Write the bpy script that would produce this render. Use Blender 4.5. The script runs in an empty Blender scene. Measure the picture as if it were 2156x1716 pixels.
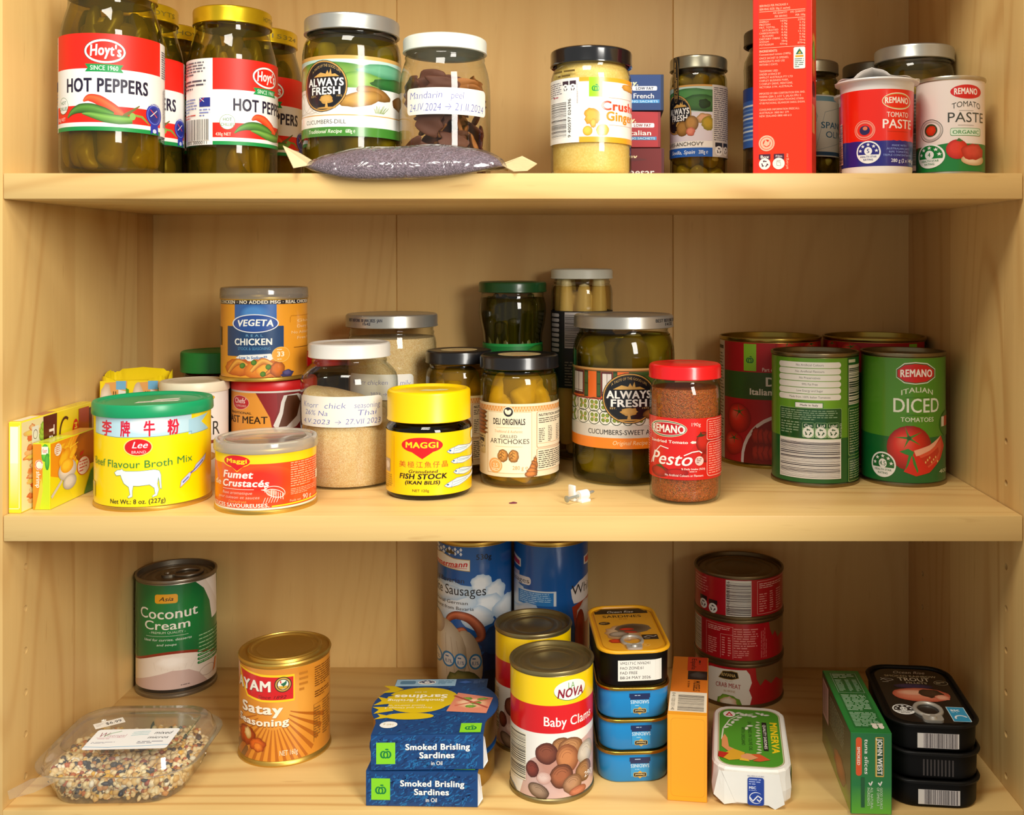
import bpy, bmesh, math, random
from math import sin, cos, pi, asin, atan2, radians
from mathutils import Vector, Matrix
from mathutils.geometry import tessellate_polygon

SC = bpy.context.scene
COL = SC.collection
rnd = random.Random(7)

# ------------------------------------------------------------------ camera, light, exposure
EYE = 1.50            # eye height above the room floor (m); all millimetre z values below are relative to it
CAM_Y = -0.744        # the shelf fronts stand at y = 0
cam = bpy.data.cameras.new('camera')
cam.sensor_fit = 'HORIZONTAL'; cam.sensor_width = 36.0
cam.lens = 2133 / 2156 * 36.0
cam.shift_x = (1078 - 1225) / 2156
cam.shift_y = (548 - 858) / 2156
cam.clip_start = 0.02
cam_o = bpy.data.objects.new('camera', cam)
cam_o.location = (0, CAM_Y, EYE); cam_o.rotation_euler = (pi / 2, 0, 0)
COL.objects.link(cam_o); SC.camera = cam_o

world = bpy.data.worlds.new('kitchen_daylight'); SC.world = world; world.use_nodes = True
wn = world.node_tree.nodes['Background']
wn.inputs[0].default_value = (1.0, 0.95, 0.87, 1); wn.inputs[1].default_value = 0.40

def area(name, loc, target, sx, sy, power, col):
    l = bpy.data.lights.new(name, 'AREA'); l.shape = 'RECTANGLE'; l.size = sx; l.size_y = sy
    l.energy = power; l.color = col
    o = bpy.data.objects.new(name, l); COL.objects.link(o); o.location = loc
    o.rotation_euler = (Vector(target) - Vector(loc)).to_track_quat('-Z', 'Y').to_euler()
    return o
area('window_light', (0.85, -1.50, EYE + 0.60), (-0.1, 0.1, EYE - 0.1), 0.50, 1.00, 37, (1.0, 0.96, 0.88))
area('ceiling_light', (-0.20, -0.62, EYE + 1.00), (-0.1, 0.05, EYE - 0.15), 0.40, 0.40, 11, (1.0, 0.94, 0.82))

SC.view_settings.view_transform = 'Standard'; SC.view_settings.look = 'None'
SC.view_settings.exposure = 0.03; SC.view_settings.gamma = 1.0; SC.view_settings.use_curve_mapping = False
SC.cycles.transparent_max_bounces = 24
SC.cycles.max_bounces = 10
SC.cycles.diffuse_bounces = 5

# ------------------------------------------------------------------ colour and materials
def lin(h):
    if not isinstance(h, str): return tuple(h)
    h = h.lstrip('#')
    if len(h) == 3: h = ''.join(c * 2 for c in h)
    v = [int(h[i:i + 2], 16) / 255 for i in (0, 2, 4)]
    return tuple(c / 12.92 if c <= .04045 else ((c + .055) / 1.055) ** 2.4 for c in v)
def mixc(a, b, t):
    a, b = lin(a), lin(b)
    return tuple(a[i] + (b[i] - a[i]) * t for i in range(3))

MC = {}
class NT:
    def __init__(s, name):
        s.m = bpy.data.materials.new(name); s.m.use_nodes = True
        s.t = s.m.node_tree; s.n = s.t.nodes; s.b = s.n['Principled BSDF']; s.out = s.n['Material Output']
    def node(s, kind, **k):
        x = s.n.new('ShaderNode' + kind)
        for a, v in k.items(): setattr(x, a, v)
        return x
    def link(s, a, b): s.t.links.new(a, b)
    def math(s, op, a, b=None):
        x = s.node('Math', operation=op)
        for i, v in enumerate((a, b)):
            if v is None: continue
            if isinstance(v, (int, float)): x.inputs[i].default_value = v
            else: s.link(v, x.inputs[i])
        return x.outputs[0]
    def ramp(s, fac, stops):
        r = s.node('ValToRGB'); e = r.color_ramp.elements
        while len(e) < len(stops): e.new(.5)
        for q, (p, c) in zip(e, stops): q.position = p; q.color = (*lin(c), 1)
        s.link(fac, r.inputs[0]); return r.outputs[0]
    def mix(s, fac, a, b, mode='MIX'):
        x = s.node('Mix', data_type='RGBA', blend_type=mode)
        for i, v in ((0, fac), (6, a), (7, b)):
            if isinstance(v, (int, float)): x.inputs[i].default_value = v
            elif isinstance(v, (str, tuple)): x.inputs[i].default_value = (*lin(v), 1)
            else: s.link(v, x.inputs[i])
        return x.outputs[2]
    def noise(s, vec, scale, detail=2, rough=.5, dist=0):
        x = s.node('TexNoise'); x.inputs['Scale'].default_value = scale; x.inputs['Detail'].default_value = detail
        x.inputs['Roughness'].default_value = rough; x.inputs['Distortion'].default_value = dist
        if vec: s.link(vec, x.inputs['Vector'])
        return x.outputs[0]
    def bump(s, h, strength, dist=.0006):
        x = s.node('Bump'); x.inputs['Strength'].default_value = strength; x.inputs['Distance'].default_value = dist
        s.link(h, x.inputs['Height']); s.link(x.outputs[0], s.b.inputs['Normal'])

def plain(name, col, rough=.45, metal=0.0, noise=0.06, scale=60, bump=0.0, trans=0.0, coat=0.0, spec=.5, sss=0):
    """solid material with a faint procedural unevenness"""
    if name in MC: return MC[name]
    t = NT(name); v = t.node('TexCoord').outputs['Object']
    n = t.noise(v, scale, 3)
    c = t.mix(n, mixc(col, (0, 0, 0), noise), tuple(min(1, q * (1 + noise)) for q in lin(col)))
    t.link(c, t.b.inputs['Base Color'])
    t.b.inputs['Roughness'].default_value = rough; t.b.inputs['Metallic'].default_value = metal
    t.b.inputs['Coat Weight'].default_value = coat; t.b.inputs['Coat Roughness'].default_value = .08
    t.b.inputs['Specular IOR Level'].default_value = spec
    if sss: t.b.inputs['Subsurface Weight'].default_value = sss; t.b.inputs['Subsurface Scale'].default_value = .004
    if bump: t.bump(n, bump)
    MC[name] = t.m; return t.m

def printed(name, rough, coat=0.0):
    """label print: the colour of each printed shape comes with the mesh"""
    if name in MC: return MC[name]
    t = NT(name); a = t.node('Attribute', attribute_name='Col')
    t.link(a.outputs['Color'], t.b.inputs['Base Color'])
    t.b.inputs['Roughness'].default_value = rough
    t.b.inputs['Coat Weight'].default_value = coat; t.b.inputs['Coat Roughness'].default_value = .1
    MC[name] = t.m; return t.m
PAPER = printed('printed_paper', .5)
GLOSS = printed('printed_gloss_paper', .3, .35)

def thin(name, tint, edge, gloss=1.0, rough=.02, body=None, bodyfac=0.0, crinkle=0):
    """thin clear wall (glass or clear plastic): see-through, reflecting more at grazing angles"""
    if name in MC: return MC[name]
    t = NT(name); lw = t.node('LayerWeight'); lw.inputs[0].default_value = .5
    f = lw.outputs['Facing']
    tr = t.node('BsdfTransparent'); t.link(t.mix(t.math('POWER', f, 3), tint, edge), tr.inputs[0])
    sh = tr.outputs[0]
    if body:
        d = t.node('BsdfDiffuse'); d.inputs[0].default_value = (*lin(body), 1)
        m = t.node('MixShader'); m.inputs[0].default_value = bodyfac
        t.link(sh, m.inputs[1]); t.link(d.outputs[0], m.inputs[2]); sh = m.outputs[0]
    g = t.node('BsdfGlossy'); g.inputs['Roughness'].default_value = rough
    if crinkle:
        bp = t.node('Bump'); bp.inputs['Strength'].default_value = .9; bp.inputs['Distance'].default_value = crinkle
        t.link(t.noise(t.node('TexCoord').outputs['Object'], 55, 2, .5, 1.2), bp.inputs['Height']); t.link(bp.outputs[0], g.inputs['Normal'])
    fac = t.math('MULTIPLY', t.math('ADD', t.math('MULTIPLY', t.math('POWER', f, 4), .8), .045), gloss)
    m = t.node('MixShader'); t.link(fac, m.inputs[0]); t.link(sh, m.inputs[1]); t.link(g.outputs[0], m.inputs[2])
    t.link(m.outputs[0], t.out.inputs['Surface'])
    MC[name] = t.m; return t.m
GLASS = thin('jar_glass', (.97, .98, .96), (.42, .47, .40))
AMBER = thin('brown_glass', (.35, .18, .06), (.10, .04, .01))

def brine(name, tint, body, fac):
    return thin(name, lin(tint), mixc(tint, (0, 0, 0), .4), 0.0, .1, body, fac)

def granular(name, cols, scale, bump=.6, rough=.8):
    """powder, seeds or paste: cells of mixed colours"""
    if name in MC: return MC[name]
    t = NT(name); v = t.node('TexCoord').outputs['Object']
    vo = t.node('TexVoronoi'); vo.inputs['Scale'].default_value = scale; t.link(v, vo.inputs['Vector'])
    sep = t.node('SeparateColor'); t.link(vo.outputs['Color'], sep.inputs[0])
    n = len(cols)
    c = t.ramp(sep.outputs[0], [((i + .5) / n, k) for i, k in enumerate(cols)])
    big = t.noise(v, scale * .06, 3)
    c = t.mix(t.math('MULTIPLY', big, .35), c, cols[-1])
    t.link(c, t.b.inputs['Base Color']); t.b.inputs['Roughness'].default_value = rough
    t.bump(vo.outputs['Distance'], bump, .001)
    MC[name] = t.m; return t.m

def wood(name, axis, base='#ecce8a', dark='#b57c38', plank=.0, seed=0.0, pa=0, figure=1.0):
    """pale maple board; axis = grain direction (0 x, 1 y, 2 z), plank = width of glued-up boards across the grain"""
    t = NT(name); v = t.node('TexCoord').outputs['Object']
    if plank:
        sp = t.node('SeparateXYZ'); t.link(v, sp.inputs[0])
        fl = t.math('FLOOR', t.math('DIVIDE', t.math('ADD', sp.outputs[pa], seed), plank))
        wn_ = t.node('TexWhiteNoise', noise_dimensions='1D'); t.link(fl, wn_.inputs['W'])
        cb = t.node('CombineXYZ'); t.link(t.math('MULTIPLY', wn_.outputs[0], 9.0), cb.inputs[axis])
        add = t.node('VectorMath', operation='ADD'); t.link(v, add.inputs[0]); t.link(cb.outputs[0], add.inputs[1]); v2 = add.outputs[0]
        tone = wn_.outputs[0]
    else: v2 = v; tone = None
    def mp(sl, sc):
        m = t.node('Mapping'); s_ = [sc, sc, sc]; s_[axis] = sl
        m.inputs['Scale'].default_value = s_; m.inputs['Location'].default_value = (seed * 3.1, seed * 1.7, seed * 2.3)
        t.link(v2, m.inputs['Vector']); return m.outputs[0]
    fine = t.noise(mp(9, 260), 1, 3, .6)
    broad = t.noise(mp(1.6, 13), 1, 3, .55, .4)
    field = t.noise(mp(.8, 5.5), 1, 1.5, .45, .15)                    # growth rings: contour lines of a slow, stretched field
    ringv = t.math('POWER', t.math('ADD', t.math('MULTIPLY', t.math('SINE', t.math('MULTIPLY', field, 125.0)), .5), .5), 5.0)
    lines = t.math('MULTIPLY', ringv, t.ramp(broad, [(.30, (.15, .15, .15)), (.62, (1, 1, 1))]))
    c = t.mix(broad, base, mixc(base, dark, .35))
    c = t.mix(t.math('MULTIPLY', lines, .42 * figure), c, dark)
    c = t.mix(t.math('MULTIPLY', t.math('SUBTRACT', 1.0, fine), .20), c, dark)
    fleck = t.noise(mp(30, 190), 1, 1, .5)
    fl2 = t.ramp(fleck, [(.70, (0, 0, 0)), (.80, (1, 1, 1))])
    c = t.mix(t.math('MULTIPLY', fl2, .25), c, '#a9763a')
    if tone: c = t.mix(t.math('MULTIPLY', tone, .45), c, mixc(base, dark, .75))
    t.link(c, t.b.inputs['Base Color'])
    t.b.inputs['Roughness'].default_value = .42; t.b.inputs['Specular IOR Level'].default_value = .4
    t.bump(fine, .05, .0004)
    return t.m

TIN = plain('tinplate', '#c4bba6', .34, .9, .05, 300)
GOLD = plain('gold_lacquered_tin', '#d4ae52', .38, .85, .05, 300)
DULL = plain('dull_tin', '#8f8264', .34, 1.0, .1, 200)
WHITEP = plain('white_plastic', '#f0eee6', .4)
CLEARP = thin('clear_plastic', (.95, .95, .93), (.80, .80, .77), 1.8, .08, '#f0ece4', .07)

# ------------------------------------------------------------------ mesh helpers (local millimetres)
def link(o, parent=None):
    COL.objects.link(o)
    if parent: o.parent = parent
    return o
def meshobj(name, verts, faces, mat, parent=None, smooth=35, scale=.001, label=None):
    me = bpy.data.meshes.new(name)
    me.from_pydata([(x * scale, y * scale, z * scale) for x, y, z in verts], [], faces)
    me.validate(); me.update()
    for m in (mat if isinstance(mat, (list, tuple)) else [mat]): me.materials.append(m)
    if smooth:
        me.shade_smooth(); me.set_sharp_from_angle(angle=radians(smooth))
    o = link(bpy.data.objects.new(name, me), parent)
    if label: o['label'] = label
    return o
def thing(name, label, cat, X, Y, Z, rot=0, group=None):
    """an Empty at the thing's base; X, Y, Z in millimetres (Z relative to the eye), rot in degrees"""
    o = link(bpy.data.objects.new(name, None)); o.empty_display_size = .02
    o.location = (X / 1000, Y / 1000, EYE + Z / 1000); o.rotation_euler = (0, 0, radians(rot))
    o['label'] = label; o['category'] = cat
    if group: o['group'] = group
    return o
def facing(X, Y, extra=0):
    """turn that makes a thing's front look at where one stands before the shelves, plus its own twist (deg, to the right)"""
    return math.degrees(atan2(-X, 744 + Y)) + extra

def lathe(name, prof, mat, parent, seg=64, rib=0, smooth=35, ribz=None, label=None):
    V, F = [], []; rings = []
    for r, z in prof:
        if r < 1e-6: rings.append([len(V)]); V.append((0, 0, z)); continue
        ids = []
        for k in range(seg):
            a = 2 * pi * k / seg; q = r
            if rib and ribz and ribz[0] <= z <= ribz[1] and k % 2: q = r - rib
            ids.append(len(V)); V.append((q * sin(a), -q * cos(a), z))
        rings.append(ids)
    for A_, B_ in zip(rings, rings[1:]):
        for k in range(seg):
            k2 = (k + 1) % seg
            if len(A_) == 1 and len(B_) == 1: continue
            if len(A_) == 1: F.append((A_[0], B_[k2], B_[k]))
            elif len(B_) == 1: F.append((A_[k], A_[k2], B_[0]))
            else: F.append((A_[k], A_[k2], B_[k2], B_[k]))
    return meshobj(name, V, F, mat, parent, smooth, label=label)
def rrpath(w, d, r, n=7):
    """rounded rectangle outline, counter-clockwise seen from above, starting at the middle of the front"""
    P = [(0, -d / 2)]
    for cx, cy, a0 in ((w / 2 - r, -d / 2 + r, -90), (w / 2 - r, d / 2 - r, 0), (-w / 2 + r, d / 2 - r, 90), (-w / 2 + r, -d / 2 + r, 180)):
        for k in range(n + 1):
            a = radians(a0 + 90 * k / n); P.append((cx + r * cos(a), cy + r * sin(a)))
    return P
def loft(name, secs, mat, parent, cap0=True, cap1=True, smooth=35, label=None):
    """secs: list of (outline, z) with equal point counts"""
    V, F = [], []; n = len(secs[0][0])
    for P, z in secs: V += [(x, y, z) for x, y in P]
    for i in range(len(secs) - 1):
        for k in range(n):
            k2 = (k + 1) % n
            F.append((i * n + k, i * n + k2, (i + 1) * n + k2, (i + 1) * n + k))
    if cap0: F.append(tuple(range(n))[::-1])
    if cap1: F.append(tuple((len(secs) - 1) * n + k for k in range(n)))
    return meshobj(name, V, F, mat, parent, smooth, label=label)
def inset(P, d):
    """scale an outline about its centre so that it shrinks by d on every side"""
    w = max(x for x, y in P); h = max(y for x, y in P)
    return [(x * (w - d) / w, y * (h - d) / h) for x, y in P]
def box(name, x0, x1, y0, y1, z0, z1, mat, parent=None, bev=.4, label=None):
    bm = bmesh.new()
    bmesh.ops.create_cube(bm, size=1)
    for v in bm.verts:
        v.co = ((x0 + x1) / 2 + v.co.x * (x1 - x0), (y0 + y1) / 2 + v.co.y * (y1 - y0), (z0 + z1) / 2 + v.co.z * (z1 - z0))
    if bev: bmesh.ops.bevel(bm, geom=bm.edges[:], offset=bev, segments=2, affect='EDGES', profile=.5)
    V = [tuple(v.co) for v in bm.verts]; F = [[v.index for v in f.verts] for f in bm.faces]
    bm.free()
    return meshobj(name, V, F, mat, parent, 30, label=label)
def tube(name, pts, rad, mat, parent, n=10, closed=False, flat=1.0):
    V, F = [], []; m = len(pts); P = [Vector(p) for p in pts]
    for i, p in enumerate(P):
        a = P[(i - 1) % m] if (closed or i) else p; b = P[(i + 1) % m] if (closed or i < m - 1) else p
        t = (b - a).normalized(); up = Vector((0, 0, 1)) if abs(t.z) < .9 else Vector((1, 0, 0))
        s_ = t.cross(up).normalized(); u_ = s_.cross(t)
        r = rad[i] if isinstance(rad, (list, tuple)) else rad
        for k in range(n):
            q = p + s_ * cos(2 * pi * k / n) * r + u_ * sin(2 * pi * k / n) * r * flat; V.append(tuple(q))
    for i in range(m if closed else m - 1):
        j = (i + 1) % m
        for k in range(n): k2 = (k + 1) % n; F.append((i * n + k, i * n + k2, j * n + k2, j * n + k))
    if not closed: F.append(tuple(range(n))[::-1]); F.append(tuple((m - 1) * n + k for k in range(n)))
    return meshobj(name, V, F, mat, parent, 50)

# ------------------------------------------------------------------ lettering
FONT = {}
def load_glyphs(chars):
    tmp = []
    for w, off in (('r', 0.0), ('l', -.012)):
        for ch in chars:
            for body in ((ch, '|' + ch + '|') if ch != ' ' else ('| |',)):
                c = bpy.data.curves.new('g', 'FONT'); c.body = body; c.resolution_u = 3
                c.offset = off if len(body) == 1 else 0
                o = bpy.data.objects.new('g', c); COL.objects.link(o); tmp.append((w, ch, body, o, c))
    c = bpy.data.curves.new('g', 'FONT'); c.body = '||'; o = bpy.data.objects.new('g', c); COL.objects.link(o); tmp.append(('', '', '||', o, c))
    bpy.context.view_layer.update(); dg = bpy.context.evaluated_depsgraph_get()
    raw = {}; base = 0; capH = 1
    for w, ch, body, o, c in tmp:
        e = o.evaluated_get(dg); me = e.to_mesh()
        if body == '||': base = max(v.co.x for v in me.vertices)
        elif len(body) == 3: raw.setdefault((w, ch), {})['adv'] = max(v.co.x for v in me.vertices)
        else:
            me.calc_loop_triangles()
            co = [(v.co.x, v.co.y) for v in me.vertices]
            raw.setdefault((w, ch), {})['t'] = [[co[i] for i in t.vertices] for t in me.loop_triangles]
            if ch == 'H' and w == 'r': capH = max(y for x, y in co)
        e.to_mesh_clear()
    for w, ch, body, o, c in tmp: bpy.data.objects.remove(o); bpy.data.curves.remove(c)
    for k, d in raw.items():
        T, adv = [[(x / capH, y / capH, 0) for x, y in t] for t in d.get('t', [])], (d['adv'] - base) / capH
        FONT[k] = (T, adv)
        if k[0] == 'r':                                               # bolder weights: the letter struck several times, slightly shifted
            for w, sh in (('b', [(-.022, 0), (.022, 0), (0, .012)]), ('h', [(-.05, -.02), (.05, -.02), (-.05, .025), (.05, .025), (0, .03), (0, -.03)])):
                FONT[(w, k[1])] = ([[(x + a, y + b, i * .5) for x, y, _ in t] for i, (a, b) in enumerate(sh) for t in T], adv + (.02 if w == 'b' else .06))

class Art:
    """printed artwork. Round labels (R): x runs -1..1 across the visible width; flat ones (W): x runs 0..1. y runs 0..1 upwards."""
    def __init__(s, H, R=None, W=None):
        s.H, s.R, s.W = H, R, W; s.T = []; s.n = 0
    def U(s, f):
        if s.R is None: return f * s.W
        if f > 1: return s.R * (pi / 2 + f - 1)
        if f < -1: return -s.R * (pi / 2 - f - 1)
        return s.R * asin(f)
    def tri(s, a, b, c): s.T.append((s.n, a, b, c))
    def raw(s, pts, col):
        """pts in mm (u, v); col one colour or one per point"""
        s.n += 1
        cs = [lin(col)] * len(pts) if isinstance(col, str) or isinstance(col[0], float) or isinstance(col[0], int) else [lin(c) for c in col]
        for t in tessellate_polygon([[Vector((u, v, 0)) for u, v in pts]]):
            s.tri(*[(*pts[i], cs[i]) for i in t])
    def p(s, pts, col): s.raw([(s.U(x), y * s.H) for x, y in pts], col); return s
    def r(s, x0, y0, x1, y1, col): return s.p([(x0, y0), (x1, y0), (x1, y1), (x0, y1)], col if not isinstance(col, list) else [col[0], col[0], col[1], col[1]])
    def bb(s, x0, y0, x1, y1): u0, u1 = s.U(x0), s.U(x1); return (u0 + u1) / 2, (y0 + y1) / 2 * s.H, (u1 - u0) / 2, (y1 - y0) / 2 * s.H
    def rr(s, x0, y0, x1, y1, col, rad=.3):
        cx, cy, a, b = s.bb(x0, y0, x1, y1); q = min(a, b) * rad * 2; P = []
        for sx, sy, a0 in ((1, -1, -90), (1, 1, 0), (-1, 1, 90), (-1, -1, 180)):
            for k in range(5):
                t = radians(a0 + 22.5 * k); P.append((cx + sx * (a - q) + q * cos(t), cy + sy * (b - q) + q * sin(t)))
        s.raw(P, col); return s
    def e(s, x0, y0, x1, y1, col, n=36, rot=0, a0=0, a1=360):
        cx, cy, a, b = s.bb(x0, y0, x1, y1); c_, s_ = cos(radians(rot)), sin(radians(rot)); P = []
        for k in range(n + (a1 - a0 != 360)):
            t = radians(a0 + (a1 - a0) * k / n); x, y = a * cos(t), b * sin(t); P.append((cx + x * c_ - y * s_, cy + x * s_ + y * c_))
        s.raw(P, col); return s
    def ring(s, x0, y0, x1, y1, col, w, n=40, a0=0, a1=360, rot=0):
        """outline of an ellipse, w mm wide"""
        cx, cy, a, b = s.bb(x0, y0, x1, y1); s.n += 1; c = lin(col); cr, sr = cos(radians(rot)), sin(radians(rot))
        def pt(k, d):
            t = radians(a0 + (a1 - a0) * k / n); x, y = (a - d) * cos(t), (b - d) * sin(t); return (cx + x * cr - y * sr, cy + x * sr + y * cr, c)
        for k in range(n):
            A_, B_, C_, D_ = pt(k, 0), pt(k + 1, 0), pt(k + 1, w), pt(k, w)
            s.tri(A_, B_, C_); s.tri(A_, C_, D_)
        return s
    def ln(s, pts, col, w):
        """stroke of w mm through points"""
        P = [Vector((s.U(x), y * s.H)) for x, y in pts]; s.n += 1; c = lin(col)
        for a, b in zip(P, P[1:]):
            d = b - a
            if d.length < 1e-6: continue
            d.normalize(); nn = Vector((-d.y, d.x)) * w / 2; a2 = a - d * w * .3; b2 = b + d * w * .3
            q = [(*(a2 - nn), c), (*(b2 - nn), c), (*(b2 + nn), c), (*(a2 + nn), c)]
            s.tri(q[0], q[1], q[2]); s.tri(q[0], q[2], q[3])
        return s
    def g(s, x0, y0, x1, y1, cin, cout, rot=0, hx=-.25, hy=.3, n=22, wob=0, hi=None):
        """printed picture of a rounded thing: colour runs from cin (at the offset centre) to cout"""
        cx, cy, a, b = s.bb(x0, y0, x1, y1); cr, sr = cos(radians(rot)), sin(radians(rot)); s.n += 1
        W = [1 + wob * (rnd.random() - .5) for _ in range(n)]
        def pt(k, q, c):
            t = 2 * pi * k / n; x = a * q * cos(t) * W[k % n] + hx * a * (1 - q); y = b * q * sin(t) * W[k % n] + hy * b * (1 - q)
            return (cx + x * cr - y * sr, cy + x * sr + y * cr, c)
        R_ = [(0, lin(hi or cin)), (.45, lin(cin)), (.8, mixc(cin, cout, .6)), (1, lin(cout))]
        for (q0, c0), (q1, c1) in zip(R_, R_[1:]):
            for k in range(n):
                if q0: s.tri(pt(k, q0, c0), pt(k, q1, c1), pt(k + 1, q1, c1)); s.tri(pt(k, q0, c0), pt(k + 1, q1, c1), pt(k + 1, q0, c0))
                else: s.tri(pt(0, 0, c0), pt(k, q1, c1), pt(k + 1, q1, c1))
        return s
    def leaf(s, pts, ws, c0, c1, n=6):
        """tapering curved body along a smooth spine: ws half-widths in mm at the spine points, c0 on the ridge, c1 at the edge"""
        P = [Vector((s.U(x), y * s.H)) for x, y in pts]; Q, Wd = [], []
        for i in range(len(P) - 1):
            p0, p1, p2, p3 = P[max(i - 1, 0)], P[i], P[i + 1], P[min(i + 2, len(P) - 1)]
            for k in range(n):
                t = k / n; Q.append(.5 * (2 * p1 + (p2 - p0) * t + (2 * p0 - 5 * p1 + 4 * p2 - p3) * t * t + (3 * p1 - p0 - 3 * p2 + p3) * t ** 3)); Wd.append(ws[i] + (ws[i + 1] - ws[i]) * t)
        Q.append(P[-1]); Wd.append(ws[-1]); s.n += 1; c0, c1 = lin(c0), lin(c1); L = []
        for i, q in enumerate(Q):
            d = (Q[min(i + 1, len(Q) - 1)] - Q[max(i - 1, 0)]).normalized(); nn = Vector((-d.y, d.x)) * Wd[i]
            L.append(((*(q + nn), c1), (*(q + nn * .3), c0), (*(q - nn), c1)))
        for a, b in zip(L, L[1:]):
            for k in (0, 1): s.tri(a[k], b[k], b[k + 1]); s.tri(a[k], b[k + 1], a[k + 1])
        return s
    def t(s, txt, x0, x1, y0, y1, col, w='r', rot=0, sh=0.0, arc=0.0, jit=0.0):
        """lettering fitted to the box: y0 baseline, y1 cap height (rot 0/180); rot -90 reads downwards, 90 upwards"""
        cx, cy, a, b = s.bb(x0, y0, x1, y1)
        if abs(rot) == 90: a, b = b, a
        tot = sum(FONT[(w, ch)][1] for ch in txt) or 1; sx = 2 * a / tot; sy = 2 * b; pen = 0; s.n += 1; c = lin(col)
        cr, sr = cos(radians(rot)), sin(radians(rot))
        for ch in txt:
            T, adv = FONT[(w, ch)]; dj = jit * (rnd.random() - .5) * sy
            for t in T:
                o = []
                for x, y, ly in t:
                    xx = (pen + x + y * sh) * sx - a; yy = y * sy - b + dj + arc * sy * (1 - (xx / a) ** 2)
                    o.append((cx + xx * cr - yy * sr, cy + xx * sr + yy * cr, c))
                s.T.append((s.n + ly, *o))
            pen += adv
        s.n += {'h': 3, 'b': 1}.get(w, 0)
        return s
    def f(s, x0, y0, x1, y1, rows, col, fill=.42, rot=0):
        """fine print too small to read: word-long dashes"""
        cx, cy, a, b = s.bb(x0, y0, x1, y1); s.n += 1; c = lin(col)
        if rot: a, b = b, a
        cr, sr = cos(radians(rot)), sin(radians(rot)); h = 2 * b / rows
        for i in range(rows):
            v1 = b - i * h - h * .2; v0 = v1 - h * fill; u = -a; end = a * (1 if i < rows - 1 else .2) - rnd.random() * a * .25
            while u < end:
                w = min(h * (.7 + rnd.random() * 3.2), end - u)
                q = [(u, v0), (u + w, v0), (u + w, v1), (u, v1)]
                q = [(cx + x * cr - y * sr, cy + x * sr + y * cr, c) for x, y in q]
                s.tri(q[0], q[1], q[2]); s.tri(q[0], q[2], q[3]); u += w + h * .45
        return s
    def b(s, x0, y0, x1, y1, horiz=False, bg='#f4f2ec', col='#15131a', n=44):
        """bar code; horiz = bars lie flat"""
        s.r(x0, y0, x1, y1, bg); cx, cy, a, b = s.bb(x0, y0, x1, y1); s.n += 1; c = lin(col)
        L = 2 * (b if horiz else a) * .94; pos = -L / 2; m = L / (n * 1.05)
        while pos < L / 2 - m:
            w = m * rnd.choice((.35, .5, .8, 1.1)); k = (b if not horiz else a) * .97
            q = [(pos, -k), (pos + w, -k), (pos + w, k), (pos, k)]
            if horiz: q = [(y, x) for x, y in q]
            q = [(cx + x, cy + y, c) for x, y in q]
            s.tri(q[0], q[1], q[2]); s.tri(q[0], q[2], q[3]); pos += w + m * rnd.choice((.45, .6, .9, 1.2))
        return s
    def stars(s, x0, y0, x1, y1, num, dark, light='#f2f2ee', n=5, rot=0):
        """health star badge"""
        s.e(x0, y0, x1, y1, light); cx, cy, a, b = s.bb(x0, y0, x1, y1); q = []
        w, h = x1 - x0, y1 - y0
        P = [(cx + .88 * a * cos(t), cy + .88 * b * sin(t)) for t in [pi * (-.08 + 1.16 * k / 20) for k in range(21)]]
        s.raw(P, dark)
        for k in range(n):
            t = pi * (1 - (k + .18) / (n - .64)); X, Y = cx + .66 * a * cos(t), cy + .62 * b * sin(t) + .05 * b
            s.raw([(X + (.17 if j % 2 == 0 else .07) * a * sin(j * pi / 5), Y + (.17 if j % 2 == 0 else .07) * b * cos(j * pi / 5)) for j in range(10)], light)
        s.raw([(cx + .32 * a * cos(t), cy + .1 * b + .36 * b * sin(t)) for t in [2 * pi * k / 20 for k in range(20)]], light)
        s.tm(num, cx, cy + .1 * b, .34 * b, dark, 'b', maxw=.5 * a)
        s.tm('HEALTH STAR', cx, cy - .40 * b, .16 * b, dark, 'b', maxw=1.35 * a); s.tm('RATING', cx, cy - .66 * b, .16 * b, dark, 'b', maxw=.8 * a)
        return s
    def tm(s, txt, cx, cy, h, col, w='r', maxw=None):
        """lettering centred on a point in mm"""
        tot = sum(FONT[(w, ch)][1] for ch in txt); sx = h if not maxw else min(h * 1.1, maxw / tot); s.n += 1; c = lin(col); pen = -tot / 2
        for ch in txt:
            T, adv = FONT[(w, ch)]
            for t in T: s.T.append((s.n + t[0][2], *[(cx + (pen + x) * sx, cy + (y - .5) * h, c) for x, y, _ in t]))
            pen += adv
        s.n += 1
    def recycle(s, x0, y0, x1, y1, dark='#1c1c1c', light='#f2f2ee', head=''):
        s.r(x0, y0 + (y1 - y0) * .66, x1, y1, dark)
        if head: s.t(head, x0 + (x1 - x0) * .12, x1 - (x1 - x0) * .12, y0 + (y1 - y0) * .74, y0 + (y1 - y0) * .92, light, 'b')
        s.e(x0, y0, x1, y0 + (y1 - y0) * .74, light)
        cx, cy, a, b = s.bb(x0, y0, x1, y0 + (y1 - y0) * .74)
        for k in range(3):
            t = 2 * pi * k / 3 + pi / 2
            s.raw([(cx + a * .62 * cos(t + d) * q, cy + b * .62 * sin(t + d) * q) for d, q in ((-.75, 1), (.2, 1), (.2, 1.25), (.7, .8), (.2, .4), (.2, .65), (-.75, .65))], dark)
        return s
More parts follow.
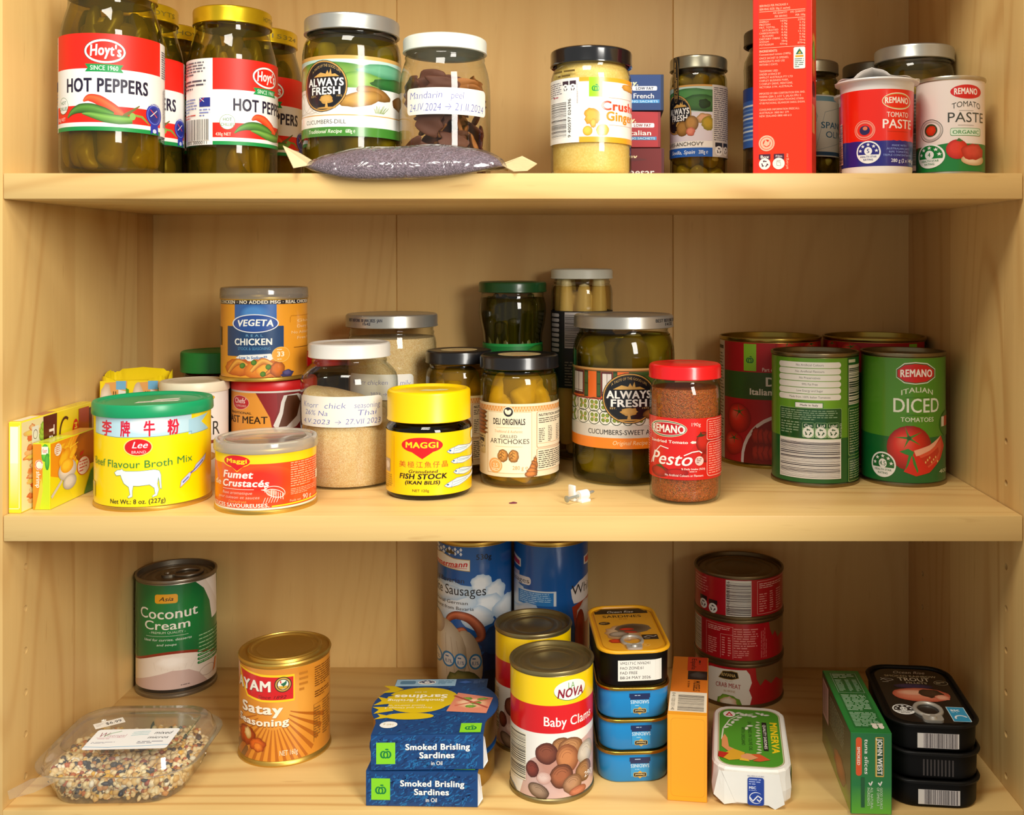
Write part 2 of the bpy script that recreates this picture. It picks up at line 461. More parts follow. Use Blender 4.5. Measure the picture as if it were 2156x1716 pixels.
    def apple(s, x0, y0, x1, y1, bg='#9be01e', fg='#0b8a3a'):
        """supermarket emblem: green tag with a curled fruit mark"""
        s.r(x0, y0, x1, y1, bg); w, h = x1 - x0, y1 - y0; cx, cy, a, b = s.bb(x0, y0, x1, y1); m = min(a, b) * .56
        yy = cy - (b - a) * .35 if b > a else cy
        def el(dx, dy, rx, ry, c): s.raw([(cx + m * (dx + rx * cos(t)), yy + m * (dy + ry * sin(t))) for t in [2 * pi * k / 24 for k in range(24)]], c)
        el(-.45, -.15, .62, .72, fg); el(.45, -.15, .62, .72, fg); el(-.42, -.12, .32, .46, bg); el(.42, -.12, .32, .46, bg)
        el(0, -.2, .5, .68, fg); el(0, -.22, .22, .42, bg); el(.22, .82, .34, .14, fg)
        return s

    # -- placing the print on a surface
    def _emit(s, strips, name, parent, mat, base, flat_w=None):
        V, F, C, N = [], [], [], []; step = min(.012, .5 / (s.n + 4))
        for n, a, b, c in s.T:
            off = base + step * n
            poly = [a, b, c]
            if min(q[1] for q in poly) < 0: poly = clip(poly, 0.0, True, 1)
            if poly and max(q[1] for q in poly) > s.H: poly = clip(poly, s.H, False, 1)
            if len(poly) < 3: continue
            if flat_w and min(q[0] for q in poly) < 0: poly = clip(poly, 0.0, True)
            if flat_w and poly and max(q[0] for q in poly) > flat_w: poly = clip(poly, flat_w, False)
            if len(poly) < 3: continue
            lo = min(q[0] for q in poly); hi = max(q[0] for q in poly)
            for u0, u1, fn in strips:
                if hi <= u0 or lo >= u1: continue
                P = poly
                if lo < u0: P = clip(P, u0, True)
                if hi > u1 and P: P = clip(P, u1, False)
                if len(P) < 3: continue
                i0 = len(V)
                for u, v, col in P:
                    co, no = fn(u, v, off); V.append(co); N.append(no); C.append(col)
                # keep faces turned outwards
                ar = sum(P[i][0] * P[(i + 1) % len(P)][1] - P[(i + 1) % len(P)][0] * P[i][1] for i in range(len(P)))
                ids = list(range(i0, i0 + len(P)))
                F.append(ids if ar > 0 else ids[::-1])
        me = bpy.data.meshes.new(name); me.from_pydata([(x * .001, y * .001, z * .001) for x, y, z in V], [], F)
        me.materials.append(mat)
        at = me.color_attributes.new('Col', 'FLOAT_COLOR', 'POINT')
        at.data.foreach_set('color', [k for c in C for k in (c[0], c[1], c[2], 1.0)])
        me.shade_smooth(); me.normals_split_custom_set_from_vertices(N)
        return link(bpy.data.objects.new(name, me), parent)
    def wrap(s, parent, R, z0, name='label', mat=None, seg=96, R1=None, turn=0, base=.15):
        """round a can or jar (R bottom radius, R1 top radius), middle of the print at the front"""
        st = []; K = seg // 2; R1 = R if R1 is None else R1; tilt = (R - R1) / s.H
        for k in range(-K, K):
            a0, a1 = 2 * pi * k / seg + radians(turn), 2 * pi * (k + 1) / seg + radians(turn); u0, u1 = 2 * pi * k / seg * s.R, 2 * pi * (k + 1) / seg * s.R
            def fn(u, v, off, a0=a0, a1=a1, u0=u0, u1=u1):
                t = (u - u0) / (u1 - u0); rr_ = R + (R1 - R) * v / s.H + off
                x = sin(a0) + (sin(a1) - sin(a0)) * t; y = -cos(a0) + (cos(a0) - cos(a1)) * t
                L = math.hypot(x, y); return (x * rr_, y * rr_, z0 + v), (x / L, y / L, tilt)
            st.append((u0, u1, fn))
        return s._emit(st, name, parent, mat or PAPER, base)
    def flat(s, parent, o, ex, ey, name='label', mat=None, base=.08):
        """onto a flat face: o lower left corner, ex/ey unit directions (mm)"""
        o, ex, ey = Vector(o), Vector(ex), Vector(ey); nn = ex.cross(ey)
        def fn(u, v, off): q = o + ex * u + ey * v + nn * off; return tuple(q), tuple(nn)
        return s._emit([(-1e9, 1e9, fn)], name, parent, mat or PAPER, base, s.W)
    def path(s, parent, P, z0, name='label', mat=None, base=.1, taper=0.0):
        """along an outline starting at the middle of the front (u = 0), going right (+) and left (-)"""
        n = len(P); st = []
        for sgn in (1, -1):
            u = 0.0
            for k in range(n // 2 + 1):
                a, b = P[(sgn * k) % n], P[(sgn * (k + 1)) % n]; L = math.hypot(b[0] - a[0], b[1] - a[1])
                if L < 1e-6: continue
                nx, ny = (b[1] - a[1]) / L * sgn, -(b[0] - a[0]) / L * sgn
                u0, u1 = (u, u + L) if sgn > 0 else (-u - L, -u)
                if sgn < 0: a, b = b, a
                def fn(w, v, off, a=a, b=b, u0=u0, L=L, nx=nx, ny=ny):
                    t = (w - u0) / L; d = off + taper * v; return (a[0] + (b[0] - a[0]) * t + nx * d, a[1] + (b[1] - a[1]) * t + ny * d, z0 + v), (nx, ny, 0)
                st.append((u0, u1, fn)); u += L
        return s._emit(st, name, parent, mat or PAPER, base)
def clip(P, u, keep_right, ax=0):
    out = []
    for i in range(len(P)):
        a, b = P[i], P[(i + 1) % len(P)]
        ia = a[ax] >= u if keep_right else a[ax] <= u; ib = b[ax] >= u if keep_right else b[ax] <= u
        if ia: out.append(a)
        if ia != ib:
            t = (u - a[ax]) / (b[ax] - a[ax])
            out.append((u if ax == 0 else a[0] + (b[0] - a[0]) * t, u if ax else a[1] + (b[1] - a[1]) * t, tuple(a[2][k] + (b[2][k] - a[2][k]) * t for k in range(3))))
    return out

load_glyphs(sorted(set("ABCDEFGHIJKLMNOPQRSTUVWXYZabcdefghijklmnopqrstuvwxyz0123456789 .,:;!?&%$'*+-/()\"®™éñ→℮✓李牌牛粉美極江魚仔晶©·")))

# ------------------------------------------------------------------ the cupboard
XL, XR, YB = -425.5, 324.5, 262.0          # inner faces of the sides and of the back
Z1, Z2, Z3 = 64.0, -187.6, -404.0          # upper shelf, lower shelf, cupboard floor (top faces)
def struct(o, kind='structure'):
    o.location.z = EYE; o['kind'] = kind; return o
W_SIDE_L = wood('maple_side_left', 2, plank=.118, seed=.011, pa=1, figure=1.1)
W_SIDE_R = wood('maple_side_right', 2, plank=.113, seed=.078, pa=1, figure=1.1)
W_BACK = wood('maple_back', 2, plank=.2746, seed=.184, pa=0, figure=.5, base='#e8c986')
W_SHELF = wood('maple_shelf', 0, seed=.5)
W_SHELF2 = wood('maple_shelf_lower', 0, seed=1.9)
W_FLOOR = wood('maple_floor', 0, seed=3.3, figure=1.3)
W_TOP = wood('maple_top', 0, seed=4.4)

def drill(o, holes, x0, x1):
    """shelf-pin holes, 5 mm, drilled into a side panel"""
    bm = bmesh.new()
    for y, z in holes:
        m = Matrix.Translation(((x0 + x1) / 2000, y / 1000, z / 1000)) @ Matrix.Rotation(pi / 2, 4, 'Y')
        bmesh.ops.create_cone(bm, cap_ends=True, segments=16, radius1=.0026, radius2=.0026, depth=abs(x1 - x0) / 1000, matrix=m)
    me = bpy.data.meshes.new('cut'); bm.to_mesh(me); bm.free()
    c = bpy.data.objects.new('cut', me); COL.objects.link(c)
    md = o.modifiers.new('b', 'BOOLEAN'); md.object = c; md.operation = 'DIFFERENCE'; md.solver = 'EXACT'
    bpy.context.view_layer.update()
    new = bpy.data.meshes.new_from_object(o.evaluated_get(bpy.context.evaluated_depsgraph_get()))
    o.modifiers.clear(); o.data = new
    bpy.data.objects.remove(c); bpy.data.meshes.remove(me)
G = [-138.4 - 32 * k for k in range(9) if k != 2]
wl = box('wall_left', XL - 18, XL, 0, YB, Z3 - 60, 360, W_SIDE_L, bev=.5)
drill(wl, [(31, z) for z in G if z < -215] + [(221, z) for z in G if z < -290], XL - 10, XL + 2); struct(wl)
wr = box('wall_right', XR, XR + 18, 0, YB, Z3 - 60, 360, W_SIDE_R, bev=.5)
drill(wr, [(31, z) for z in G] + [(221, z) for z in G if z < -250], XR - 2, XR + 10); struct(wr)
bm_v, bm_f = [], []
seams = [XL - 18, -184.0, 90.6, XR + 18]
for a, b in zip(seams, seams[1:]):
    i = len(bm_v); q = .45
    bm_v += [(x, y, z) for z in (Z3 - 60, 360) for x, y in ((a + .05, YB + 1.2), (a + q + .3, YB), (b - q - .3, YB), (b - .05, YB + 1.2), (b - .05, YB + 9), (a + .05, YB + 9))]
    for k in range(6): k2 = (k + 1) % 6; bm_f.append((i + k, i + k2, i + 6 + k2, i + 6 + k))
    bm_f += [tuple(i + k for k in range(6))[::-1], tuple(i + 6 + k for k in range(6))]
struct(meshobj('wall_back', bm_v, bm_f, W_BACK, None, 0))
struct(box('floor', XL, XR, 0, YB, Z3 - 19, Z3, W_FLOOR, bev=.6))
struct(box('ceiling', XL, XR, 0, YB, 330, 349, W_TOP, bev=.6))
struct(box('shade_door_1', XR + 20, XR + 38, -420, -3, Z3 - 60, 360, W_SIDE_R, bev=1))      # unseen open door, added to keep light off the right side
# neighbouring cupboard fronts around the opening (outside the photo)
W_FRONT = wood('maple_front', 2, plank=.3, seed=.2, pa=0)
for n_, (x0, x1, z0, z1) in enumerate(((-1300, XL - 19, -900, 800), (XR + 40, 1300, -900, 800), (XL - 18, XR + 18, -900, Z3 - 61), (XL - 18, XR + 18, 361, 800))):
    struct(box('trim_%d' % (n_ + 1), x0, x1, 1, 20, z0, z1, W_FRONT, bev=.8))
def shelf(z, mat, label):
    o = box('shelf', XL + .6, XR - .6, 0, YB - .5, z - 19, z, mat, bev=.8)
    o.location.z = EYE; o['label'] = label; o['category'] = 'shelf'; o['group'] = 'shelves of the cupboard'
shelf(Z1, W_SHELF, 'upper pale maple shelf carrying the tall gherkin and pepper jars')
shelf(Z2, W_SHELF2, 'lower pale maple shelf carrying the yellow stock tins and green tomato tins')

# ------------------------------------------------------------------ cans, jars, lids
def can(t, R, H, metal=TIN, lid=None, seg=96, pull=False, lidlabel=None, deep=3.6):
    lathe('can_body', [(0, 1.2), (R - 4, 1.2), (R - 3, 0), (R + .7, 0), (R + 1.1, 1.1), (R + .8, 2.7), (R - .3, 3.6), (R, 4.4), (R, H - 4.4),
          (R - .3, H - 3.6), (R + .8, H - 2.7), (R + 1.1, H - 1.2), (R + .7, H - .1), (R - .2, H), (R - 1, H - .5), (R - 1.3, H - deep)], metal, t, seg)
    l = lathe('can_lid', [(R - 1.3, H - deep), (R - 2.6, H - deep - .6), (R - 3.8, H - deep + .1), (R * .80, H - deep + .2), (R * .77, H - deep - .5), (R * .74, H - deep + .1),
          (R * .56, H - deep + .2), (R * .53, H - deep - .4), (R * .50, H - deep + .1), (0, H - deep + .1)], lid or metal, t, seg, label=lidlabel)
    if pull: ring_pull(l, 0, -R * .12, H - deep + .9, R * .62, metal)
    return l
def ring_pull(par, x, y, z, L, mat, rot=0):
    """pull tab lying on a lid: an oval ring and its riveted tongue"""
    P = [(L * .30 * sin(2 * pi * k / 28), L * .5 - L * .36 * cos(2 * pi * k / 28), 0) for k in range(28)]
    r = tube('ring_pull', P, L * .055, mat, par, 8, True)
    r.location = (x / 1000, y / 1000, z / 1000); r.rotation_euler = (0, 0, radians(rot))
    loft('tab', [([(px, py + L * .02) for px, py in rrpath(L * .46, L * .34, L * .1, 4)], -L * .03), ([(px, py + L * .02) for px, py in rrpath(L * .46, L * .34, L * .1, 4)], L * .04)], mat, r)
    lathe('rivet', [(0, L * .09), (L * .07, L * .08), (L * .10, L * .03), (L * .1, 0)], mat, r, 16)
    return r
def lid(t, r, z0, z1, mat, label=None, rib=0, recess=.9, name='lid', seg=72):
    h = z1 - z0
    if rib: seg = 144
    return lathe(name, [(r - 2.2, z0 + .8), (r - .8, z0 - .1), (r + .2, z0 + .4), (r + .2, z0 + 1.3), (r - .1, z0 + 2), (r, z1 - 2.4), (r - .5, z1 - .9), (r - 1.8, z1), (r - 3.2, z1),
                 (r - 4.6, z1 - recess), (r * .6, z1 - recess), (r * .55, z1 - recess + .35), (0, z1 - recess + .35)], mat, t, seg, rib=rib, ribz=(z0 + 2.1, z1 - 1), label=label)
def shoulder(R, zs, rn, zn, n=8): return [(rn + (R - rn) * (cos(pi * k / n) + 1) / 2 if 0 else rn + (R - rn) * cos(pi / 2 * k / n), zs + (zn - zs) * sin(pi / 2 * k / n) ** 1.15) for k in range(n + 1)]
def jarprofile(R, zs, rn, zn, zt, prof=None):
    body = prof or shoulder(R, zs, rn, zn)
    P = [(0, 2.6), (R * .62, 2.0), (R - 6.5, .3), (R - 4, 0), (R - 1.6, 1.1), (R - .3, 3.6), (R, 6)] + body
    return P + [(rn + .5, zn + 1.6), (rn + .5, zn + 2.6), (rn - .4, zn + 3.4), (rn - .4, zt)]
def glass_jar(t, R, zs, rn, zn, zt, fill=None, ft=None, glass=GLASS, prof=None, fillname='contents', seg=96):
    P = jarprofile(R, zs, rn, zn, zt, prof)
    lathe('glass_jar', P, glass, t, seg, smooth=50)
    if fill:
        ft = ft or zn - 1; Q = []
        for r, z in P[:-4]:
            if z + 1.6 >= ft: 
                break
            Q.append((max(0, r - 1.7), z + 1.7))
        Q += [(Q[-1][0] - .1 if Q[-1][1] < zs else min(Q[-1][0], rn + 3), ft), (Q[-1][0] * .7, ft + .3), (0, ft + .3)]
        return lathe(fillname, Q, fill, t, 64, smooth=50)

PICK = {}
def lump(key, bend=0, wob=.12, taper=0.0, n=14, m=16, blunt=.55):
    """unit-length (z -1..1) irregular rounded body"""
    if key in PICK: return PICK[key]
    rg = random.Random(key); ph = [rg.random() * 6 for _ in range(6)]; V, F = [], []
    for i in range(m + 1):
        z = -cos(pi * i / m); rr_ = max(sin(pi * i / m), 0) ** blunt * (1 - taper * (z + 1) / 2)
        for k in range(n):
            a = 2 * pi * k / n
            q = rr_ * (1 + wob * sin(2 * a + ph[0] + 2 * z) + wob * .6 * sin(3 * a + ph[1] - 5 * z) + wob * .5 * sin(7 * z + ph[2]))
            V.append((q * cos(a) + bend * (z * z - .4), q * sin(a) + bend * .4 * sin(2 * z + ph[3]), z))
    for i in range(m):
        for k in range(n): k2 = (k + 1) % n; F.append((i * n + k, i * n + k2, (i + 1) * n + k2, (i + 1) * n + k))
    me = bpy.data.meshes.new(str(key)); me.from_pydata(V, [], F); me.validate(); me.shade_smooth(); PICK[key] = me; return me
def chunk(name, par, key, mat, loc, sc, rot=(0, 0, 0), **k):
    base = lump(key, **k); nm = (key, mat.name)
    if nm not in PICK:
        c = base.copy(); c.materials.clear(); c.materials.append(mat); PICK[nm] = c
    o = bpy.data.objects.new(name, PICK[nm]); o.location = [x / 1000 for x in loc]; o.scale = [x / 1000 for x in sc]
    o.rotation_euler = [radians(r) for r in rot]; return link(o, par)

PEPPER = plain('pickled_pepper_skin', '#a08620', .3, 0, .35, 45)
PEPPER2 = plain('pickled_pepper_skin_dark', '#6e5c1c', .3, 0, .35, 45)
GHERKIN = plain('gherkin_skin', '#a39a30', .35, 0, .28, 60, .2)
GHERKIN2 = plain('gherkin_skin_brown', '#857228', .35, 0, .28, 60, .2)
OLIVE = plain('green_olive_skin', '#b5a040', .25, 0, .12, 40)
ASPAR = plain('white_asparagus_skin', '#f2dea4', .4, 0, .15, 50)
BEAN = plain('dark_green_bean_skin', '#5c561c', .35, 0, .35, 70)
ARTI = plain('artichoke_heart', '#dcc45a', .4, 0, .2, 60)
ARTI2 = plain('artichoke_leaf', '#ab9436', .4, 0, .3, 60)
PEEL = plain('dried_mandarin_peel', '#5e2e14', .5, 0, .4, 60, .4)
PEEL2 = plain('dried_mandarin_peel_pale', '#a8682c', .5, 0, .3, 60, .4)
BR_PEP = brine('pepper_brine', '#dccb74', '#8a7a24', .12)
BR_GHK = brine('gherkin_brine', '#d4c668', '#7a6c20', .14)
BR_OLI = brine('olive_brine', '#d8cc80', '#8a7a2c', .12)
BR_ART = brine('artichoke_oil', '#f2dc8a', '#c0a238', .15)
BR_ASP = brine('asparagus_water', '#f8ecc8', '#c8a860', .06)
BR_BEAN = brine('bean_brine', '#a8a248', '#444010', .22)

def pack_ring(par, name, R, z0, z1, mats, wid, keys, layers=1, lean=8, bend=.25, wob=.1, taper=.25, seed=1, gap=1.0, blunt=.55):
    """things standing side by side just inside the glass"""
    rg = random.Random(seed); n = max(3, int(2 * pi * (R - wid) / (wid * 2 * gap)))
    L = (z1 - z0) / layers
    for j in range(layers):
        for k in range(n):
            a = 2 * pi * (k + .5 * j + rg.random() * .25) / n; q = R - wid * 1.06; w = wid * (.88 + rg.random() * .2)
            h = L * (.42 + .1 * rg.random())
            chunk(name, par, keys[rg.randrange(len(keys))], mats[rg.randrange(len(mats))], (q * sin(a), -q * cos(a), z0 + L * (j + .5) + (rg.random() - .5) * L * .06),
                  (w, w, h), ((rg.random() - .5) * lean, (rg.random() - .5) * lean, math.degrees(a) + rg.random() * 40), bend=bend, wob=wob, taper=taper, blunt=blunt)
def core(par, R, z0, z1, mat):
    """the packed middle of a jar, behind the outer pieces"""
    lathe('packed_core', [(0, z0), (R * .9, z0), (R, z0 + 3), (R, z1 - 4), (R * .8, z1), (0, z1)], mat, par, 32)
def pack_round(par, name, R, z0, z1, mat, rad, key, seed=1, wob=.04):
    """round things layered inside the glass"""
    rg = random.Random(seed); z = z0 + rad; j = 0
    while z + rad < z1 + rad * .4:
        n = int(2 * pi * (R - rad) / (rad * 2.05))
        for k in range(n):
            a = 2 * pi * (k + .5 * j + rg.random() * .2) / n; q = R - rad * 1.05
            chunk(name, par, key, mat, (q * sin(a), -q * cos(a), z + (rg.random() - .5) * 2), (rad, rad, rad * 1.12), (rg.random() * 60, rg.random() * 60, rg.random() * 360), wob=wob, taper=.05)
        z += rad * 1.75; j += 1

# ================================================================== UPPER SHELF
def D(deg):
    """angle round the label (deg) to an artwork x"""
    return sin(radians(deg)) if abs(deg) <= 90 else (1 + (deg - 90) / 57.2958 if deg > 0 else -1 + (deg + 90) / 57.2958)
RED, NAVY, WHT, BLK = '#ee1f0b', '#1c1a78', '#f4f3ee', '#141216'

# ---- hot pepper jars
def hoyts_art(R):
    A = Art(72, R=R); L, Rr = D(-80), D(63)
    A.r(-2.57, 0, 2.57, 1, WHT); A.r(L, .637, Rr, 1, RED); A.r(L, .085, Rr, .255, RED); A.r(L, 0, Rr, .042, '#0f8f45')
    A.e(-.51, .69, .25, .945, '#1d3a22'); A.e(-.50, .694, .24, .941, WHT); A.e(-.465, .715, .205, .92, RED)
    A.t("Hoyt's", -.41, .17, .765, .875, WHT, 'h', sh=.08, arc=.12)
    A.p([(-.49, .685), (.20, .685), (.15, .645), (.20, .605), (-.49, .605), (-.44, .645)], '#0f9347')
    A.t('SINCE 1960', -.40, .11, .622, .668, '#d9efdb', 'b')
    A.t('HOT PEPPERS', -.82, .66, .40, .535, '#1a1230', 'h')
    # chillies
    A.leaf([(-.52, .30), (-.42, .335), (-.25, .315), (-.05, .25), (.12, .19), (.20, .165)], [.5, 2.6, 3.6, 3.8, 3.4, 1.6], '#ff6a34', '#d8240c'); A.p([(.18, .17), (.22, .14), (.50, .275), (.49, .285), (.22, .19)], '#6d6a30')
    A.leaf([(-.80, .135), (-.72, .19), (-.58, .225), (-.38, .225), (-.15, .19), (.02, .165)], [.3, 2.0, 3.4, 3.8, 3.6, 2], '#5f9a3c', '#234f1a'); A.leaf([(-.54, .175), (-.40, .165), (-.15, .135), (.12, .12), (.36, .125)], [.3, 2.0, 3.4, 3.4, 2.6], '#7fb54e', '#2f661e')
    A.p([(.38, .19), (.55, .18), (.68, .10), (.66, .10), (.52, .16), (.38, .165)], '#7d9c3a'); A.e(.31, .125, .42, .20, '#86b352')
    A.e(D(-71), .175, D(-52), .35, WHT); A.ring(D(-71), .175, D(-52), .35, '#5f8f5c', .35)
    A.t('HOT', D(-67), D(-56), .275, .31, '#3d7a45', 'b'); A.t('CHILLIES', D(-69.5), D(-53.5), .215, .25, '#3d7a45', 'b')
    A.t('430g NET', D(-76), D(-57), .105, .14, '#ffd9cc', 'b')
    A.e(.615, .09, .905, .33, '#2433a8'); A.ring(.64, .11, .88, .31, '#8fa0e6', .3); A.e(.67, .13, .85, .285, '#1c2a86')
    A.t("100% AUSTRALIAN", .64, .88, .285, .315, WHT, 'b', arc=.8); A.ln([(.70, .26), (.82, .19)], '#d8413a', .8); A.ln([(.70, .19), (.82, .26)], WHT, .6)
    A.p([(.70, .10), (.84, .10), (.85, -.0), (.77, .035), (.70, .0)], '#2433a8'); A.e(.74, .015, .81, .06, '#cdd6f5')
    # back panel: fine print, flag, bar code
    A.f(D(-140), .80, D(-88), .97, 5, '#6b6d78'); A.f(D(-140), .63, D(-84), .76, 3, '#4d5060'); A.r(D(-99), .44, D(-83), .545, '#1f2f8c')
    A.ln([(D(-98), .54), (D(-92), .50)], WHT, .6); A.ln([(D(-98), .50), (D(-92), .54)], '#d8413a', .6); A.f(D(-99), .32, D(-83), .42, 3, '#7a88c8')
    A.f(D(-140), .37, D(-102), .545, 5, '#8790c4'); A.f(D(-140), .30, D(-102), .36, 2, '#d0483c')
    A.b(D(-131), .05, D(-84), .30); A.t('9315 3000011', D(-128), D(-86), .01, .045, '#333')
    A.f(D(70), .1, D(110), .55, 26, '#3c3c55', rot=90); A.f(D(66), .62, D(110), .92, 12, '#5c5c70')
    return A
def pepper_jar(X, Y, twist, label, seed, txt=''):
    t = thing('pepper_jar', label, 'jar', X, Y, Z1, facing(X, Y, twist), 'jars of hot peppers')
    R = 37.4; pr = [(R - .2, 100), (R - .8, 108), (R - 2.2, 115), (R - 4.2, 122), (R - 6.2, 129), (31.0, 134)]
    glass_jar(t, R, 100, 31, 134, 147, BR_PEP, 131, prof=pr, fillname='brine')
    core(t, R - 15, 3, 118, PEPPER2); pack_ring(t, 'pickled_pepper', R - 6, 4, 118, (PEPPER, PEPPER2, PEPPER), 11.5, ('pep1', 'pep2', 'pep3'), 1, 26, .32, .1, .4, seed, .80); pack_ring(t, 'pickled_pepper', R - 7, 4, 34, (PEPPER, PEPPER2), 9, ('pep2', 'pep3'), 1, 60, .3, .12, .3, seed + 20, 1.2)
    pack_ring(t, 'pickled_pepper', R - 9.5, 92, 129, (PEPPER, PEPPER2), 9, ('pep1', 'pep2'), 1, 30, .3, .1, .4, seed + 50)
    ld = lid(t, 32.6, 136, 150, GOLDLID, 'gold metal twist lid')
    if txt:
        a = Art(9, R=32.6); a.t(txt, -.1, .78, .2, .62, '#6b5a18', 'r'); o = a.wrap(ld, 32.6, 138.5, 'stamped_code', GOLDLID_T)
    hoyts_art(R).wrap(t, R, 32)
GOLDLID = plain('gold_lid', '#d9b91e', .28, .75, .05, 90)
GOLDLID_T = printed('lid_stamp', .35)
pepper_jar(-364.2, 42, 0, 'hot pepper jar nearest the left cupboard side, its gold lid cut by the photo top', 1)
pepper_jar(-378, 118, 11, 'hot pepper jar half hidden directly behind the leftmost front jar', 2, 'HOYTS')
pepper_jar(-385.5, 196, 20, 'hot pepper jar farthest back by the left side, only a gold lid showing', 3, 'HOYTS')
pepper_jar(-302.5, 134, 55, 'hot pepper jar turned to show its bar code, second big jar from the left', 4, 'HOYTS JAN 24223')
pepper_jar(-302, 212, 17, 'hot pepper jar at the back, right beside the dill cucumber jar', 5, '15324')

# ---- round mark shared by three jars
def fresh_mark(A, x0, y0, x1, y1):
    w, h = x1 - x0, y1 - y0
    A.e(x0, y0, x1, y1, '#15161c'); A.ring(x0 + w * .012, y0 + h * .012, x1 - w * .012, y1 - h * .012, '#c99a4e', 1.0); A.ring(x0 + w * .05, y0 + h * .05, x1 - w * .05, y1 - h * .05, '#4a4534', .25)
    q = lambda a: x0 + w * a
    v = lambda a: y0 + h * a
    A.t('A TASTE OF THE GOOD LIFE', q(.17), q(.83), v(.74), v(.79), '#c9a767', 'r', arc=2.6)
    A.p([(q(.2), v(.675)), (q(.8), v(.675)), (q(.7), v(.73)), (q(.62), v(.72)), (q(.6), v(.83)), (q(.56), v(.73)), (q(.52), v(.80)), (q(.48), v(.73)), (q(.36), v(.76)), (q(.28), v(.72))], '#d2a457')
    A.t('ALWAYS', q(.085), q(.915), v(.50), v(.645), WHT, 'h'); A.t('FRESH', q(.15), q(.85), v(.335), v(.475), WHT, 'h')
    A.t('EST.', q(.14), q(.27), v(.285), v(.32), '#c9a767', 'b'); A.t('1972', q(.73), q(.87), v(.285), v(.32), '#c9a767', 'b')
    A.g(q(.34), v(.15), q(.66), v(.32), '#d2a457', '#b88a40', wob=.3); A.p([(q(.46), v(.06)), (q(.54), v(.06)), (q(.515), v(.2)), (q(.485), v(.2))], '#d2a457'); A.e(q(.28), v(.055), q(.72), v(.09), '#c9984a')

# ---- dill cucumber jar
X, Y = -190.1, 95
t = thing('gherkin_jar', 'squat jar of dill cucumbers with silver lid and green hill label', 'jar', X, Y, Z1, facing(X, Y))
glass_jar(t, 40, 101, 34.6, 117, 128, BR_GHK, 113, fillname='brine')
pack_ring(t, 'pickled_cucumber', 38, 4, 60, (GHERKIN, GHERKIN2), 12, ('gh1', 'gh2', 'gh3'), 1, 8, .1, .09, .1, 11)
pack_ring(t, 'pickled_cucumber', 38, 62, 112, (GHERKIN, GHERKIN2), 12, ('gh1', 'gh2', 'gh3'), 1, 14, .1, .09, .1, 12)
SILVERLID = plain('silver_lid', '#b9bab4', .32, .7, .05, 90)
lid(t, 38.6, 120, 133, SILVERLID); core(t, 22, 4, 112, GHERKIN2)
A = Art(64, R=40); A.r(-2.5, 0, 2.5, 1, '#f1efe6'); A.r(-2.5, .955, 2.5, 1, '#d7a75a')
A.p([(-2.5, .60), (2.5, .60), (2.5, .955), (-2.5, .955)], '#bfe0d6')
A.g(-1.2, .52, .55, .93, '#7fa84a', '#4c8434', wob=.12); A.g(0, .55, 1.3, .90, '#3f8f55', '#1d6a3c', wob=.15); A.g(.1, .74, 1.1, .92, '#69b08a', '#3f8a62', wob=.2); A.g(-.3, .56, .6, .80, '#8ab44c', '#568c36', wob=.15); A.g(.35, .58, 1.2, .76, '#2f7034', '#1a4d22', wob=.2)
A.r(-2.5, .26, 2.5, .60, '#f3f0e8')
for k in range(5): A.ring(-1.3 + k * .12, .29, -.92 + k * .12, .56, '#b9a88a', .3)
A.g(.05, .46, .75, .62, '#a8783a', '#6e4a1c', rot=-12, wob=.1); A.g(-.28, .37, .58, .56, '#c79a4c', '#8a5f24', rot=10, wob=.1); A.g(.78, .36, 1.15, .56, '#8a5c28', '#5c3814', wob=.1)
for k in range(14): A.ln([(.45 + .012 * k, .30), (.42 + .022 * k, .30 + .05 + .05 * rnd.random())], '#7d9a3c', .35)
fresh_mark(A, -.90, .305, -.085, .945)
A.r(-2.5, .255, 2.5, .268, '#d7a75a'); A.r(-2.5, .115, 2.5, .255, '#f4f3ec'); A.t('CUCUMBERS-DILL', -.88, -.12, .155, .205, '#2a2620', 'r')
A.r(-2.5, 0, 2.5, .115, '#44872f'); A.t('Traditional Recipe', -.84, -.20, .04, .085, '#eef3e0', 'b', sh=.25); A.t('680g ℮', -.13, .06, .04, .085, '#eef3e0', 'b')
A.wrap(t, 40, 34, mat=GLOSS)

# ---- mandarin peel jar
def note(t, R, z0, H, f0, f1, lines, name='paper_label', turn=0):
    """white sticker with handwriting in blue ink"""
    A = Art(H, R=R); A.rr(f0, 0, f1, 1, '#f1eee4', .16)
    for s, a, b, y0, y1 in lines:
        A.t(s, f0 + (f1 - f0) * a, f0 + (f1 - f0) * b, y0, y1, '#5a62b4', 'l', sh=.14, jit=.12)
    A.wrap(t, R, z0, name, turn=turn)
X, Y = -112, 86
t = thing('peel_jar', 'white-lidded jar of dried mandarin peel with a handwritten label', 'jar', X, Y, Z1, facing(X, Y))
pr = [(37, 64), (36.8, 74), (36.2, 82), (34.9, 89), (33.1, 95), (32.0, 98)]
glass_jar(t, 37, 64, 32, 98, 112, prof=pr)
rg = random.Random(4)
for k in range(58):
    a = rg.random() * 6.28; q = 27 * math.sqrt(rg.random()) + 3; z = 8 + rg.random() * (70 if q > 14 else 50)
    chunk('mandarin_peel', t, 'peel%d' % (k % 4), (PEEL, PEEL, PEEL, PEEL2)[k % 4], (q * sin(a), -q * cos(a), z), (8 + 3 * rg.random(), 2.2, 8 + 4 * rg.random()), (rg.random() * 60 - 30, rg.random() * 60 - 30, math.degrees(a) + rg.random() * 40 - 20), bend=.5, wob=.3)
lid(t, 34, 104, 116, plain('white_lid', '#dfe6dc', .35), 'white metal lid')
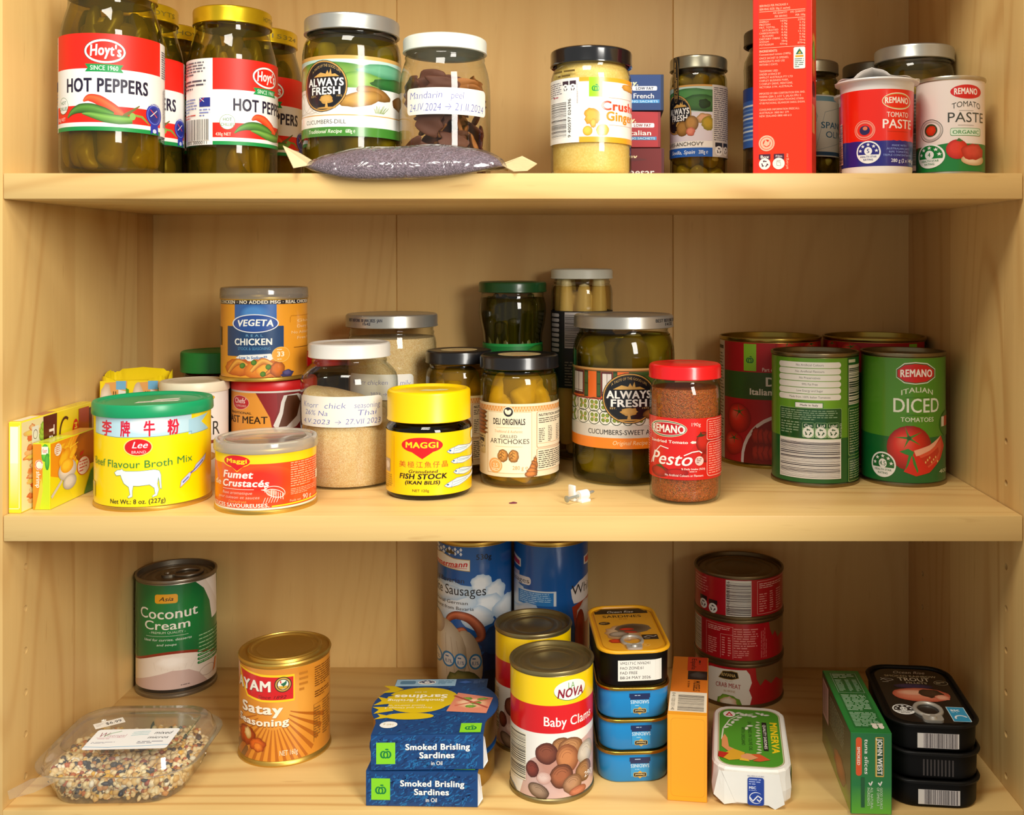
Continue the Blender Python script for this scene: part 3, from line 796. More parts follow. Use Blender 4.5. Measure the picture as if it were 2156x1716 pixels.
note(t, 37, 50.5, 21, -.80, .86, [('Mandarin', .03, .45, .60, .86), ('peel', .55, .72, .60, .86), ('24.IV.2024', .03, .43, .14, .42), ('→ 21.II.2024', .46, .97, .14, .42)])

# ---- bag of dark seeds lying on the shelf edge
t = thing('seed_bag', 'clear plastic bag of dark purple seeds lying along the shelf edge', 'bag', -130, 14.5, Z1)
def pillow(name, mat, a, d, h, lift=0.0, n=40, m=28, par=t):
    V, F = [], []
    for i in range(n + 1):
        u = -1 + 2 * i / n; e = max(0, 1 - abs(u) ** 3.2); k = e ** .62; dd = d * (.35 + .65 * k); 
        for j in range(m):
            q = 2 * pi * j / m; cy, cz = cos(q), sin(q)
            y = dd * math.copysign(abs(cy) ** .8, cy); z = (h * k + .15) * math.copysign(abs(cz) ** .75, cz)
            z += .5 * sin(9 * u + 3 * cy) * k * (cz > 0)
            z0 = h * (.45 + .55 * k) + .3 + 2.5 * u * k
            droop = -max(0, -y - 11) * .75
            V.append((u * a, y, max(z + z0, .25) + max(droop, -9) * k + lift))
    for i in range(n):
        for j in range(m): j2 = (j + 1) % m; F.append((i * m + j, i * m + j2, (i + 1) * m + j2, (i + 1) * m + j))
    F.append(tuple(range(m))[::-1]); F.append(tuple(n * m + j for j in range(m)))
    return meshobj(name, V, F, mat, par, 60)
sd = pillow('seeds', granular('dark_seeds', ['#3a2a34', '#6a5864', '#84707e', '#4c3a46', '#988894'], 1000, .9, .45), 72, 25.5, 9.6, .3); sd['kind'] = 'stuff'
pillow('plastic_film', thin('bag_film', (.93, .92, .93), (.75, .74, .76), 1.5, .10, '#cfc4cc', .07, .004), 75, 27, 10.4)
pillow_strip = Art(9, W=92); pillow_strip.r(0, 0, 1, 1, '#5fae3a'); pillow_strip.r(.0, 0, 1, .3, '#8fca5a'); pillow_strip.flat(t, (-52, 20, 17.4), (1, 0, .04), (0, .94, -.34), 'printed_strip', GLOSS)
pillow_strip = Art(7, W=34); pillow_strip.r(0, 0, 1, 1, '#e0b81e'); pillow_strip.flat(t, (41, 15, 17.6), (.95, 0, -.32), (0, .94, -.34), 'printed_strip', GLOSS)
CREAM = plain('crimped_seal', '#d9c596', .5, 0, .1, 200)
for sx, pts in ((-1, [(-71, -14, 6), (-71, 12, 9), (-84, 8, 17), (-90, -16, 20), (-80, -24, 3)]), (1, [(71, -12, 6), (70, 14, 10), (84, 20, 16), (96, 8, 9), (90, -14, 2), (80, -20, 1)])):
    V = [(x, y + 3, z) for x, y, z in pts] + [(x, y + 3, z + .5) for x, y, z in pts]; n = len(pts)
    meshobj('end_seal', V, [tuple(range(n))[::-1], tuple(range(n, 2 * n))] + [(k, (k + 1) % n, n + (k + 1) % n, n + k) for k in range(n)], CREAM, t, 0)

# ---- crushed ginger jar
X, Y = 7.4, 50
t = thing('ginger_jar', 'jar of pale yellow crushed ginger with a shiny black lid', 'jar', X, Y, Z1, facing(X, Y))
pr = [(31.6, 74), (31.2, 78), (30.0, 82), (28.6, 84.5)]
glass_jar(t, 31.6, 74, 28.6, 84.5, 94, granular('ginger_paste', ['#dfc066', '#d9b658', '#e4c874'], 900, .03, .45), 88, prof=pr, fillname='ginger_paste')
lid(t, 32, 86, 98.5, plain('black_lid', '#101216', .16, 0, .02, coat=.6), 'black glossy lid')
A = Art(49, R=31.6); A.r(-2.5, 0, 2.5, 1, '#f1efe9'); A.r(-.29, .935, 2.5, 1, '#f0a62a'); A.r(-.29, .0, 2.5, .085, '#f0a62a')
A.apple(-.055, .70, .27, 1, '#9be01e'); A.ln([(.42, .69), (.95, .69)], '#e08a6a', .25); A.ln([(.42, .27), (.95, .27)], '#e08a6a', .25)
A.t('Crushed', .23, 1.12, .50, .635, '#ee4a2a', 'h'); A.t('Ginger', .35, .97, .34, .475, '#e8921e', 'h')
A.g(-.16, .25, .22, .53, '#e9b04a', '#cc8a26', wob=.35); A.g(-.02, .22, .12, .36, '#eebc5a', '#c98a2a', wob=.2); A.g(-.2, .10, .03, .25, '#f0c04c', '#d79a26'); A.g(.12, .10, .42, .28, '#efc352', '#d79a26', wob=.08); A.e(.13, .10, .30, .24, '#f4d26a'); A.g(.72, .82, 1.0, .93, '#e2a644', '#c5842a', wob=.2)
A.r(-2.5, 0, -.29, 1, '#f1efe9'); A.f(D(-80), .72, D(-44), .95, 7, '#77707c'); A.recycle(-.68, .77, -.54, .955, '#3b2733'); A.recycle(-.51, .77, -.36, .955, '#3b2733')
A.b(-.96, .09, -.58, .66, True); A.t('9 400597 024396', -.55, -.48, .08, .68, '#222', 'r', rot=90); A.f(-.34, .6, -.31, .95, 2, '#8a8088', rot=90); A.f(-.9, .70, -.62, .735, 1, '#c43a5a')
A.wrap(t, 31.6, 25, mat=GLOSS)
a = Art(7, R=31.2); a.f(-.9, .5, .1, 1, 1, '#6a5420'); a.f(-.8, 0, -.2, .5, 1, '#6a5420'); a.wrap(t, 31.5, 74, 'stamped_code')

# ---- stack of dressing sachet boxes
def dressing_box(z, w, col, dark, brand, name2, label, tw, band='#3d8fd0', x=37):
    t = thing('dressing_box', label, 'box', x, 149, Z1 + z, tw, 'stack of dressing boxes')
    h = 30.4; box('carton', -w / 2, w / 2, -40, 40, 0, h, plain('card_' + name2, dark, .45), t, .5)
    A = Art(h - .8, W=w - .8); A.r(0, 0, 1, 1, col); A.r(0, 0, .02, 1, dark); A.r(.97, 0, 1, 1, dark)
    A.t(brand, .30, .68, .70, .84, '#f2e7b8', 'h', sh=.2)
    if name2 != 'Caesar':
        A.rr(.60, .555, .92, .68, '#e9edf2', .3); A.t('LOW FAT', .645, .875, .575, .655, dark, 'h'); A.t(name2, .61 if name2 == 'French' else .56, .885, .335, .47, WHT, 'b')
        A.r(.2, .20, .95, .295, band); A.t('DRESSING SACHETS', .42, .93, .215, .275, '#bfe0f5', 'b')
    else:
        A.e(.15, .64, .78, .74, '#5c1c20'); A.t(name2, .46, .88, .23, .43, WHT, 'b')
    A.flat(t, (-w / 2 + .4, -40, .4), (1, 0, 0), (0, 0, 1))
    return t
dressing_box(0, 66, '#6d1418', '#4c0d10', 'Colway.', 'Caesar', 'dark maroon box, lowest in the stack right behind the ginger jar', -1)
dressing_box(31, 64, '#a81f29', '#84131b', 'Colway.', 'Italian', 'bright red box, middle of the stack right behind the ginger jar', 1.5, '#3f86bc', 33.5)
dressing_box(62, 66, '#173c78', '#0f264c', 'Colway.', 'French', 'blue box, topmost of the stack right behind the ginger jar', -1.5)

# ---- anchovy-stuffed olive jar
X, Y = 103, 150
t = thing('olive_jar', 'small olive jar with a silver lid and a blue-banded dark label', 'jar', X, Y, Z1, facing(X, Y))
glass_jar(t, 25, 92, 22.6, 99, 108, BR_OLI, 97, fillname='brine')
pack_round(t, 'green_olive', 23, 3, 97, OLIVE, 7.6, 'ol1', 3)
lid(t, 25.2, 101.5, 113, plain('grey_steel_lid', '#8f8b78', .3, .8))
A = Art(62, R=25); A.r(-2.5, 0, 2.5, 1, '#ece9e2'); A.r(-2.5, .975, .47, 1, '#cf9a50')
A.r(-2.5, .62, .47, .975, '#b7cfc4'); A.g(-1.1, .74, .9, .95, '#4f8a4a', '#2d6434', wob=.2); A.g(-.6, .62, .8, .86, '#3d6f34', '#1f4722', wob=.2); A.g(.0, .66, .4, .80, '#24401e', '#142a12', wob=.25); A.r(-2.5, .22, .47, .62, '#d6cfd8')
A.g(-.1, .46, .46, .60, '#d6a07a', '#93782e', wob=.25); A.g(.1, .36, .55, .56, '#b89a2e', '#7d7420', wob=.2)
fresh_mark(A, -1.02, .32, -.24, .88)
A.g(-.75, .29, -.32, .50, '#a67a3c', '#6c4a1c'); A.g(-.46, .35, 0, .57, '#b48440', '#6c4a1c'); A.g(-.42, .29, -.12, .41, '#d8846a', '#b0503c', wob=.2)
A.t('OLIVES-ANCHOVY', -1.0, .17, .155, .205, '#2a2620', 'r'); A.r(-2.5, .0, .47, .125, '#1d5cb4'); A.t('Sevilla, Spain', -.9, -.12, .04, .09, '#e3ecf5', 'b', sh=.25); A.t('200g ℮', .0, .32, .04, .09, '#e3ecf5', 'b')
A.r(.47, 0, 2.5, 1, '#cfcac2'); A.f(.52, .22, 1.3, .97, 26, '#55505a'); A.recycle(.56, .02, .80, .20, '#26242a'); A.recycle(.83, .02, .97, .20, '#26242a')
A.wrap(t, 25, 25)
a = Art(40, R=25.6); a.r(-.84, 0, -.66, 1, '#1c1a16'); a.ring(-.83, .01, -.67, .99, '#c99a4e', .3); a.f(-.80, .1, -.70, .9, 2, '#c99a4e', rot=90); a.wrap(t, 25.6, 72, 'paper_seal')

# ---- dark sauce jar behind the red carton
X, Y = 174, 151
t = thing('sauce_jar', 'tall brown sauce jar with blue label hidden behind the red tomato carton', 'jar', X, Y, Z1, facing(X, Y))
pr = [(30.4, 96), (30.8, 104), (30, 111), (27, 117), (25.6, 120)]
glass_jar(t, 31, 88, 25.6, 120, 130, granular('brown_sauce', ['#3c2410', '#54341a', '#2e1a0a'], 300, .2, .35), 119, prof=pr, fillname='sauce')
lid(t, 30.6, 124, 137, plain('dark_brown_lid', '#2c211a', .35))
A = Art(52, R=31); A.r(-2.5, 0, 2.5, 1, '#2f5fae'); A.r(-2.5, .78, 2.5, 1, '#123a84')
for k in range(9): A.r(-2.5, .12 + k * .07, 2.5, .15 + k * .07, ('#9fb8d8', '#5d86c4', '#cfd9e2')[k % 3])
A.wrap(t, 31, 34)

# ---- red tomato paste carton
t = thing('tomato_carton', 'tall red carton with nutrition table, cut by the photo top', 'carton', 154.1, 25.4, Z1, -18.5)
w, d, h = 43.7, 30, 152
box('carton', -w / 2, w / 2, -d / 2, d / 2, 0, h, plain('red_card', '#e8280f', .4), t, .7)
A = Art(h - 1.4, W=w - 1.4); A.r(0, 0, 1, 1, '#f2330c'); A.r(0, 0, .085, 1, '#e8281c'); A.r(.92, 0, 1, 1, '#e8281c')
k = 128 / (h - 1.4)            # upper part of the face is out of the photo
F1 = '#ffb79a'
def yy(v): return (1 - v) * k   # v: 0 at the photo's top edge, 1 at the base
def row(s, x0, x1, v0, v1, w_='b'): A.t(s, x0, x1, yy(v1), yy(v0), F1, w_)
row('SERVINGS PER PACKAGE 4', .10, .60, .010, .022); row('SERVING SIZE: 50g (1 sachet)', .10, .64, .030, .042)
A.r(.10, yy(.052), .90, yy(.049), F1); row('AVE. QUANTITY', .34, .59, .057, .068); row('AVE. QUANTITY', .64, .90, .057, .068); row('PER SERVING', .37, .59, .077, .088); row('PER 100g', .73, .90, .077, .088)
A.r(.10, yy(.099), .90, yy(.096), F1)
for i, (n_, a_, b_) in enumerate((('ENERGY', '165kJ', '329kJ'), ('PROTEIN', '1.9g', '3.7g'), ('FAT, TOTAL', '0.3g', '0.5g'), (' - SATURATED', '0.1g', '0.2g'), ('CARBOHYDRATE', '6.6g', '13.1g'), (' - SUGARS', '4.8g', '9.6g'), ('DIETARY FIBRE', '1.4g', '2.9g'), ('SODIUM', '18mg', '36mg'), ('POTASSIUM', '435mg', '870mg'))):
    v = .105 + i * .0168; row(n_, .10, .10 + .028 * len(n_), v, v + .0105); row(a_, .59 - .026 * len(a_), .59, v, v + .0105); row(b_, .90 - .026 * len(b_), .90, v, v + .0105)
A.r(.10, yy(.265), .90, yy(.262), F1); row('INGREDIENTS:', .10, .42, .276, .289, 'h'); row('Concentrated tomato (100%).', .10, .66, .296, .308)
for i, s_ in enumerate(('ONCE SACHET IS OPENED,', 'REFRIGERATE AND USE', 'WITHIN 3 DAYS.', '', 'TRADEMARK USED', 'UNDER LICENCE BY', 'SIMPLOT AUSTRALIA PTY LTD', 'CHIFLEY BUSINESS PARK,', '2 CHIFLEY DRIVE, MENTONE,', 'VICTORIA 3194. AUSTRALIA.', '', 'IMPORTED BY GBA CORPORATION SDN. BHD.', 'WISMA GBA 2, LOT 5, JALAN PPU 3', 'TAMAN PERINDUSTRIAN PUCHONG UTAMA', '47100 PUCHONG, SELANGOR DARUL EHSAN.', '', 'CONSUMER INFORMATION FREECALL:', 'AUSTRALIA 1800 061 279', 'NEW ZEALAND 0800 448 613')):
    if s_: v = .318 + i * .0188 - .008 * s_.count('~'); row(s_, .10, min(.90, .10 + .0235 * len(s_)), v, v + .0115)
A.rr(.70, yy(.395), .90, yy(.27), '#eef2ea', .12); A.p([(.735, yy(.312)), (.865, yy(.312)), (.80, yy(.277))], '#2c6a4a'); A.p([(.77, yy(.308)), (.83, yy(.308)), (.81, yy(.292))], '#d8b23a'); A.r(.73, yy(.329), .87, yy(.317), '#e6a52a'); A.f(.72, yy(.39), .88, yy(.334), 5, '#5a6a5a')
A.e(.09, yy(.868), .37, yy(.775), F1); A.e(.115, yy(.859), .345, yy(.784), '#f2330c'); A.ring(.125, yy(.856), .335, yy(.787), F1, 1.6); A.p([(.17, yy(.83)), (.21, yy(.80)), (.25, yy(.815)), (.29, yy(.80)), (.28, yy(.83)), (.23, yy(.84))], F1)
A.recycle(.095, yy(.975), .295, yy(.885), '#4a2038', '#f4f2ea', 'Box'); A.r(.355, yy(.918), .535, yy(.885), '#4a2038'); A.t('Film', .385, .505, yy(.905), yy(.892), '#d8cfd6', 'b'); A.e(.335, yy(.975), .545, yy(.908), '#f4f2ea')
A.ring(.395, yy(.962), .485, yy(.925), '#8a8a84', .4, n=4, rot=45); A.r(.405, yy(.928), .475, yy(.924), '#8a8a84'); A.t('arl.org.au', .565, .605, yy(.975), yy(.885), F1, 'b', rot=90)
A.flat(t, (-w / 2 + .7, -d / 2, .7), (1, 0, 0), (0, 0, 1), 'printed_front', GLOSS)
A = Art(h - 1.4, W=d - 1.4); A.r(0, 0, 1, 1, '#e8301a'); A.g(0, .62, .8, .70, '#ffb050', '#ee7a2a'); A.g(.05, .54, .7, .66, '#9ecf4a', '#4f8a28', wob=.2); A.g(0, .48, .7, .57, '#ff9a40', '#ee6a2a'); A.g(0, .38, .7, .46, '#7a2030', '#4a1420'); A.r(0, .2, .6, .34, '#f6b06a')
A.flat(t, (w / 2, -d / 2 + .7, .7), (0, 1, 0), (0, 0, 1), 'printed_side', GLOSS)

# ---- Spanish olive jar, dark-lidded jar, big olive jar at the back
X, Y = 211, 200
t = thing('olive_jar', 'cream-labelled olive jar with grey lid, right behind the red carton', 'jar', X, Y, Z1, facing(X, Y))
glass_jar(t, 27.6, 94, 24.6, 104, 114, BR_OLI, 102, fillname='brine')
pack_round(t, 'green_olive', 26, 3, 101, OLIVE, 8.4, 'ol1', 5)
lid(t, 27.4, 107, 118.5, plain('grey_steel_lid', '#8f8b78', .3, .8))
A = Art(56, R=27.6); A.r(-2.5, 0, 2.5, 1, '#d9cfba'); A.r(-2.5, .90, 2.5, .98, '#6f95a0'); A.r(-2.5, .02, 2.5, .08, '#33506a'); A.ring(-.1, .16, 1.6, .82, '#6f7f80', .4, 4, rot=45)
A.t('SPANISH', .40, 1.25, .46, .56, '#1f5a74', 'b'); A.t('OLIVES', .55, 1.2, .31, .41, '#1f5a74', 'r'); A.g(-.2, .5, .3, .8, '#b9c0b0', '#a8b0a0', wob=.2)
A.wrap(t, 27.6, 30)
X, Y = 275, 216
t = thing('olive_jar', 'dark-lidded jar in the right back corner, only its lid edge showing', 'jar', X, Y, Z1, facing(X, Y))
glass_jar(t, 27, 94, 24.4, 104, 115, BR_OLI, 102, fillname='brine')
pack_round(t, 'green_olive', 25.4, 3, 101, OLIVE, 8.2, 'ol1', 6)
lid(t, 27.2, 107, 120, plain('dark_steel_lid', '#5c5648', .35, .6))
X, Y = 290.6, 142
t = thing('olive_jar', 'wide jar of whole green olives with a broad silver lid, back right', 'jar', X, Y, Z1, facing(X, Y))
glass_jar(t, 33.4, 93, 30.4, 105, 115, BR_OLI, 102, fillname='brine')
pack_round(t, 'green_olive', 31.6, 3, 101, OLIVE, 9.6, 'ol1', 7)
lid(t, 33.6, 107.5, 119.5, SILVERLID); core(t, 16, 3, 100, OLIVE)
A = Art(66, R=33.4); A.r(-2.5, 0, 2.5, 1, '#2a2220'); A.g(-.6, .5, .4, .9, '#4a3a2a', '#2a2220', wob=.2); A.b(-.35, .08, .25, .5, True, '#8d8a80', '#2a2626'); A.f(-.35, .55, .3, .95, 9, '#6a6258'); A.r(-.4, .02, .3, .08, '#c9a8a0')
A.wrap(t, 33.4, 10)

# ---- twin cup pack of tomato paste
FOIL = plain('white_foil', '#f8f4f0', .5)
def paste_cup(X, Y, label, tw, tab):
    t = thing('paste_cup', label, 'cup', X, Y, Z1, facing(X, Y, tw), 'twin pack of tomato paste cups')
    lathe('cup', [(0, 2), (20, 1.6), (24, 0), (25.3, .6), (26, 3), (27.2, 68), (27.6, 69.5), (31, 70), (31.3, 70.6), (31, 71.4), (26, 71.6), (25, 69), (0, 60)], plain('white_cup', '#efece8', .35), t, 72)
    V, F = [], []; n = 72                                           # peelable foil lid with its crumpled tab
    for k in range(n):
        a = 2 * pi * k / n; z = 72.0 + .5 * sin(5 * a) + (.6 * sin(11 * a + 1)); r = 31.4
        g_ = max(0, 1 - abs(((math.degrees(a) - 200 + 180) % 360) - 180) / 26); r += 6 * g_ * tab; z -= 5 * g_ * tab
        h_ = max(0, 1 - abs(((math.degrees(a) - 345 + 180) % 360) - 180) / 24)
        V.append((r * sin(a) * (1 - .1 * h_ * tab), -r * cos(a) * (1 - .1 * h_ * tab), z + 8 * h_ ** .7 * tab))
    c = len(V)
    V += [(x * .86, y * .86, 72.4 + .8 * (z - 72)) for x, y, z in V[:n]]; V.append((0, 0, 72.2))
    for k in range(n): k2 = (k + 1) % n; F += [(k, k2, n + k2, n + k), (n + k, n + k2, 2 * n)]
    o = meshobj('foil_lid', V, F, FOIL, t, 40); md = o.modifiers.new('thick', 'SOLIDIFY'); md.thickness = .0003
    A = Art(57, R=26.7); A.r(-2.5, 0, 2.5, 1, '#ee210a'); P = [(-2.5 + 5 * i / 60, .325 + .012 * rnd.random()) for i in range(61)]
    A.p([(-2.5, 0), (2.5, 0)] + P[::-1], '#20207e')
    A.e(.0, .735, .82, .955, '#f3ead0'); A.e(.015, .745, .805, .945, '#c9a24a'); A.e(.03, .755, .79, .935, '#ee210a'); A.t('REMANO', .07, .745, .81, .885, '#fbf3e2', 'h', arc=.15)
    A.t('TOMATO', .13, .75, .635, .70, '#fbe9dc', 'b'); A.t('PASTE', -.0, .855, .49, .605, '#fdf3ea', 'b'); A.ln([(.15, .45), (.75, .45)], '#c01a08', .3)
    A.ring(-.70, .345, -.18, .60, '#f8a890', .5); A.ring(-.67, .365, -.21, .58, '#f08a72', 1.2); A.e(-.58, .41, -.32, .53, '#241a50'); A.e(-.50, .47, -.38, .52, '#e07a50')
    A.stars(-.66, .035, -.03, .33, '5', '#20207e'); cl = '#8fa2e0'
    for i, (s_, a_, b_) in enumerate((('MADE WITH', .27, .70), ('AUSTRALIAN JUICY', .13, .80), ('RIPE TOMATOES.', .19, .78), ('TRIPLE CONCENTRATED', .03, .86))): A.t(s_, a_, b_, .255 - i * .042, .28 - i * .042, cl, 'b')
    A.t('280 g (2 x 140 g)', .25, .92, .05, .095, '#eceef8', 'b'); A.b(-1.55, .05, -.97, .6, True, '#e8b0a0')
    A.wrap(t, 25.9, 6, R1=26.95, mat=GLOSS, base=.2)
paste_cup(226.2, 33, 'white tomato paste cup in front, red and blue wrap and crumpled foil lid', 8, 1)
paste_cup(241, 95.5, 'second tomato paste cup, mostly hidden behind the front cup', 30, .5)

# ---- organic tomato paste can
X, Y = 286.9, 45
t = thing('tomato_paste_can', 'small white and green can of organic tomato paste at the shelf right', 'can', X, Y, Z1, facing(X, Y))
can(t, 25.2, 75.5, TIN)
A = Art(69, R=25.2); A.r(-2.5, 0, 2.5, 1, '#f0e3da'); A.p([(-2.5, 0), (2.5, 0), (2.5, .30), (.5, .30), (0, .31), (-.5, .285), (-2.5, .28)], '#177f36')
A.rr(.03, .805, .83, .93, '#d81f22', .6); A.e(.0, .79, .86, .945, '#d81f22'); A.t('REMANO', .10, .76, .835, .90, '#fdf3ea', 'h', arc=.12)
A.t('TOMATO', .04, .84, .675, .735, '#474a44', 'r', arc=.5); A.t('PASTE', -.10, .92, .535, .64, '#3d423c', 'r'); A.ln([(.25, .66), (.65, .66)], '#8a8a80', .25); A.ln([(.22, .50), (.66, .50)], '#8a8a80', .25)
A.rr(0, .385, .84, .47, '#4f9a58', .25); A.rr(.012, .39, .828, .465, '#dff0d8', .25); A.t('ORGANIC', .06, .80, .405, .445, '#2f8a42', 'b')
A.ring(-.84, .33, -.2, .58, '#4a4a44', .4); A.ring(-.80, .345, -.24, .565, '#bdb4aa', 1.2); A.e(-.72, .39, -.36, .53, '#2e4a2a'); A.g(-.68, .40, -.40, .51, '#e2401e', '#c02a14', wob=.2)
A.g(-.12, .13, .50, .345, '#e03a24', '#b8180e'); A.p([(.16, .33), (.24, .36), (.30, .345), (.36, .33), (.28, .32)], '#3f6a2a')
A.g(.30, .06, .92, .19, '#efd8b4', '#c9a070'); A.g(.31, .12, .91, .30, '#d84a3a', '#b02418', wob=.2)
A.stars(-.90, .04, -.14, .31, '4', '#177f36')
A.wrap(t, 25.2, 3.4, mat=GLOSS)

# ================================================================== LOWER SHELF
YEL = '#ffe100'
def tub_lid(t, r, z0, z1, mat, label, ridge=1.0, name='lid'):
    """press-on plastic lid with a raised rim"""
    return lathe(name, [(r - 2, z0), (r, z0), (r + .3, z0 + 1), (r, z1 - 1.6), (r - .8, z1 - .2), (r - 2, z1), (r - 3.4, z1 - .4), (r - 4.4, z1 - 1.6 * ridge), (r - 7, z1 - 1.9 * ridge),
                 (r - 7.8, z1 - 1.2 * ridge), (r - 8.8, z1 - 1.2 * ridge), (r - 9.8, z1 - 1.9 * ridge), (0, z1 - 1.9 * ridge)], mat, t, 96, label=label)

# ---- two thin bouillon boxes standing against the left side
t = thing('stock_box', 'thin yellow stock tablet box pressed against the left cupboard side', 'box', -420, 60, Z2)
box('carton', -4.6, 4.6, -54, 55, 0, 68, plain('yellow_card', '#f6df3a', .4), t, .8)
A = Art(66, W=107); A.r(0, 0, 1, 1, '#fbe41c'); A.p([(0, 0), (.26, 0), (.30, 1), (0, 1)], '#f7e9b4')
for i in range(16): A.g(.02 + .015 * rnd.random() * 8, .05 + .055 * i, .14 + .12 * rnd.random(), .13 + .055 * i, ('#f7c98a', '#ef8a4a', '#fbe6b0', '#e9603a', '#f2d86a')[i % 5], ('#efb56a', '#d9602a')[i % 2], wob=.4)
A.r(.13, .74, .22, .92, '#eeeee6'); A.ring(.145, .77, .205, .88, '#5a2a2a', .5)
for i in range(9): A.g(.22 + .012 * (i % 3), .40 + .055 * i, .31, .50 + .055 * i, '#a8cf4a', '#7aa82e', wob=.4)
A.p([(.29, .0), (.45, .0), (.47, 1), (.28, 1)], '#5e1c14'); A.t('Tablets', .36, .43, .28, .87, '#fff6ee', 'h', rot=-90)
A.ring(.50, .50, .68, .93, '#4a1c12', 2.2, a0=60, a1=330); A.e(.69, .42, .80, .86, '#e0161a'); A.t('MAGGI', .725, .765, .46, .82, '#ffe23a', 'h', rot=-90)
A.p([(.79, 0), (.95, 0), (.95, .97), (.79, .97)], '#b2401c'); A.r(.95, 0, 1, .95, '#5a1a12')
A.flat(t, (4.6, -53, 1), (0, 1, 0), (0, 0, 1), 'printed_side', GLOSS)
A = Art(66, W=8); A.r(0, 0, 1, 1, '#fbe22a'); A.r(.1, .55, .85, .96, '#f3efe0'); A.r(.1, .06, .85, .55, ['#fbe22a', '#f6ecc0']); A.ln([(.04, .04), (.94, .04), (.94, .97)], '#fdf6d8', .5)
A.flat(t, (-4, -54, 1), (1, 0, 0), (0, 0, 1), 'printed_end', GLOSS)
A = Art(107, W=8); A.r(0, 0, 1, 1, '#fae01e'); A.r(.1, .02, .95, .25, '#f5eedc'); A.r(0, .28, 1, .47, '#a8604a'); A.f(.3, .7, .8, .95, 3, '#b8a050', rot=90)
A.flat(t, (-4, -53, 68), (1, 0, 0), (0, 1, 0), 'printed_top', GLOSS)

t = thing('stock_box', 'lime and orange shrimp stock cube box beside the yellow tablet box', 'box', -406, 52, Z2)
box('carton', -6.6, 6.6, -35, 36, 0, 50, plain('lime_card', '#dbe21e', .4), t, .6)
A = Art(49, W=12.4); A.r(0, 0, 1, 1, '#c6dc1c'); A.p([(0, 0), (.35, 0), (.55, .25), (.58, .6), (.5, 1), (0, 1)], '#f58a1c'); A.p([(.12, 0), (.4, 0), (.60, .3), (.5, .5), (.3, .2)], '#f6c83a')
A.g(.5, .72, 1, 1, '#6cc63a', '#3c9a2a', wob=.2); A.r(.52, .84, .92, .96, '#f6ead8'); A.t('Knorr', .58, .86, .865, .93, '#d8401e', 'b'); A.g(.72, .60, 1.0, .86, '#58b034', '#2f8a2a')
A.g(.12, .60, .62, .76, '#fbe6d4', '#f7d2bc', wob=.15); A.ring(.14, .61, .60, .75, '#e8602a', .6, a0=20, a1=300); A.t('shrimp', .20, .46, .33, .585, '#fdf2e2', 'b', rot=-90, sh=.1)
A.flat(t, (-6.2, -35, .5), (1, 0, 0), (0, 0, 1), 'printed_end', GLOSS)
A = Art(49, W=70); A.r(0, 0, 1, 1, '#f4e614'); A.p([(0, 0), (.5, 0), (.3, .35), (0, .5)], '#ece21a'); A.p([(0, .5), (.2, .42), (.5, .52), (.7, .8), (.75, 1), (0, 1)], '#ee9a1a'); A.g(.5, .45, 1.4, 1.1, '#c8741c', '#8a4a12')
for i in range(26): A.g(.12 + rnd.random() * .4, .55 + rnd.random() * .35, .2 + rnd.random() * .42, .66 + rnd.random() * .3, '#f7c828', '#e8961a', rot=rnd.random() * 90, wob=.4) if rnd.random() < .5 else A.ln([(.15 + rnd.random() * .4, .58 + rnd.random() * .3), (.3 + rnd.random() * .3, .6 + rnd.random() * .32)], '#fadc3a', .7)
A.e(.07, .78, .22, .97, '#f2f0ea'); A.f(.09, .80, .20, .95, 5, '#c8783a'); A.g(.15, .34, .55, .66, '#f0ece4', '#b8b4ac'); A.g(.20, .46, .48, .68, '#ffd63a', '#eda41a'); A.ln([(.22, .36), (.02, .18)], '#d4d0c8', 2.6); A.g(.25, .18, .55, .42, '#e8e6e0', '#a8a49c')
A.e(.56, .32, .86, .62, '#d6372a'); A.e(.575, .33, .845, .61, '#f2e6d8'); A.f(.61, .37, .81, .57, 4, '#cc5a4a'); A.p([(.62, .64), (.70, .66), (.72, .72), (.64, .70)], '#c62a1e'); A.p([(.72, 0), (1, 0), (1, .42), (.88, .34)], '#3f8a2e')
A.flat(t, (6.6, -34.5, .5), (0, 1, 0), (0, 0, 1), 'printed_side', GLOSS)
A = Art(70, W=12.4); A.r(0, 0, 1, 1, '#d7e02a'); A.r(0, .5, 1, 1, '#d8a02a'); A.r(.2, .1, .8, .4, '#e6e86a'); A.flat(t, (-6.2, -34.5, 50), (1, 0, 0), (0, 1, 0), 'printed_top', GLOSS)

# ---- opened yellow multipack of sachets
t = thing('sachet_pack', 'opened yellow sachet pack with a torn top, deep in the left corner', 'packet', -392, 150, Z2, 4)
V, F = [], []; n = 44
for k in range(n):
    a = 2 * pi * k / n; c, s_ = cos(a), sin(a)
    x = 28 * math.copysign(abs(c) ** .35, c); y = 16 * math.copysign(abs(s_) ** .5, s_)
    top = 87 + 2.5 * s_ + 1.6 * sin(5 * a) + .9 * (k % 2) + (-5 if abs(c) > .93 and s_ < 0 else 0)
    V += [(x * .96, y, 0), (x, y * 1.05, 45), (x, y * .9, top)]
for k in range(n): k2 = (k + 1) % n; F += [(3 * k, 3 * k2, 3 * k2 + 1, 3 * k + 1), (3 * k + 1, 3 * k2 + 1, 3 * k2 + 2, 3 * k + 2)]
F.append(tuple(3 * k for k in range(n))[::-1])
o = meshobj('wrapper', V, F, plain('yellow_foil', '#f0d416', .3, 0, .08, 40, coat=.4), t, 50); o.modifiers.new('thick', 'SOLIDIFY').thickness = .0005
A = Art(74, W=52); A.r(0, 0, 1, 1, '#f3da14')
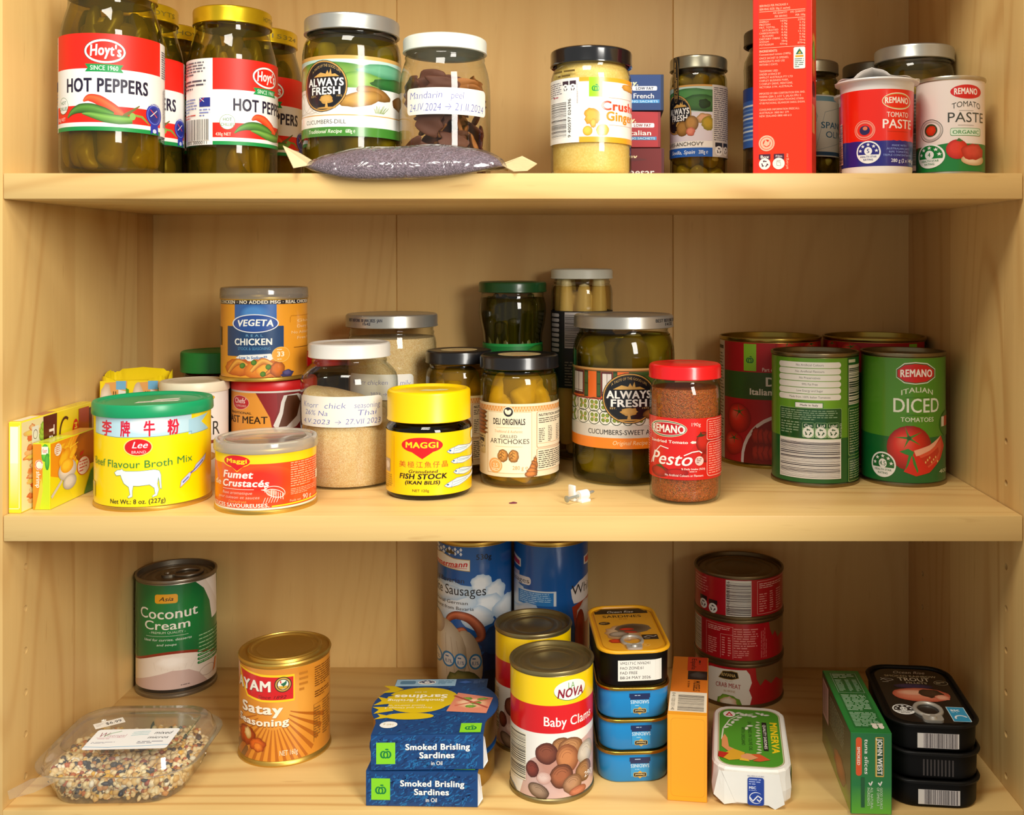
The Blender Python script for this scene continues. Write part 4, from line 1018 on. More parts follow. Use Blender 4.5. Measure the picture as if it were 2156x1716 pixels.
for q in (0, .52):
    A.p([(q + .0, 0), (q + .44, 0), (q + .44, 1), (q + .08, .98)], '#e0a45c'); A.g(q - .02, .25, q + .22, .98, '#ece0d0', '#c8b090', wob=.15); A.g(q + .04, .42, q + .2, .62, '#e0602c', '#b8421c', rot=-40)
    A.r(q + .26, .9, q + .42, 1.0, '#6fb4e0'); A.p([(q + .30, .4), (q + .42, .4), (q + .42, .88), (q + .30, .9)], '#e8e6e0'); A.t('Knorr', q + .32, q + .40, .45, .85, '#c02a28', 'h', rot=-90); A.p([(q + .42, .4), (q + .47, .5), (q + .47, .9), (q + .42, .92)], '#3a9a2e'); A.f(q + .20, .5, q + .27, .88, 2, '#5a4420', rot=-90)
A.flat(t, (-26, -17.2, 9), (1, 0, 0), (0, .02, 1), 'printed_front', GLOSS)
box('sachet', -22, 22, -3, 3, 2, 82, plain('yellow_foil', '#f0d416', .3), t, 1)

# ---- beef broth tin
X, Y = -337.1, 53.6
t = thing('broth_tin', 'big yellow broth tin with green lid and white cow', 'tin', X, Y, Z2, facing(X, Y))
can(t, 42.4, 74, GOLD)
bl = tub_lid(t, 44.2, 70, 79.5, plain('green_plastic_lid', '#0f9a62', .32, 0, .04), 'green plastic lid')
A = Art(20, W=34); A.p([(0, 0), (.92, .05), (1, .45), (.1, .4)], '#dcdccb'); A.p([(.35, .42), (.95, .62), (1, .95), (.5, .85)], '#d6d8c8'); A.f(.1, .1, .9, .35, 2, '#9aa090'); A.flat(bl, (-14, -14, 77.6), (1, 0, 0), (0, 1, 0), 'price_label')
H = 67; A = Art(H, R=42.4); A.r(-2.5, 0, 2.5, 1, YEL)
A.p([(-.95, .80), (-.6, .775), (0, .775), (.63, .79), (.63, 1.0), (-.95, 1.0)], '#bfe2f0'); A.p([(.58, .93), (.92, .965), (.80, .88), (.93, .775), (.58, .76)], '#a9d6ea'); A.ln([(-.95, .80), (-.6, .775), (0, .775), (.63, .79), (.63, .76), (.93, .775)], '#5a93a8', .35)
A.g(-.5, .80, .45, 1, '#f0f6f8', '#c6e4f0')
for ch, f in (('李', -.755), ('牌', -.455), ('牛', -.065), ('粉', .325)):
    d = .10 if abs(f) < .4 else .085; A.t(ch, f - d, f + d, .80, .925, '#d8143a', 'h')
A.e(-.485, .565, -.015, .765, '#f7e77a'); A.e(-.465, .575, -.035, .755, '#d8121f'); A.t('Lee', -.36, -.10, .655, .725, '#fbeef0', 'b', sh=.3); A.t('BRAND', -.36, -.12, .595, .625, '#f5d5d8', 'r')
A.t('Beef Flavour Broth Mix', -.955, .64, .455, .535, '#2f8a3a', 'r', arc=-.25)
cow = [(.0, .86), (.06, .95), (.12, .96), (.16, 1.0), (.19, .94), (.24, .92), (.55, .92), (.85, .95), (.95, .90), (.985, .75), (.99, .5), (1.0, .28), (.97, .27), (.95, .5), (.93, .66), (.91, .45), (.94, .24), (.90, .05), (.80, .0), (.80, .05), (.86, .12), (.84, .32), (.74, .44), (.5, .41), (.40, .42), (.38, .25), (.38, .05), (.30, .0), (.28, .04), (.33, .12), (.30, .38), (.20, .50), (.15, .68), (.13, .78), (.04, .76)]
A.p([(-.63 + .76 * x, .10 + .325 * y) for x, y in cow], '#f3f7f4'); A.ln([(-.63 + .76 * x, .10 + .325 * y) for x, y in cow + cow[:1]], '#5a9a94', .3)
A.t('Net Wt.: 8 oz. (227g)', -.70, .20, .035, .085, '#2a3a1c', 'b'); P = [(.43, .17), (.58, .25), (.62, .31), (.70, .33), (.86, .43), (.88, .50), (.70, .40), (.66, .34), (.58, .32), (.45, .245)]; A.p(P, '#b9d2f0'); A.ln(P + P[:1], '#a8555a', .3); A.ln([(.48, .225), (.57, .275)], '#4a4aa8', .8); A.ln([(.61, .315), (.82, .43)], '#4a4aa8', .8); A.t('NEW & GREAT TASTE', .47, .82, .27, .30, '#4a4aa8', 'b', rot=0) if 0 else None
A.r(-.995, .07, -.95, .24, '#c9b06a')
A.wrap(t, 42.4, 3.6, mat=GLOSS)

# ---- crustacean fumet tin
X, Y = -243.7, 38.8
t = thing('fumet_tin', 'low orange and yellow fumet tin with a clear lid near the shelf edge', 'tin', X, Y, Z2, facing(X, Y))
can(t, 37.2, 48, GOLD)
tub_lid(t, 38.4, 44.5, 52.5, thin('milky_lid', (.9, .89, .84), (.6, .6, .55), 1.2, .12, '#e8e4d6', .35), 'clear plastic lid', .8)
A = Art(20, W=26); A.p([(0, .1), (.5, .0), (1, .3), (.9, .7), (.5, .6), (.35, 1), (.1, .8)], '#dcd8c4'); A.flat(t, (-2, -10, 46.4), (1, 0, 0), (0, 1, 0), 'torn_label')
A = Art(41, R=37.2); A.r(-2.5, 0, 2.5, 1, '#f0531a'); A.p([(-.9, .08), (.5, .08), (.7, .85), (-.6, .85)], '#ee4a16'); A.g(-.7, .15, .6, .8, '#ee2a12', '#f0531a'); A.r(-2.5, .83, 2.5, 1, '#ffd71a'); A.r(-2.5, 0, 2.5, .035, '#f2e8d0')
def maggi(A, x0, y0, x1, y1, word='MAGGI', ring=True):
    w, h = x1 - x0, y1 - y0
    if ring: A.e(x0 - w * .05, y0 + h * .22, x1 + w * .05, y1 + h * .05, '#ffd71a'); A.p([(x0 + w * .22, y0 + h * .36), (x0 + w * .5, y0 - h * .06), (x1 - w * .22, y0 + h * .36)], '#ffd71a')
    A.e(x0, y0 + h * .27, x1, y1, '#e4131b'); A.p([(x0 + w * .18, y0 + h * .40), (x0 + w * .5, y0), (x1 - w * .18, y0 + h * .40)], '#e4131b')
    A.t(word, x0 + w * .09, x1 - w * .09, y0 + h * .52, y0 + h * .78, '#ffe01a', 'h')
maggi(A, -.80, .70, -.31, .98, 'Maggi')
A.t('Fumet', -.82, -.26, .575, .70, '#fff3e6', 'h', sh=.18); A.t('de', -.97, -.86, .43, .53, '#ffe6d6', 'b', sh=.18); A.t('Crustacés', -.83, .05, .415, .535, '#fff3e6', 'h', sh=.18, arc=.1); A.ln([(-.82, .375), (-.24, .375)], '#fbd9c6', .4)
A.t('Base aromatique', -.83, -.27, .285, .335, '#ffc9ae', 'r', sh=.2); A.t('pour cuisson et sauces', -.90, -.13, .205, .255, '#ffc9ae', 'r', sh=.2); A.t('Déshydraté', -.72, -.38, .13, .175, '#ffb45a', 'r', sh=.2)
A.t('ASTUCES SAVOUREUSES.', -.99, .06, .05, .115, '#ffe9d4', 'h')
W_ = '#ffeada'
A.ring(-.04, .20, .36, .42, W_, .45, a0=-10, a1=200, rot=-15); A.g(.0, .24, .20, .36, '#f7a080', '#f08060'); A.ring(-.02, .22, .34, .36, W_, .5, rot=-18)
for k in range(6): A.ln([(.10 + .04 * k, .36 - .018 * k), (.09 + .045 * k, .22 - .01 * k)], W_, .45); A.ln([(.0 - .02 * k, .37), (-.08 + .03 * k, .47 - .03 * k)], W_, .35); A.ln([(-.02 + .05 * k, .22), (-.06 + .05 * k, .13)], W_, .35)
A.f(.46, .36, .985, .82, 11, '#ffb48c'); A.f(.46, .22, .95, .34, 4, '#ffb48c'); A.t('Poids net:', .44, .66, .10, .14, '#ffc9a0', 'r'); A.t('90 g', .69, .86, .10, .19, '#ffe6d0', 'r'); A.r(.955, .40, .99, .56, '#f2e2d0')
A.p([(.10, .045), (.6, .06), (1, .075), (1, .105), (.6, .085), (.10, .07)], '#ffd71a')
A.wrap(t, 37.2, 3.4, mat=GLOSS)

# ---- milk powder can, roast meat gravy can, chicken stock can on top
X, Y = -334, 130
t = thing('powder_can', 'white can with a cream lid, hidden behind the big yellow broth tin', 'can', X, Y, Z2, facing(X, Y))
lathe('can_body', [(0, .5), (26.6, .5), (27.8, 0), (27.9, 3), (27.4, 4), (27.4, 80), (0, 80)], plain('white_tin', '#e6e2da', .35), t, 80)
tub_lid(t, 28.4, 76, 84.5, plain('cream_lid', '#e6dcc2', .4), 'cream plastic lid', .5)
A = Art(71, R=27.4); A.r(-2.5, 0, 2.5, 1, '#e9e5de'); A.r(-.95, .96, -.5, 1, '#8a2a1c'); A.e(-.10, .905, .58, .985, '#d88a1c'); A.e(-.08, .91, .56, .98, '#f4d21e'); A.t('CEL', .10, .50, .925, .965, '#2a2018', 'b', sh=.2)
A.t('MILK', -.5, .55, .70, .86, '#3a3834', 'r'); A.t('POWDER', -.95, .72, .50, .66, '#3a3834', 'r'); A.p([(-.8, .40), (.72, .40), (.8, .44), (-.8, .44)], '#8a3a22'); A.g(.2, .2, .6, .3, '#d8b060', '#b8803a')
A.wrap(t, 27.4, 4.5)
X, Y = -274.5, 160
t = thing('gravy_can', 'orange and maroon gravy can with red lid under the chicken stock can', 'can', X, Y, Z2, facing(X, Y))
lathe('can_body', [(0, .5), (35, .5), (36.6, 0), (36.8, 3), (36.2, 4), (36.2, 79), (0, 79)], plain('card_can', '#d8d2c8', .4), t, 96)
tub_lid(t, 37, 75.5, 83.6, plain('red_plastic_lid', '#d81c22', .35), 'red plastic lid', .6)
A = Art(71, R=36.2); A.r(-2.5, 0, 2.5, 1, '#e39a3a'); A.r(-2.5, .975, 2.5, 1, '#d8d4cc')
A.p([(-.42, .975), (.1, .975), (.28, .8), (.1, .5), (-.05, .55), (-.10, .68), (-.28, .85)], '#8a1a20'); A.p([(.06, .975), (.9, .975), (1.2, .5), (.6, .3), (.0, .45), (-.02, .6), (.08, .78)], '#7c1a1c')
A.p([(.22, .94), (.55, .955), (.72, .88), (.72, .70), (.5, .55), (.1, .5), (-.02, .58), (.12, .74), (.16, .86)], '#d9d6cf'); A.p([(.30, .935), (.52, .935), (.60, .85), (.52, .68), (.28, .56), (.1, .56), (.20, .72), (.24, .85)], '#5a3014')
A.e(-.935, .765, -.565, .94, '#e9c8b8'); A.e(-.925, .77, -.575, .935, '#bc1c28'); A.t("Chefs'", -.89, -.63, .845, .905, '#f6e6e2', 'b'); A.t('CUPBOARD', -.87, -.63, .80, .825, '#eab8b0', 'b')
A.t('TRADITIONAL', -.97, -.51, .715, .742, '#3a2614', 'b'); A.t('ROAST MEAT', -1.14, -.145, .605, .69, '#2a1a10', 'b')
A.wrap(t, 36.2, 4.5)
X, Y = -280, 150
t = thing('stock_can', 'tall orange chicken stock can with blue panel, standing on two other cans', 'can', X, Y, Z2 + 84.7, facing(X, Y))
can(t, 36.4, 72, GOLD)
tub_lid(t, 37.2, 69.5, 79.5, thin('grey_clear_lid', (.72, .72, .70), (.5, .5, .48), 1.3, .1, '#a8a298', .45), 'clear grey plastic lid', .5)
A = Art(66, R=36.4); A.r(-2.5, 0, 2.5, 1, '#eb9f2c'); A.r(-2.5, .94, 2.5, 1, '#23242c'); A.t('REAL CHICKEN · NO ADDED MSG · REAL CHICKEN · NO', -1.02, 1.12, .95, .99, '#efe6d2', 'h')
A.r(-.66, .66, .27, .94, '#2a62ac'); A.g(-.55, .70, .15, .935, '#4a8ad0', '#2a62ac'); A.rr(-.82, .275, .43, .66, '#14406f', .03)
A.e(-.71, .575, .32, .815, '#e9eef2'); A.e(-.685, .587, .295, .803, '#1c3f94'); A.e(-.66, .60, .27, .79, '#23509f'); A.t('VEGETA', -.60, .20, .655, .735, '#fbfbf6', 'h', sh=.12, arc=.15)
A.t('R E A L', -.42, -.03, .525, .555, '#7ab0d8', 'r'); A.t('CHICKEN', -.66, .185, .42, .50, '#f2f3ee', 'h'); A.t('STOCK & SEASONING', -.59, .14, .355, .39, '#5a9ac8', 'r')
A.p([(-.55, .29), (.14, .305), (.18, .27), (.22, .255), (.18, .235), (.12, .215), (-.45, .215), (-.52, .235), (-.64, .25)], '#eef0ee'); A.t('Low In Sodium**', -.56, .06, .24, .275, '#2a68ac', 'h')
A.g(-.86, .02, -.2, .24, '#e2842a', '#b5501a', wob=.2); A.g(-.45, -.02, .36, .24, '#e8912c', '#c4611c', wob=.2); A.g(-.2, .0, .25, .18, '#f0b03c', '#d8762a', wob=.25); A.leaf([(-.8, .06), (-.6, .20), (-.38, .16)], [1.5, 3, 1.5], '#f2b048', '#a8481a'); A.leaf([(-.3, .08), (-.05, .21), (.2, .15)], [1.5, 3, 1.2], '#f4bc58', '#b5561e'); A.leaf([(.0, .03), (.2, .10), (.36, .06)], [1, 2.6, 1.2], '#e8983a', '#8a3a14'); A.g(.12, .0, .45, .20, '#d8742a', '#8a4418', wob=.15)
for x, y in ((-.55, .12), (-.30, .16), (.02, .10), (-.1, .01)): A.g(x, y, x + .13, y + .07, '#5d8a2a', '#2f5a1c', rot=30)
A.p([(.35, .02), (.5, .08), (.66, .06), (.6, .0), (.4, -.0)], '#3a3560'); A.g(.4, .01, .62, .09, '#5a5688', '#2f2b52', wob=.2)
A.e(.16, .19, .56, .39, '#f6cf7a'); A.e(.17, .195, .55, .385, '#efa838'); A.t('33', .27, .45, .265, .325, '#fdf3d8', 'h'); A.f(.27, .34, .46, .365, 1, '#fbe6ba'); A.f(.28, .215, .45, .24, 1, '#fbe6ba')
A.ring(.58, .38, 1.4, .79, '#9a6a1c', .4, 4, rot=45) if 0 else A.ln([(1, .785), (.60, .785), (.575, .76), (.575, .70)], '#c07f22', .4); A.ln([(.66, .37), (1, .37)], '#6a4416', .45)
for i, (s_, a) in enumerate((('Gluten', .72), ('Dairy Free', .72), ('No Added MSG', .59), ('Free from', .72))): A.t(s_, a, 1.08, .70 - .075 * i, .735 - .075 * i, '#fbdc9a', 'r')
A.r(-1.1, .40, -.95, .64, '#26262c')
A.wrap(t, 36.4, 3.4, mat=GLOSS)
X, Y = -349, 222
t = thing('coffee_jar', 'dark jar with ribbed green screw cap in the left back corner', 'jar', X, Y, Z2, facing(X, Y))
glass_jar(t, 32, 66, 28, 78, 90, plain('dark_granules', '#1c120a', .8, 0, .3, 400, .5), 70, fillname='granules', glass=AMBER)
lid(t, 31.6, 82.5, 102, plain('green_ribbed_cap', '#0f8a3a', .4), 'ribbed green cap', rib=.5, recess=.5)
X, Y = -250, 227
t = thing('red_lid_jar', 'jar with a red lid at the back, peeping out beside the orange can', 'jar', X, Y, Z2, facing(X, Y))
glass_jar(t, 26, 76, 22.5, 84, 94, plain('dark_granules', '#1c120a', .8), 78, fillname='granules')
lid(t, 25.4, 88, 99.5, plain('red_lid', '#d0141c', .3))

# ---- two jars of seasoning powder
POWDER = granular('seasoning_powder', ['#d9bd86', '#cfa868', '#e6d2a4', '#c9995a', '#dcc490'], 1500, .35, .9)
X, Y = -198, 120
t = thing('powder_jar', 'white-lidded jar of tan seasoning powder with a handwritten date label', 'jar', X, Y, Z2, facing(X, Y))
pr = [(40.6, 84), (40.3, 88), (39, 92), (36, 96), (32.6, 99.5), (31, 101)]
glass_jar(t, 40.6, 84, 31, 101, 113, prof=pr)
V, F = [], []; n = 64; m = 10                                  # the powder, heaped up to the left
for k in range(n):
    a = 2 * pi * k / n
    V += [(36 * sin(a), -36 * cos(a), 1.8), (38.8 * sin(a), -38.8 * cos(a), 7), (38.8 * sin(a), -38.8 * cos(a), 62 - 13 * sin(a) - 9 * cos(a) + 1.2 * sin(5 * a))]
b0 = len(V)
for j in range(1, m):
    q = 1 - j / m
    for k in range(n): a = 2 * pi * k / n; V.append((38.8 * q * sin(a), -38.8 * q * cos(a), 62 + q * (-13 * sin(a) - 9 * cos(a)) + 9 * (1 - q) * q * 2 + 1.5 * sin(7 * a) * q * (1 - q)))
V.append((0, 0, 62)); V.append((0, 0, 1.8))
for k in range(n):
    k2 = (k + 1) % n; F += [(3 * k, 3 * k2, 3 * k2 + 1, 3 * k + 1), (3 * k + 1, 3 * k2 + 1, 3 * k2 + 2, 3 * k + 2), (3 * k + 2, 3 * k2 + 2, b0 + k2, b0 + k), (len(V) - 1, 3 * k2, 3 * k)]
    for j in range(m - 2): F.append((b0 + j * n + k, b0 + j * n + k2, b0 + (j + 1) * n + k2, b0 + (j + 1) * n + k))
    F.append((b0 + (m - 2) * n + k, b0 + (m - 2) * n + k2, len(V) - 2))
o = meshobj('seasoning_powder', V, F, POWDER, t, 60); o['kind'] = 'stuff'
wl_ = lid(t, 34.2, 106, 118, plain('white_metal_lid', '#ecebe6', .35), 'white metal lid')
A = Art(18, W=26); A.f(0, 0, 1, 1, 7, '#c8b8b0', rot=20); A.flat(wl_, (-8, -9, 117.4), (1, 0, 0), (0, 1, 0), 'faded_stamp')
note(t, 40.6, 51.5, 25, -.955, .645, [('Knorr', .03, .21, .62, .80), ('chick', .28, .55, .62, .80), ('seasoning', .65, .97, .62, .80), ('26% Na', .05, .33, .38, .54), ('Thai', .68, .93, .38, .56), ('4.V.2023', .03, .36, .10, .25), ('→', .40, .50, .10, .25), ('27.VII 2023', .54, .98, .10, .27)])
X, Y = -178, 206
t = thing('powder_jar', 'silver-lidded powder jar standing behind the white-lidded powder jar', 'jar', X, Y, Z2, facing(X, Y))
pr = [(41.5, 104), (41.2, 110), (40.2, 115), (38.8, 118.5)]
o = glass_jar(t, 41.5, 104, 38.8, 118.5, 132, POWDER, 116, prof=pr, fillname='seasoning_powder'); o['kind'] = 'stuff'
lid(t, 42.4, 126, 138, SILVERLID, recess=.6)
a = Art(6, R=42.6); a.t('BEST BEFORE 30 JAN 2025 ·JAN', -.9, -.2, .5, .95, '#2a2f45', 'b'); a.t('15:42', -.62, -.45, 0, .4, '#2a2f45', 'b'); a.wrap(t, 42.5, 129, 'stamped_code')
note(t, 41.5, 62, 23, -.9, .46, [('Knorr chicken', .05, .6, .6, .78), ('mily', .78, .95, .55, .76), ('na', .80, .92, .25, .4), ('.2023 → 20', .3, .7, .15, .3)])

# ---- fish stock jar
X, Y = -123.9, 78
t = thing('fish_stock_jar', 'brown glass fish stock jar with big yellow cap and blue-outlined fish', 'jar', X, Y, Z2, facing(X, Y))
pr = [(34.2, 52), (34.0, 54.5), (33, 56.5), (31, 58)]
glass_jar(t, 34.2, 52, 30, 59, 66, plain('dark_granules', '#1c120a', .8), 50, glass=AMBER, prof=pr, fillname='granules')
yc = lid(t, 33.4, 60, 84, plain('yellow_ribbed_cap', '#ffd400', .35, 0, .02), 'yellow ribbed cap', rib=.25, recess=2)
A = Art(14, W=24); A.p([(0, .2), (.4, .0), (.9, .2), (1, .6), (.7, .9), (.5, .6), (.2, .8)], '#efe6a0'); A.flat(yc, (-8, -8, 82.5), (1, 0, 0), (0, 1, 0), 'sticker_residue')
A = Art(48.5, R=34.2); A.r(-2.5, 0, 2.5, 1, '#ffd200'); maggi(A, -.62, .585, .31, .93, ring=False)
for i, ch in enumerate('美極江魚仔晶'): f0 = -.68 + i * .19; A.t(ch, f0, f0 + .165, .455, .53, '#c8401c', 'r')
A.t('Granulated', -.47, .19, .36, .41, '#1a1810', 'b', sh=.18); A.t('FISH STOCK', -.67, .40, .265, .345, '#12110c', 'h', sh=.15); A.t('(IKAN BILIS)', -.545, .25, .18, .235, '#12110c', 'h', sh=.15); A.t('NET 120g', -.38, 0, .06, .10, '#2a2818', 'r')
A.ln([(-.79, .1), (-.79, .93)], '#d8863a', .25); A.rr(-.985, .33, -.88, .54, '#b8a898', .1); A.e(-.97, .38, -.895, .50, '#e8e2d8'); A.f(-.99, .06, -.82, .3, 7, '#b89a2a')
def fish(A, x0, x1, y0, y1, sl, tail=True):
    w, h = x1 - x0, y1 - y0
    P = [(x0, y0 + h * .45), (x0 + w * .12, y0 + h * .72), (x0 + w * .4, y0 + h * .9 + sl * .4), (x0 + w * .8, y0 + h * .62 + sl * .8), (x1, y0 + h * 1.0 + sl), (x1, y0 + h * .45 + sl), (x0 + w * .8, y0 + h * .35 + sl * .7), (x0 + w * .45, y0 + h * .08 + sl * .3), (x0 + w * .12, y0 + h * .2)]
    A.p(P, '#f4f5ee'); A.ln(P + P[:1], '#2f78b4', .35); A.ln([(x0 + w * .26, y0 + h * .85), (x0 + w * .23, y0 + h * .12)], '#2f78b4', .35); A.e(x0 + w * .07, y0 + h * .42, x0 + w * .15, y0 + h * .62, '#2a66a8')
    A.ln([(x0 + w * .28, y0 + h * .6 + sl * .2), (x0 + w * .75, y0 + h * .55 + sl * .7)], '#3a86c0', .35); A.ln([(x0 + w * .28, y0 + h * .42), (x0 + w * .7, y0 + h * .45 + sl * .6)], '#8ab8da', .5)
fish(A, .40, 1.06, .62, .77, .03); fish(A, .49, 1.08, .46, .585, .0); fish(A, .545, 1.08, .28, .42, -.03); fish(A, .34, 1.05, .08, .22, .09)
A.rr(.95, .82, 1.1, .96, '#dfe6d0', .3)
A.wrap(t, 34.2, 4.5, mat=GLOSS)

# ---- two jars of grilled artichokes
BLKLID = plain('black_lid_matt', '#16161a', .28, 0, .03, coat=.3)
def arti_jar(X, Y, R, label, tw, seed):
    t = thing('artichoke_jar', label, 'jar', X, Y, Z2, facing(X, Y, tw), 'jars of grilled artichokes')
    q = R / 33.7; h = 1
    glass_jar(t, R, 83, R - 3.8, 93, 104, BR_ART, 92, fillname='oil')
    core(t, R - 15, 3, 92, ARTI2); pack_ring(t, 'artichoke_piece', R - 2.5, 3, 30, (ARTI, ARTI2), 13, ('ar1', 'ar2', 'ar3'), 1, 50, .35, .2, .6, seed, .75); pack_ring(t, 'artichoke_piece', R - 2.5, 55, 93, (ARTI, ARTI, ARTI2), 14, ('ar1', 'ar2', 'ar3'), 1, 60, .35, .25, .5, seed + 1, .68)
    l = lid(t, R, 97, 108, BLKLID, 'black metal lid')
    A = Art(R * 1.1, W=R * 1.1); A.e(0, 0, 1, 1, '#d8c48e'); A.ring(.12, .12, .88, .88, '#b8a060', .4); A.f(.3, .4, .7, .6, 3, '#a88a4a'); A.r(.36, .0, .7, .1, '#d89a5a'); A.flat(l, (-R * .55, -R * .5, 107.6), (1, 0, 0), (0, 1, 0), 'lid_sticker')
    A = Art(60, R=R); A.r(-2.5, 0, 2.5, 1, '#e9dcbc'); A.r(-2.5, .895, 2.5, .965, '#dc9850'); n_ = 60
    for k in range(34): f = -1.2 + k * .07; A.ln([(f, .90), (f + .03, .96), (f + .06, .90)], '#f2dcb0', .4)
    A.r(-.775, .05, .30, .885, '#c9a870'); A.r(-.765, .055, .29, .88, '#efe4c8'); A.e(-.41, .81, -.13, .965, '#efe4c8'); A.e(-.385, .825, -.155, .955, '#1c1a22'); A.g(-.35, .85, -.27, .93, '#f2ead4', '#e4d8b8', rot=30); A.g(-.29, .85, -.20, .925, '#f2ead4', '#e4d8b8', rot=-30)
    A.t('DELI ORIGINALS', -.64, .145, .715, .795, '#1f1c1c', 'h'); A.ln([(-.56, .675), (.06, .675)], '#d8a868', .25); A.t('Traditional & Authentic', -.61, .075, .605, .64, '#d8935a', 'r', sh=.25)
    A.t('GRILLED', -.475, -.05, .535, .575, '#3a342c', 'r'); A.t('ARTICHOKES', -.705, .245, .455, .52, '#2a2620', 'r'); A.ln([(-.58, .415), (.08, .415)], '#d8a868', .25)
    for cx in (-.42, -.16):
        A.g(cx - .11, .20, cx + .15, .375, '#d8984a', '#6a4420', wob=.15)
        for i in range(9): A.ring(cx - .08 + .018 * (i % 4), .21 + .022 * (i // 2), cx + .0 + .02 * (i % 4), .27 + .022 * (i // 2), '#3c2a18', .25, 10, a0=20, a1=200)
    A.e(-.735, .05, -.415, .255, '#e8a866'); A.ring(-.70, .075, -.45, .23, '#f6e6c8', .4); A.t('2.5', -.64, -.52, .13, .18, '#f6e6c8', 'b'); A.f(-.66, .075, -.5, .115, 2, '#f6e6c8'); A.t('280 g ℮', -.17, .215, .105, .155, '#d89a58', 'r')
    for i in range(6): A.g(-1.05 + .03 * (i % 2), .55 + .055 * i, -.79, .62 + .055 * i, '#b8702c', '#5c3412', wob=.3)
    A.r(-1.05, .30, -.83, .56, '#cdbb86'); A.f(-1.05, .32, -.84, .54, 5, '#6a5a34'); A.recycle(-.97, .34, -.86, .5, '#3a3428', '#d8cba0')
    A.rr(.42, .395, 1.3, .885, '#c98a50', .04); A.rr(.43, .40, 1.3, .88, '#ece0c2', .04); A.t('NUTRITION INFORMATION', .47, 1.16, .82, .855, '#22201c', 'h'); A.f(.47, .72, 1.1, .80, 3, '#4a443a'); A.f(.47, .46, .62, .66, 8, '#4a443a'); A.f(.70, .46, .80, .68, 9, '#5a544a'); A.f(.9, .46, .97, .68, 9, '#5a544a'); A.ln([(.45, .45), (1, .45)], '#c98a50', .3)
    A.rr(.42, .08, 1.3, .375, '#c98a50', .04); A.rr(.43, .085, 1.3, .37, '#ece0c2', .04); A.f(.46, .10, 1.1, .35, 9, '#34302a')
    for i in range(5): A.g(.32 - .05 * i, .0 + .02 * (i % 2), .44 - .0 * i, .08 + .05 * (4 - i), '#c87a34', '#5c3412', wob=.3)
    A.wrap(t, R, 10)
arti_jar(-53.1, 118, 33.4, 'grilled artichoke jar in front of its twin, right of the yellow-capped jar', 0, 21)
arti_jar(-109.6, 160, 29.6, 'grilled artichoke jar half hidden behind the yellow-capped fish stock jar', -3, 31)

# ---- green-lidded jar and asparagus jar at the back
X, Y = -66, 222
t = thing('bean_jar', 'waisted jar of dark green strips with a dark green lid, at the back', 'jar', X, Y, Z2, facing(X, Y))
pr = [(31.6, 30), (31.9, 60), (30.5, 80), (28, 98), (27.6, 108), (28.4, 118), (30.6, 128), (32, 138), (31.6, 146), (30.4, 151), (29.4, 154)]
glass_jar(t, 31.6, 30, 29.2, 154, 164, BR_BEAN, 152, prof=pr, fillname='brine')
core(t, 18, 5, 150, BEAN); pack_ring(t, 'green_strip', 26, 60, 154, (BEAN, BEAN, plain('pale_bean', '#6c6a2a', .35, 0, .3, 60)), 4.0, ('be1', 'be2'), 1, 5, .3, .2, .1, 41, .85, .3)
lid(t, 32.2, 157.5, 167.5, plain('dark_green_lid', '#0c4a24', .3, coat=.3), 'dark green lid')
A = Art(80, R=29.6); A.r(-2.5, 0, 2.5, 1, '#0f7a34'); A.r(-2.5, .97, 2.5, 1, '#1f9a48'); A.g(.5, .85, 1.0, .98, '#3f8a2a', '#1c5a1c', wob=.3)
A.wrap(t, 32.4, 30, R1=28.2)
X, Y = 0, 229
t = thing('asparagus_jar', 'tall jar of white asparagus with a white lid and black label', 'jar', X, Y, Z2, facing(X, Y))
glass_jar(t, 29.5, 155, 26.6, 165, 175, BR_ASP, 163, fillname='brine')
core(t, 15, 4, 158, ASPAR); pack_ring(t, 'white_asparagus', 28, 4, 172, (ASPAR,), 8.4, ('as1', 'as2'), 1, 2, .05, .04, .12, 51, .92, .28)
lid(t, 29.6, 170, 179.5, plain('white_lid', '#dfe6dc', .35))
A = Art(72, R=29.5); A.r(-2.5, 0, 2.5, 1, '#15151a'); 
for i in range(8): A.rr(-.96, .92 - i * .065, -.72, .965 - i * .065, '#b8b2b0', .4)
A.ring(-.985, .40, -.68, .985, '#9a948c', .3, 4, rot=45) if 0 else None; A.b(-.54, .52, -.02, .985, True, '#c8c2c0', '#1a1a1e'); A.f(-.54, .02, -.05, .35, 9, '#7a7468')
A.wrap(t, 29.5, 68)

# ---- sweet cucumber jar
X, Y = 36.3, 137.7
t = thing('gherkin_jar', 'large jar of sweet cucumbers with silver lid and orange house label', 'jar', X, Y, Z2, facing(X, Y))
pr = [(44.2, 106), (43.8, 113), (42, 120), (39, 125.5), (38.2, 127)]
glass_jar(t, 44.3, 102, 38.2, 127, 136, BR_GHK, 124, prof=pr, fillname='brine')
pack_ring(t, 'pickled_cucumber', 42, 3, 33, (GHERKIN, GHERKIN2), 15, ('gh1', 'gh2', 'gh3'), 1, 20, .1, .09, .1, 61, 1.1); pack_ring(t, 'pickled_cucumber', 42, 92, 126, (GHERKIN, GHERKIN2), 15, ('gh1', 'gh2', 'gh3'), 1, 25, .1, .09, .1, 62); pack_ring(t, 'pickled_cucumber', 42, 34, 92, (GHERKIN2,), 15, ('gh1', 'gh2'), 1, 8, .1, .09, .1, 63)
lid(t, 43.2, 130, 141, SILVERLID); core(t, 24, 4, 122, GHERKIN2)
a = Art(6, R=43.4); a.t('BEST BEFORE 28 10 25', .62, 1.05, .5, .95, '#2a2a2a', 'b'); a.t('14:22', .80, .95, 0, .4, '#2a2a2a', 'b'); a.wrap(t, 43.3, 132.5, 'stamped_code')
